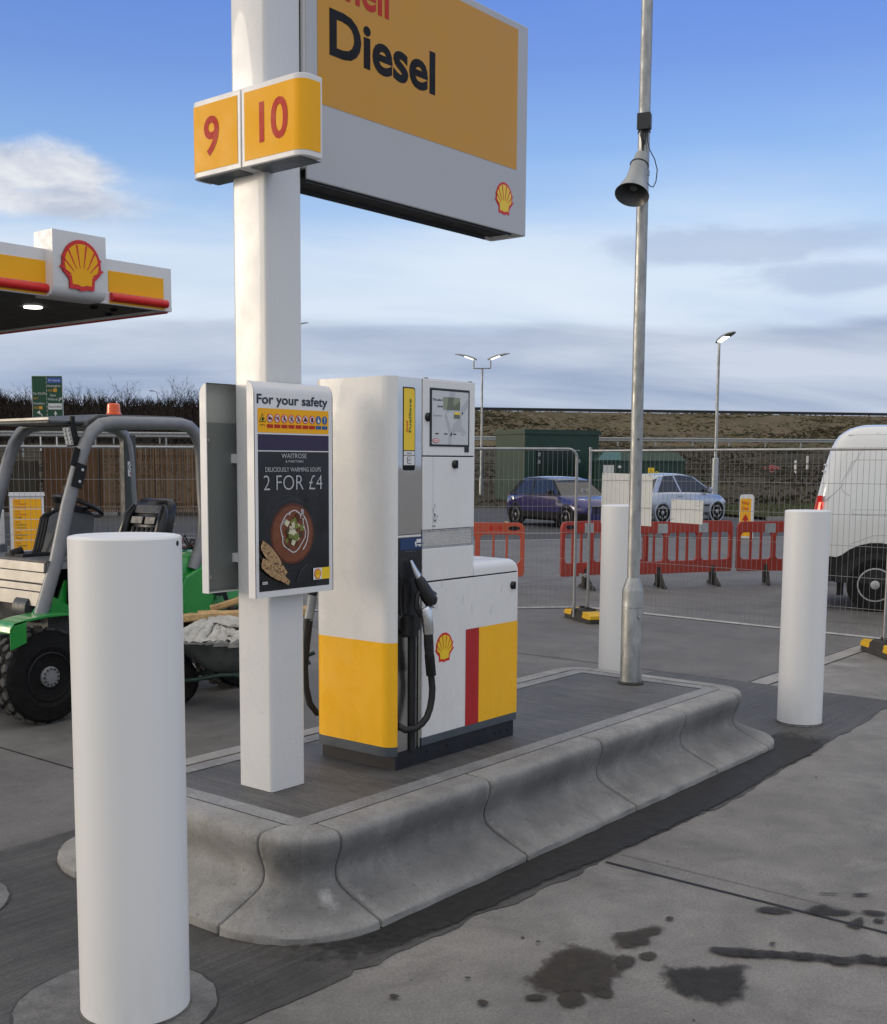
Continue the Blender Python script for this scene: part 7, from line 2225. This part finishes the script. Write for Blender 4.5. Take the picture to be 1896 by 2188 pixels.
def bank_z(n, u):
    pts = [(45.5, 0.0), (47, 0.15), (60, 1.3), (80, 2.85), (84, 3.1), (92, 3.15), (97, 4.2), (109, 6.85), (112, 7.0), (128, 7.0), (140, 4.0), (170, 0.0)]
    for (a_, za), (b_, zb) in zip(pts[:-1], pts[1:]):
        if a_ <= n <= b_:
            t_ = (n - a_) / (b_ - a_)
            t_ = t_ * t_ * (3 - 2 * t_) * 0.5 + t_ * 0.5
            return za + (zb - za) * t_
    return 0.0
m = MB()
ns = [45.5 + i * 1.5 for i in range(84)]
us = [-160 + i * 4 for i in range(101)]
rb = random.Random(77)
for n_ in ns:
    for u_ in us:
        bump_ = rb.uniform(-0.12, 0.12) if 48 < n_ < 108 and not 84 < n_ < 93 else 0
        m.v.append(EP(u_, n_, bank_z(n_, u_) + bump_ - (0.05 if n_ == 45.5 else 0)))
K = len(us)
for i in range(len(ns) - 1):
    for j in range(K - 1):
        m.f.append([i * K + j, i * K + j + 1, (i + 1) * K + j + 1, (i + 1) * K + j])
        u_ = us[j]
        m.m.append('scrub_soil' if (u_ < 12 and ns[i] > 88) else ('asphalt' if 86.5 < ns[i] < 91 or 113 < ns[i] < 126 else ('bank_low' if ns[i] < 84 else 'bank_grass')))
structure(m.build('embankment', origin=(0, 0, 0), smooth=80, fixn=False))

# rough grass and scrub on the slopes
rg = random.Random(11)
def patchy(u, n):
    return 0.5 + 0.25 * math.sin(u * 0.21 + 1.3 * math.sin(n * 0.13)) + 0.25 * math.sin(n * 0.33 + 0.7 * math.sin(u * 0.31 + 2.0))
def grass(name, count, nlo, nhi, ulo, uhi, hlo, hhi, wdt, mats):
    m = MB()
    for i in range(count):
        n_ = nlo + (nhi - nlo) * rg.random() ** 1.2
        c_u = 0.30 * n_ * 1.0
        u_ = rg.uniform(ulo, uhi)
        if 85.5 < n_ < 92: continue
        p = patchy(u_, n_)
        if rg.random() > 0.35 + 0.65 * p: continue
        h_ = rg.uniform(hlo, hhi) * (0.6 + 0.8 * p)
        base_ = EP(u_, n_, (bank_z(n_, u_) if n_ > 45.5 else 0.1) - 0.05)
        lean = Vector((rg.gauss(0, 0.35), rg.gauss(0, 0.35), 0)) * h_
        w_ = wdt * rg.uniform(0.6, 1.4)
        d = EU * w_
        k_ = 0 if p > 0.62 else (1 if p < 0.38 else 2)
        mt = mats[k_] if rg.random() < 0.7 else rg.choice(mats)
        a_ = rg.uniform(0, 6.28)
        d2 = Vector((math.cos(a_), math.sin(a_), 0)) * w_
        b_ = len(m.v)
        m.v += [base_ - d2, base_ + d2, base_ + lean * 0.6 + Z * h_ * 0.7 + d2 * 0.6, base_ + lean + Z * h_]
        m.f.append([b_, b_ + 1, b_ + 2, b_ + 3]); m.m.append(mt)
    return structure(m.build(name, origin=(40, 40, 0), smooth=0, fixn=False), 'stuff')
grass('rough_grass', 26000, 46, 85, -9, 56, 0.06, 0.20, 0.10, ['low_olive', 'low_straw', 'low_dark'])
grass('bank_grass', 13000, 92, 111.0, 9, 84, 0.05, 0.18, 0.30, ['blade_dark', 'blade_straw', 'blade_olive'])
grass('verge_grass', 12000, 34.4, 46, 20.2, 40, 0.05, 0.14, 0.05, ['blade_green', 'blade_green', 'blade_olive'])

# bare scrub hedge along the left part of the bank: one dark tangled mass, plus separate bare shrubs on the crest
def twiggy(m, base_, h_, spread, n, rnd, mat, thick=0.03):
    for i in range(n):
        p = base_ + Vector((rnd.gauss(0, spread * 0.18), rnd.gauss(0, spread * 0.18), 0))
        d = Vector((rnd.gauss(0, 0.5), rnd.gauss(0, 0.5), 1.0)).normalized()
        L_ = h_ * rnd.uniform(0.5, 1.0)
        pts = [p]
        seg = 4
        for k_ in range(seg):
            d = (d + Vector((rnd.gauss(0, 0.22), rnd.gauss(0, 0.22), 0.12))).normalized()
            pts.append(pts[-1] + d * L_ / seg)
        m.tube(pts, [thick * (1 - 0.2 * k_) for k_ in range(seg + 1)], mat, 3, False)
        for k_ in range(1, seg + 1):
            for t_ in range(3):
                dd = (d + Vector((rnd.gauss(0, 0.7), rnd.gauss(0, 0.7), 0.3))).normalized()
                q_ = pts[k_] + dd * L_ * rnd.uniform(0.12, 0.32)
                m.tube([pts[k_], q_], [thick * 0.45, thick * 0.2], mat, 3, False)
rs2 = random.Random(41)
m = MB()
for i in range(5200):
    n_ = rs2.uniform(92, 111.5)
    u_ = rs2.uniform(-15, 12 + rs2.gauss(0, 3.0))
    b_ = EP(u_, n_, bank_z(n_, u_) - 0.1)
    h_ = rs2.uniform(0.5, 1.3) * (0.7 if n_ > 109 else 1)
    d = Vector((rs2.gauss(0, 0.45), rs2.gauss(0, 0.45), 1)).normalized()
    e = b_ + d * h_
    w_ = EU * rs2.uniform(0.02, 0.05)
    k0 = len(m.v)
    m.v += [b_ - w_, b_ + w_, e]
    m.f.append([k0, k0 + 1, k0 + 2]); m.m.append(rs2.choice(['twig', 'twig_brown', 'twig']))
    for t_ in range(3):
        p = b_.lerp(e, rs2.uniform(0.3, 0.9))
        q_ = p + (d + Vector((rs2.gauss(0, 0.7), rs2.gauss(0, 0.7), 0.2))).normalized() * h_ * 0.45
        k0 = len(m.v)
        m.v += [p - w_ * 0.6, p + w_ * 0.6, q_]
        m.f.append([k0, k0 + 1, k0 + 2]); m.m.append(rs2.choice(['twig', 'twig_brown']))
structure(m.build('scrub', origin=(50, 80, 4), smooth=0, fixn=False), 'stuff')
SH = [(-11.2, 111.2, 1.6, 1.0, 'dense'), (-10.3, 112.0, 0.9, 0.9, ''), (-9.3, 112.5, 2.2, 1.0, ''), (-5.7, 112.0, 1.7, 1.1, ''), (-4.6, 112.0, 2.2, 1.3, ''), (-3.3, 112.5, 1.8, 1.3, ''), (-2.4, 112.0, 1.7, 0.9, ''),
      (-0.2, 112.0, 2.9, 1.2, ''), (1.4, 112.4, 0.9, 1.0, ''), (3.4, 112.0, 1.7, 1.0, ''), (4.6, 112.2, 3.2, 1.3, ''), (5.7, 112.0, 2.3, 1.2, ''), (6.5, 112.0, 1.7, 1.1, '')]
SHL = ['rounded dense bare shrub on the crest at the left edge', 'bare shrub on the crest just left of the green road sign', 'taller bare shrub on the crest touching the green road sign', 'first bare shrub on the crest right of the road sign',
       'wide bare shrub, second to the right of the road sign', 'low spreading bare shrub left of the lone thin one', 'small thin bare shrub left of the pointed shrub on the crest', 'pointed bare shrub standing alone above the orange beacon', 'tiny bare shrub right of the pointed one on the crest',
       'bare shrub left of the tallest one beside the poster board', 'tallest bare shrub on the crest left of the poster board', 'bare shrub against the poster board edge on the crest', 'bare shrub on the crest hidden partly by the poster board']
for (u_, n_, h_, sp_, kd), lb in zip(SH, SHL):
    rr = random.Random(int(u_ * 10) + 500)
    b_ = EP(u_, n_, bank_z(n_, u_) - 0.1)
    m = MB()
    twiggy(m, b_, h_ * 0.92, sp_ * 1.8, 70 if kd else 26, rr, 'twig', 0.022 if kd else 0.018)
    tag(m.build('bare_shrub', origin=tuple(b_), smooth=0, fixn=False), lb, 'shrub', 'bare shrubs along the embankment crest')

# safety barriers
def guard_rail(n_, u0, u1, zoff, label, post=3.2, mat='galvanised', double=False):
    root = thing('guard_rail', label, 'guard rail', tuple(EP(u0, n_, bank_z(n_, u0))))
    m = MB()
    pr = [(0.0, -0.155), (0.04, -0.12), (0.04, -0.05), (0.0, -0.01), (0.0, 0.01), (0.04, 0.05), (0.04, 0.12), (0.0, 0.155), (-0.005, 0.155), (0.0, 0.0), (-0.005, -0.155)]
    zz = bank_z(n_, u0) + zoff
    m.loft([[EP(u, n_ - dn, zz + dz_) for dn, dz_ in pr] for u in (u0, u1)], mat)
    m.build('beam', root, smooth=0)
    k_ = 0
    u = u0
    while u < u1 and k_ < 60:
        m = MB()
        m.add([EP(u + a_, n_ + 0.02 + b_, c_) for a_ in (-0.05, 0.05) for b_ in (0, 0.09) for c_ in (zz - zoff - 0.1, zz + 0.12)], [(0, 1, 3, 2), (4, 6, 7, 5), (0, 4, 5, 1), (2, 3, 7, 6), (1, 5, 7, 3)], mat)
        m.build('post', root, smooth=0)
        u += post; k_ += 1
guard_rail(86.0, -14, 90, 0.62, 'long galvanised guard rail halfway up the embankment', 3.2)
guard_rail(112.2, 7, 110, 0.22, 'dark guard rail along the crest of the embankment against the sky', 3.2, 'box_dark')
guard_rail(70.0, -10, 6, 1.35, 'thick weathered pale rail low on the bank behind the loader', 4.0)
# post and rail fence on the slope
def rail_fence(a_un, b_un, label, h_=1.1, n_rails=3, mat='timber_grey', pitch=2.4):
    root = thing('rail_fence', label, 'fence', tuple(EP(a_un[0], a_un[1], bank_z(a_un[1], 0))))
    a_, b_ = Vector((*a_un, 0)), Vector((*b_un, 0))
    L_ = (b_ - a_).length
    n = max(2, int(L_ / pitch))
    pts = []
    for i in range(n + 1):
        p = a_.lerp(b_, i / n)
        pts.append(EP(p.x, p.y, bank_z(p.y, p.x) if p.y > 45.5 else 0.1))
    for p in pts:
        m = MB()
        m.box(p + Z * (h_ / 2), (0.11, 0.11, h_), mat)
        m.build('post', root, smooth=0)
    for k_ in range(n_rails):
        m = MB()
        for p, q_ in zip(pts[:-1], pts[1:]):
            m.tube([p + Z * (h_ * (0.35 + 0.28 * k_)), q_ + Z * (h_ * (0.35 + 0.28 * k_))], 0.035, mat, 4)
        m.build('rail', root, smooth=0)
rail_fence((14.0, 54.5), (42.0, 54.5), 'weathered post and rail fence on the slope right of the lamp post')
rail_fence((-8, 61.0), (5.0, 61.0), 'weathered post and rail fence on the bank behind the timber screens')
def marker(u_, n_, h_, label):
    b_ = EP(u_, n_, bank_z(n_, u_))
    root = thing('marker_post', label, 'marker post', tuple(b_), 'white marker posts on the embankment')
    m = MB()
    m.box(b_ + Z * h_ / 2, (0.10, 0.10, h_), 'road_white')
    m.build('post', root, smooth=0)
    m = MB()
    m.box(b_ + Z * (h_ + 0.02), (0.12, 0.12, 0.04), 'pump_grey')
    m.build('cap', root, smooth=0)
marker(36.8, 60.0, 0.75, 'white marker post on the slope nearest the van')
marker(39.55, 63.2, 0.85, 'taller white marker post higher up the slope by the van')
dp = EP(33.15, 56.3, 1.60)
wsn = thing('warning_sign', 'faded red diamond road works sign lying on the slope', 'warning sign', tuple(EP(33.15, 56.3, bank_z(56.3, 30))))
m = MB()
m.prism([(-0.50, 0), (0, -0.23), (0.50, 0), (0, 0.23)], dp, EU, Z, EN * 0.03, 'sign_red')
m.build('plate', wsn, smooth=0)
m = MB()
F = Face2(m, dp - EN * 0.004, EU, Z, 0.004)
for ln in ([(-0.43, 0), (0, -0.19), (0.43, 0), (0, 0.19), (-0.43, 0)], [(-0.18, -0.02), (0.05, 0.08), (0.18, -0.03)]):
    F.line(ln, 0.03, 'reflector_tape', 1)
m.build('lettering', wsn, smooth=0)
m = MB()
m.tube([dp - Z * 0.75 + EU * 0.2, dp + EU * 0.1 + EN * 0.06], 0.03, 'foot_rubber', 6)
m.tube([dp - Z * 0.75 - EU * 0.2, dp - EU * 0.1 + EN * 0.06], 0.03, 'foot_rubber', 6)
m.build('legs', wsn, smooth=0)

# ================================================================ green cabins
cb_ = thing('green_cabin', 'tall dark green plant cabin with flat overhanging roof', 'cabin', (42.8, 27.3, 0))
cA, cB, cC = Vector((42.345, 29.638, 0)), Vector((40.983, 27.844, 0)), Vector((44.658, 26.47, 0))
fx = (cC - cB); fl = fx.length; fx /= fl
fy = Z.cross(fx)
hC = 3.05
m = MB()
m.prism([(0, 0), (fl, 0), (fl, 2.2), (0, 2.2)], cB, fx, fy, Z * hC, 'cabin_green')
m.build('wall', cb_, smooth=0)
m = MB()
m.prism([(-0.06, -0.06), (fl + 0.10, -0.06), (fl + 0.10, 2.26), (-0.06, 2.26)], cB + Z * hC, fx, fy, Z * 0.16, 'cabin_green')
m.prism([(-0.02, -0.02), (fl + 0.04, -0.02), (fl + 0.04, 2.2), (-0.02, 2.2)], cB + Z * (hC + 0.16), fx, fy, Z * 0.04, 'cabin_green')
m.build('roof', cb_, smooth=0)
m = MB()
m.prism([(0.62, 0.10), (2.75, 0.10), (2.75, 2.35), (0.62, 2.35)], cB - fy * 0.03, fx, Z, fy * 0.028, 'cabin_green_dark')
dr = m.build('door', cb_, smooth=0)
m = MB()
m.prism([(0.55, 2.36), (2.85, 2.36), (2.85, 2.40), (0.55, 2.40)], cB - fy * 0.08, fx, Z, fy * 0.075, 'galvanised')
m.build('door_canopy', cb_, smooth=0)
for k_, (xx, zz) in enumerate(((0.68, 2.22), (0.68, 1.9), (2.80, 1.95), (1.72, 1.05))):
    m = MB()
    m.prism([(xx - 0.05, zz - 0.10), (xx + 0.07, zz - 0.10), (xx + 0.07, zz + 0.06), (xx - 0.05, zz + 0.06)] if k_ < 3 else [(xx - 0.14, zz), (xx + 0.14, zz), (xx + 0.14, zz + 0.04), (xx - 0.14, zz + 0.04)], cB - fy * 0.09, fx, Z, fy * 0.05, 'galvanised')
    m.build('hinge' if k_ < 3 else 'handle', dr, smooth=0)
kk = thing('green_kiosk', 'lower green kiosk with sloping roof ends and a yellow notice behind the white board', 'kiosk', (43.3, 23.6, 0))
kA, kB, kC = Vector((42.082, 25.009, 0)), Vector((42.677, 24.302, 0)), Vector((44.405, 22.231, 0))
gx = (kC - kB); gl = gx.length; gx /= gl
gy = Z.cross(gx)
if gy.dot(_f) < 0: gy = -gy
k0_ = kB - gx * 0.92
m = MB()
m.prism([(0, 0), (gl + 0.92, 0), (gl + 0.92, 1.6), (0, 1.6)], k0_, gx, gy, Z * 1.90, 'cabin_green')
m.build('wall', kk, smooth=0)
m = MB()
m.loft([[k0_ + gx * a_ + gy * b_ + Z * z_ for a_, b_ in ((-0.05, -0.05), (gl + 0.97, -0.05), (gl + 0.97, 1.65), (-0.05, 1.65))] for z_ in (1.90, 1.95)] +
       [[k0_ + gx * a_ + gy * b_ + Z * 2.30 for a_, b_ in ((0.30, 0.35), (gl + 0.62, 0.35), (gl + 0.62, 1.3), (0.30, 1.3))]], 'cabin_green')
m.build('roof', kk, smooth=0)
m = MB()
m.add([k0_ + gx * a_ + gy * b_ + Z * z_ for a_, b_, z_ in ((0.02, -0.056, 1.965), (0.98, -0.056, 1.965), (1.02, 0.33, 2.305), (0.33, 0.33, 2.305))], [(0, 1, 2, 3)], 'lid_sky_sheen')  # sky reflection painted as a bluish patch on the roof slope
m.build('roof_sky_sheen', kk, smooth=0)
m = MB()
F = Face2(m, k0_ - gy * 0.004, gx, Z, 0.004)
if F.n.dot(gy) > 0: F.n = -F.n
F.rect(0.26, 1.42, 0.70, 1.76, 'corrugated_white', 1)
m.build('white_notice', kk, smooth=0)
m = MB()
F = Face2(m, k0_ - gy * 0.004, gx, Z, 0.004)
if F.n.dot(gy) > 0: F.n = -F.n
F.rect(2.10, 1.22, 2.36, 1.66, 'label_yellow', 1)
F.poly([(2.14, 1.42), (2.32, 1.42), (2.23, 1.60)], 'ink_black', 2); F.poly([(2.165, 1.435), (2.295, 1.435), (2.23, 1.565)], 'label_yellow', 3)
F.line([(2.15, 1.34), (2.31, 1.34)], 0.03, 'ink_black', 2); F.line([(2.15, 1.28), (2.31, 1.28)], 0.03, 'ink_black', 2)
F.disc(2.46, 1.42, 0.09, 'label_yellow', 1); F.disc(2.46, 1.42, 0.05, 'cabin_green', 2)
F.rect(2.54, 1.385, 2.80, 1.455, 'corrugated_white', 1)
m.build('yellow_notice', kk, smooth=0)
m = MB()
m.lathe([(0.07, 0), (0.06, 0.1), (0, 0.13)], k0_ + gx * 0.92 - gy * 0.03 + Z * 1.68, -gy, 'headlamp', 12)
m.build('wall_lamp', kk, smooth=30)

# ================================================================ lamp columns in the distance
def far_lamp(base_, h_, heads, label, name='lamp_column', sleeve=0.0):
    root = thing(name, label, 'street lamp', tuple(base_), 'lit lamp columns beyond the fence')
    m = MB()
    m.lathe([(0.09, 0), (0.09, 1.1), (0.055, 1.25), (0.045, h_)], base_, Z, 'galvanised', 14)
    m.build('pole', root, smooth=40)
    if sleeve:
        m = MB()
        m.lathe([(0.11, 0.35), (0.11, sleeve), (0.09, sleeve + 0.02)], base_, Z, 'reflector_tape', 14)
        m.build('sleeve', root, smooth=40)
    t_ = Vector(base_) + Z * h_
    if len(heads) > 1:
        m = MB()
        m.tube([t_ + heads[0] * 0.38, t_ + heads[1] * 0.38], 0.03, 'galvanised', 8)
        for d in heads:
            m.tube([t_ + d * 0.38, t_ + d * 0.38 + Z * 0.34], 0.035, 'galvanised', 8)
        m.build('bracket', root, smooth=40)
    for d in heads:
        q_ = Z.cross(d).normalized()
        o_ = t_ + (d * 0.38 + Z * 0.34 if len(heads) > 1 else Z * 0.0)
        m = MB()
        rows_ = []
        for s_, w_, up_, tk in ((-0.14, 0.06, 0.02, 0.06), (0.0, 0.13, 0.05, 0.09), (0.30, 0.17, 0.16, 0.08), (0.65, 0.15, 0.25, 0.05), (0.85, 0.06, 0.28, 0.03)):
            rows_.append([o_ + d * s_ - q_ * w_ + Z * up_, o_ + d * s_ + q_ * w_ + Z * up_, o_ + d * s_ + q_ * w_ * .8 + Z * (up_ + tk), o_ + d * s_ - q_ * w_ * .8 + Z * (up_ + tk)])
        m.loft(rows_, 'horn_grey')
        ho = m.build('lamp_head', root, smooth=0)
        m = MB()
        m.add([o_ + d * a_ + q_ * b_ + Z * (c_ - 0.012) for a_, b_, c_ in ((0.02, -0.09, 0.055), (0.02, 0.09, 0.055), (0.42, 0.12, 0.195), (0.42, -0.12, 0.195))], [(0, 1, 2, 3)], 'lamp_lit')
        m.build('lens', ho, smooth=0)
rh_ = Vector((_r.x, _r.y, 0)).normalized()
fh_ = Vector((_f.x, _f.y, 0)).normalized()
far_lamp((42.9, 31.5, 0.0), 6.05, [(-rh_ + fh_ * 0.05).normalized(), (rh_ - fh_ * 0.3).normalized()], 'twin headed lamp column rising beside the top right corner of the pump')
far_lamp((37.4, 17.6, 0.1), 5.75, [(rh_ * 0.35 - fh_).normalized()], 'single headed lamp column right of the galvanised lamp post', sleeve=1.9)
far_lamp((43.3, 44.0, 0.0), 8.75, [(rh_ * 0.9 + fh_ * 0.2).normalized()], 'lamp column whose head tip peeps out right of the white post')
hl_ = EP(2.5, 113.0, 0)
hb = thing('street_light', 'thin curved street light standing on the embankment crest', 'street light', (hl_.x, hl_.y, bank_z(113, 0)))
hz_ = bank_z(113, 0)
m = MB()
m.tube([hl_ + Z * hz_, hl_ + Z * (hz_ + 1.25), hl_ + Z * (hz_ + 1.42) - rh_ * 0.12, hl_ + Z * (hz_ + 1.50) - rh_ * 0.40], [0.05, 0.04, 0.035, 0.03], 'galvanised', 8)
m.build('pole', hb, smooth=40)
m = MB()
m.loft([[hl_ + Z * (hz_ + 1.50 + dz_) - rh_ * s_ + fh_ * w_ for dz_, w_ in ((-0.04, -0.06), (-0.04, 0.06), (0.04, 0.05), (0.04, -0.05))] for s_ in (0.36, 0.72)], 'box_dark')
m.build('lamp_head', hb, smooth=0)
tp_ = EP(24.0, 112.6, bank_z(112.6, 0))

# ================================================================ road sign and small exit sign
sA, sB = Vector((39.938, 62.836, 0)), Vector((41.077, 61.444, 0))
sx = (sB - sA).normalized(); sw = 1.86
rsn = thing('road_sign', 'green direction road sign on two white posts above the loader roof', 'road sign', (40.5, 62.1, 2.3))
z0s, z1s = 4.30, 6.98
sy_ = Z.cross(sx)
if sy_.dot(_f) < 0: sy_ = -sy_
skew = Matrix.Identity(3)
m = MB()
m.prism(rrect(0, z0s, sw, z1s, 0.05), sA + sy_ * 0.01, sx, Z, sy_ * 0.05, 'road_white')
m.build('plate', rsn, smooth=0)
m = MB()
F = Face2(m, sA + sy_ * 0.008, sx, Z, 0.006)
if F.n.dot(sy_) > 0: F.n = -F.n
F.rect(0.025, z0s + 0.025, sw - 0.025, z1s - 0.025, 'road_green', 1, r=0.04)
k_ = z0s + 0.05
while k_ < z1s - 0.1:
    F.rect(0.885, k_, 0.905, k_ + 0.16, 'road_white', 2); k_ += 0.24
F.text('The SOUTH', 0.07, 5.86, 0.13, 'road_white', 2, width=0.78)
F.text('A617', 0.07, 5.58, 0.13, 'road_yellow', 2, width=0.32)
F.text('Grantham', 0.07, 5.28, 0.13, 'road_white', 2, width=0.68)
F.text('A52', 0.07, 5.02, 0.13, 'road_yellow', 2, width=0.30); F.rect(0.40, 4.99, 0.62, 5.18, 'road_yellow', 2)
F.rect(0.96, 6.55, 1.80, 6.86, 'road_blue', 2, r=0.03); F.text('M1 North', 1.02, 6.64, 0.13, 'road_white', 3, width=0.70)
F.text('Nottingham', 0.96, 6.32, 0.13, 'road_white', 2, width=0.78)
F.text('A46', 0.96, 6.05, 0.13, 'road_yellow', 2, width=0.28); F.rect(1.30, 6.02, 1.52, 6.22, 'road_yellow', 2)
F.text('East', 1.12, 5.76, 0.13, 'road_white', 2, width=0.32)
F.text('Midlands', 0.98, 5.52, 0.13, 'road_white', 2, width=0.58)
F.line([(1.62, 5.48), (1.80, 5.72)], 0.04, 'road_white', 2); F.line([(1.62, 5.66), (1.80, 5.58)], 0.035, 'road_white', 2); F.line([(1.61, 5.56), (1.68, 5.48)], 0.03, 'road_white', 2)
F.rect(0.96, 4.98, 1.80, 5.34, 'road_white', 2, r=0.03); F.text('Saxondale', 1.0, 5.09, 0.13, 'ink_black', 3, width=0.76)
F.line([(1.40, 4.34), (1.40, 4.72)], 0.05, 'road_white', 2); F.poly([(1.29, 4.68), (1.51, 4.68), (1.40, 4.90)], 'road_white', 2)
F.line([(0.58, 4.34), (0.58, 4.62), (0.50, 4.74), (0.42, 4.78)], 0.05, 'road_white', 2); F.poly([(0.46, 4.68), (0.46, 4.92), (0.26, 4.80)], 'road_white', 2)
m.build('sign_face', rsn, smooth=0)
for s_, zb in ((0.42, 1.9), (1.40, 2.2)):
    m = MB()
    p = sA + sx * s_ + sy_ * 0.09
    m.tube([p + Z * zb, p + Z * (z1s - 0.1)], 0.045, 'road_white', 10)
    m.build('post', rsn, smooth=40)
wo2 = Vector((27.33, 12.0, 0.0))
ws = thing('exit_sign', 'small yellow way out sign with rounded top on the far verge', 'sign', tuple(wo2))
fx2 = (-fh_ + rh_ * -0.25).normalized()
ux2 = Z.cross(fx2)
m = MB()
m.prism([(-0.17, 0), (0.17, 0), (0.17, 1.0)] + [(0.10 + 0.07 * math.cos(R(a_)), 1.0 + 0.07 * math.sin(R(a_))) for a_ in (30, 60, 90)] + [(-0.10 + 0.07 * math.cos(R(a_)), 1.0 + 0.07 * math.sin(R(a_))) for a_ in (90, 120, 150)] + [(-0.17, 1.0)], wo2 - fx2 * 0.10, ux2, Z, fx2 * 0.10, 'sign_white')
m.build('housing', ws, smooth=20)
m = MB()
F = Face2(m, wo2, ux2, Z, 0.003)
F.rect(-0.155, 0.05, 0.10, 0.97, 'sign_yellow', 1, r=0.02)
F.text('Way', -0.125, 0.82, 0.085, 'sign_red', 2, width=0.19, bold=0.02)
F.text('Out', -0.125, 0.69, 0.085, 'sign_red', 2, width=0.17, bold=0.02)
F.poly([(-0.11, 0.44), (0.06, 0.44), (-0.025, 0.60)], 'sign_red', 2); F.rect(-0.055, 0.28, 0.005, 0.44, 'sign_red', 2)
m.build('sign_face', ws, smooth=0)
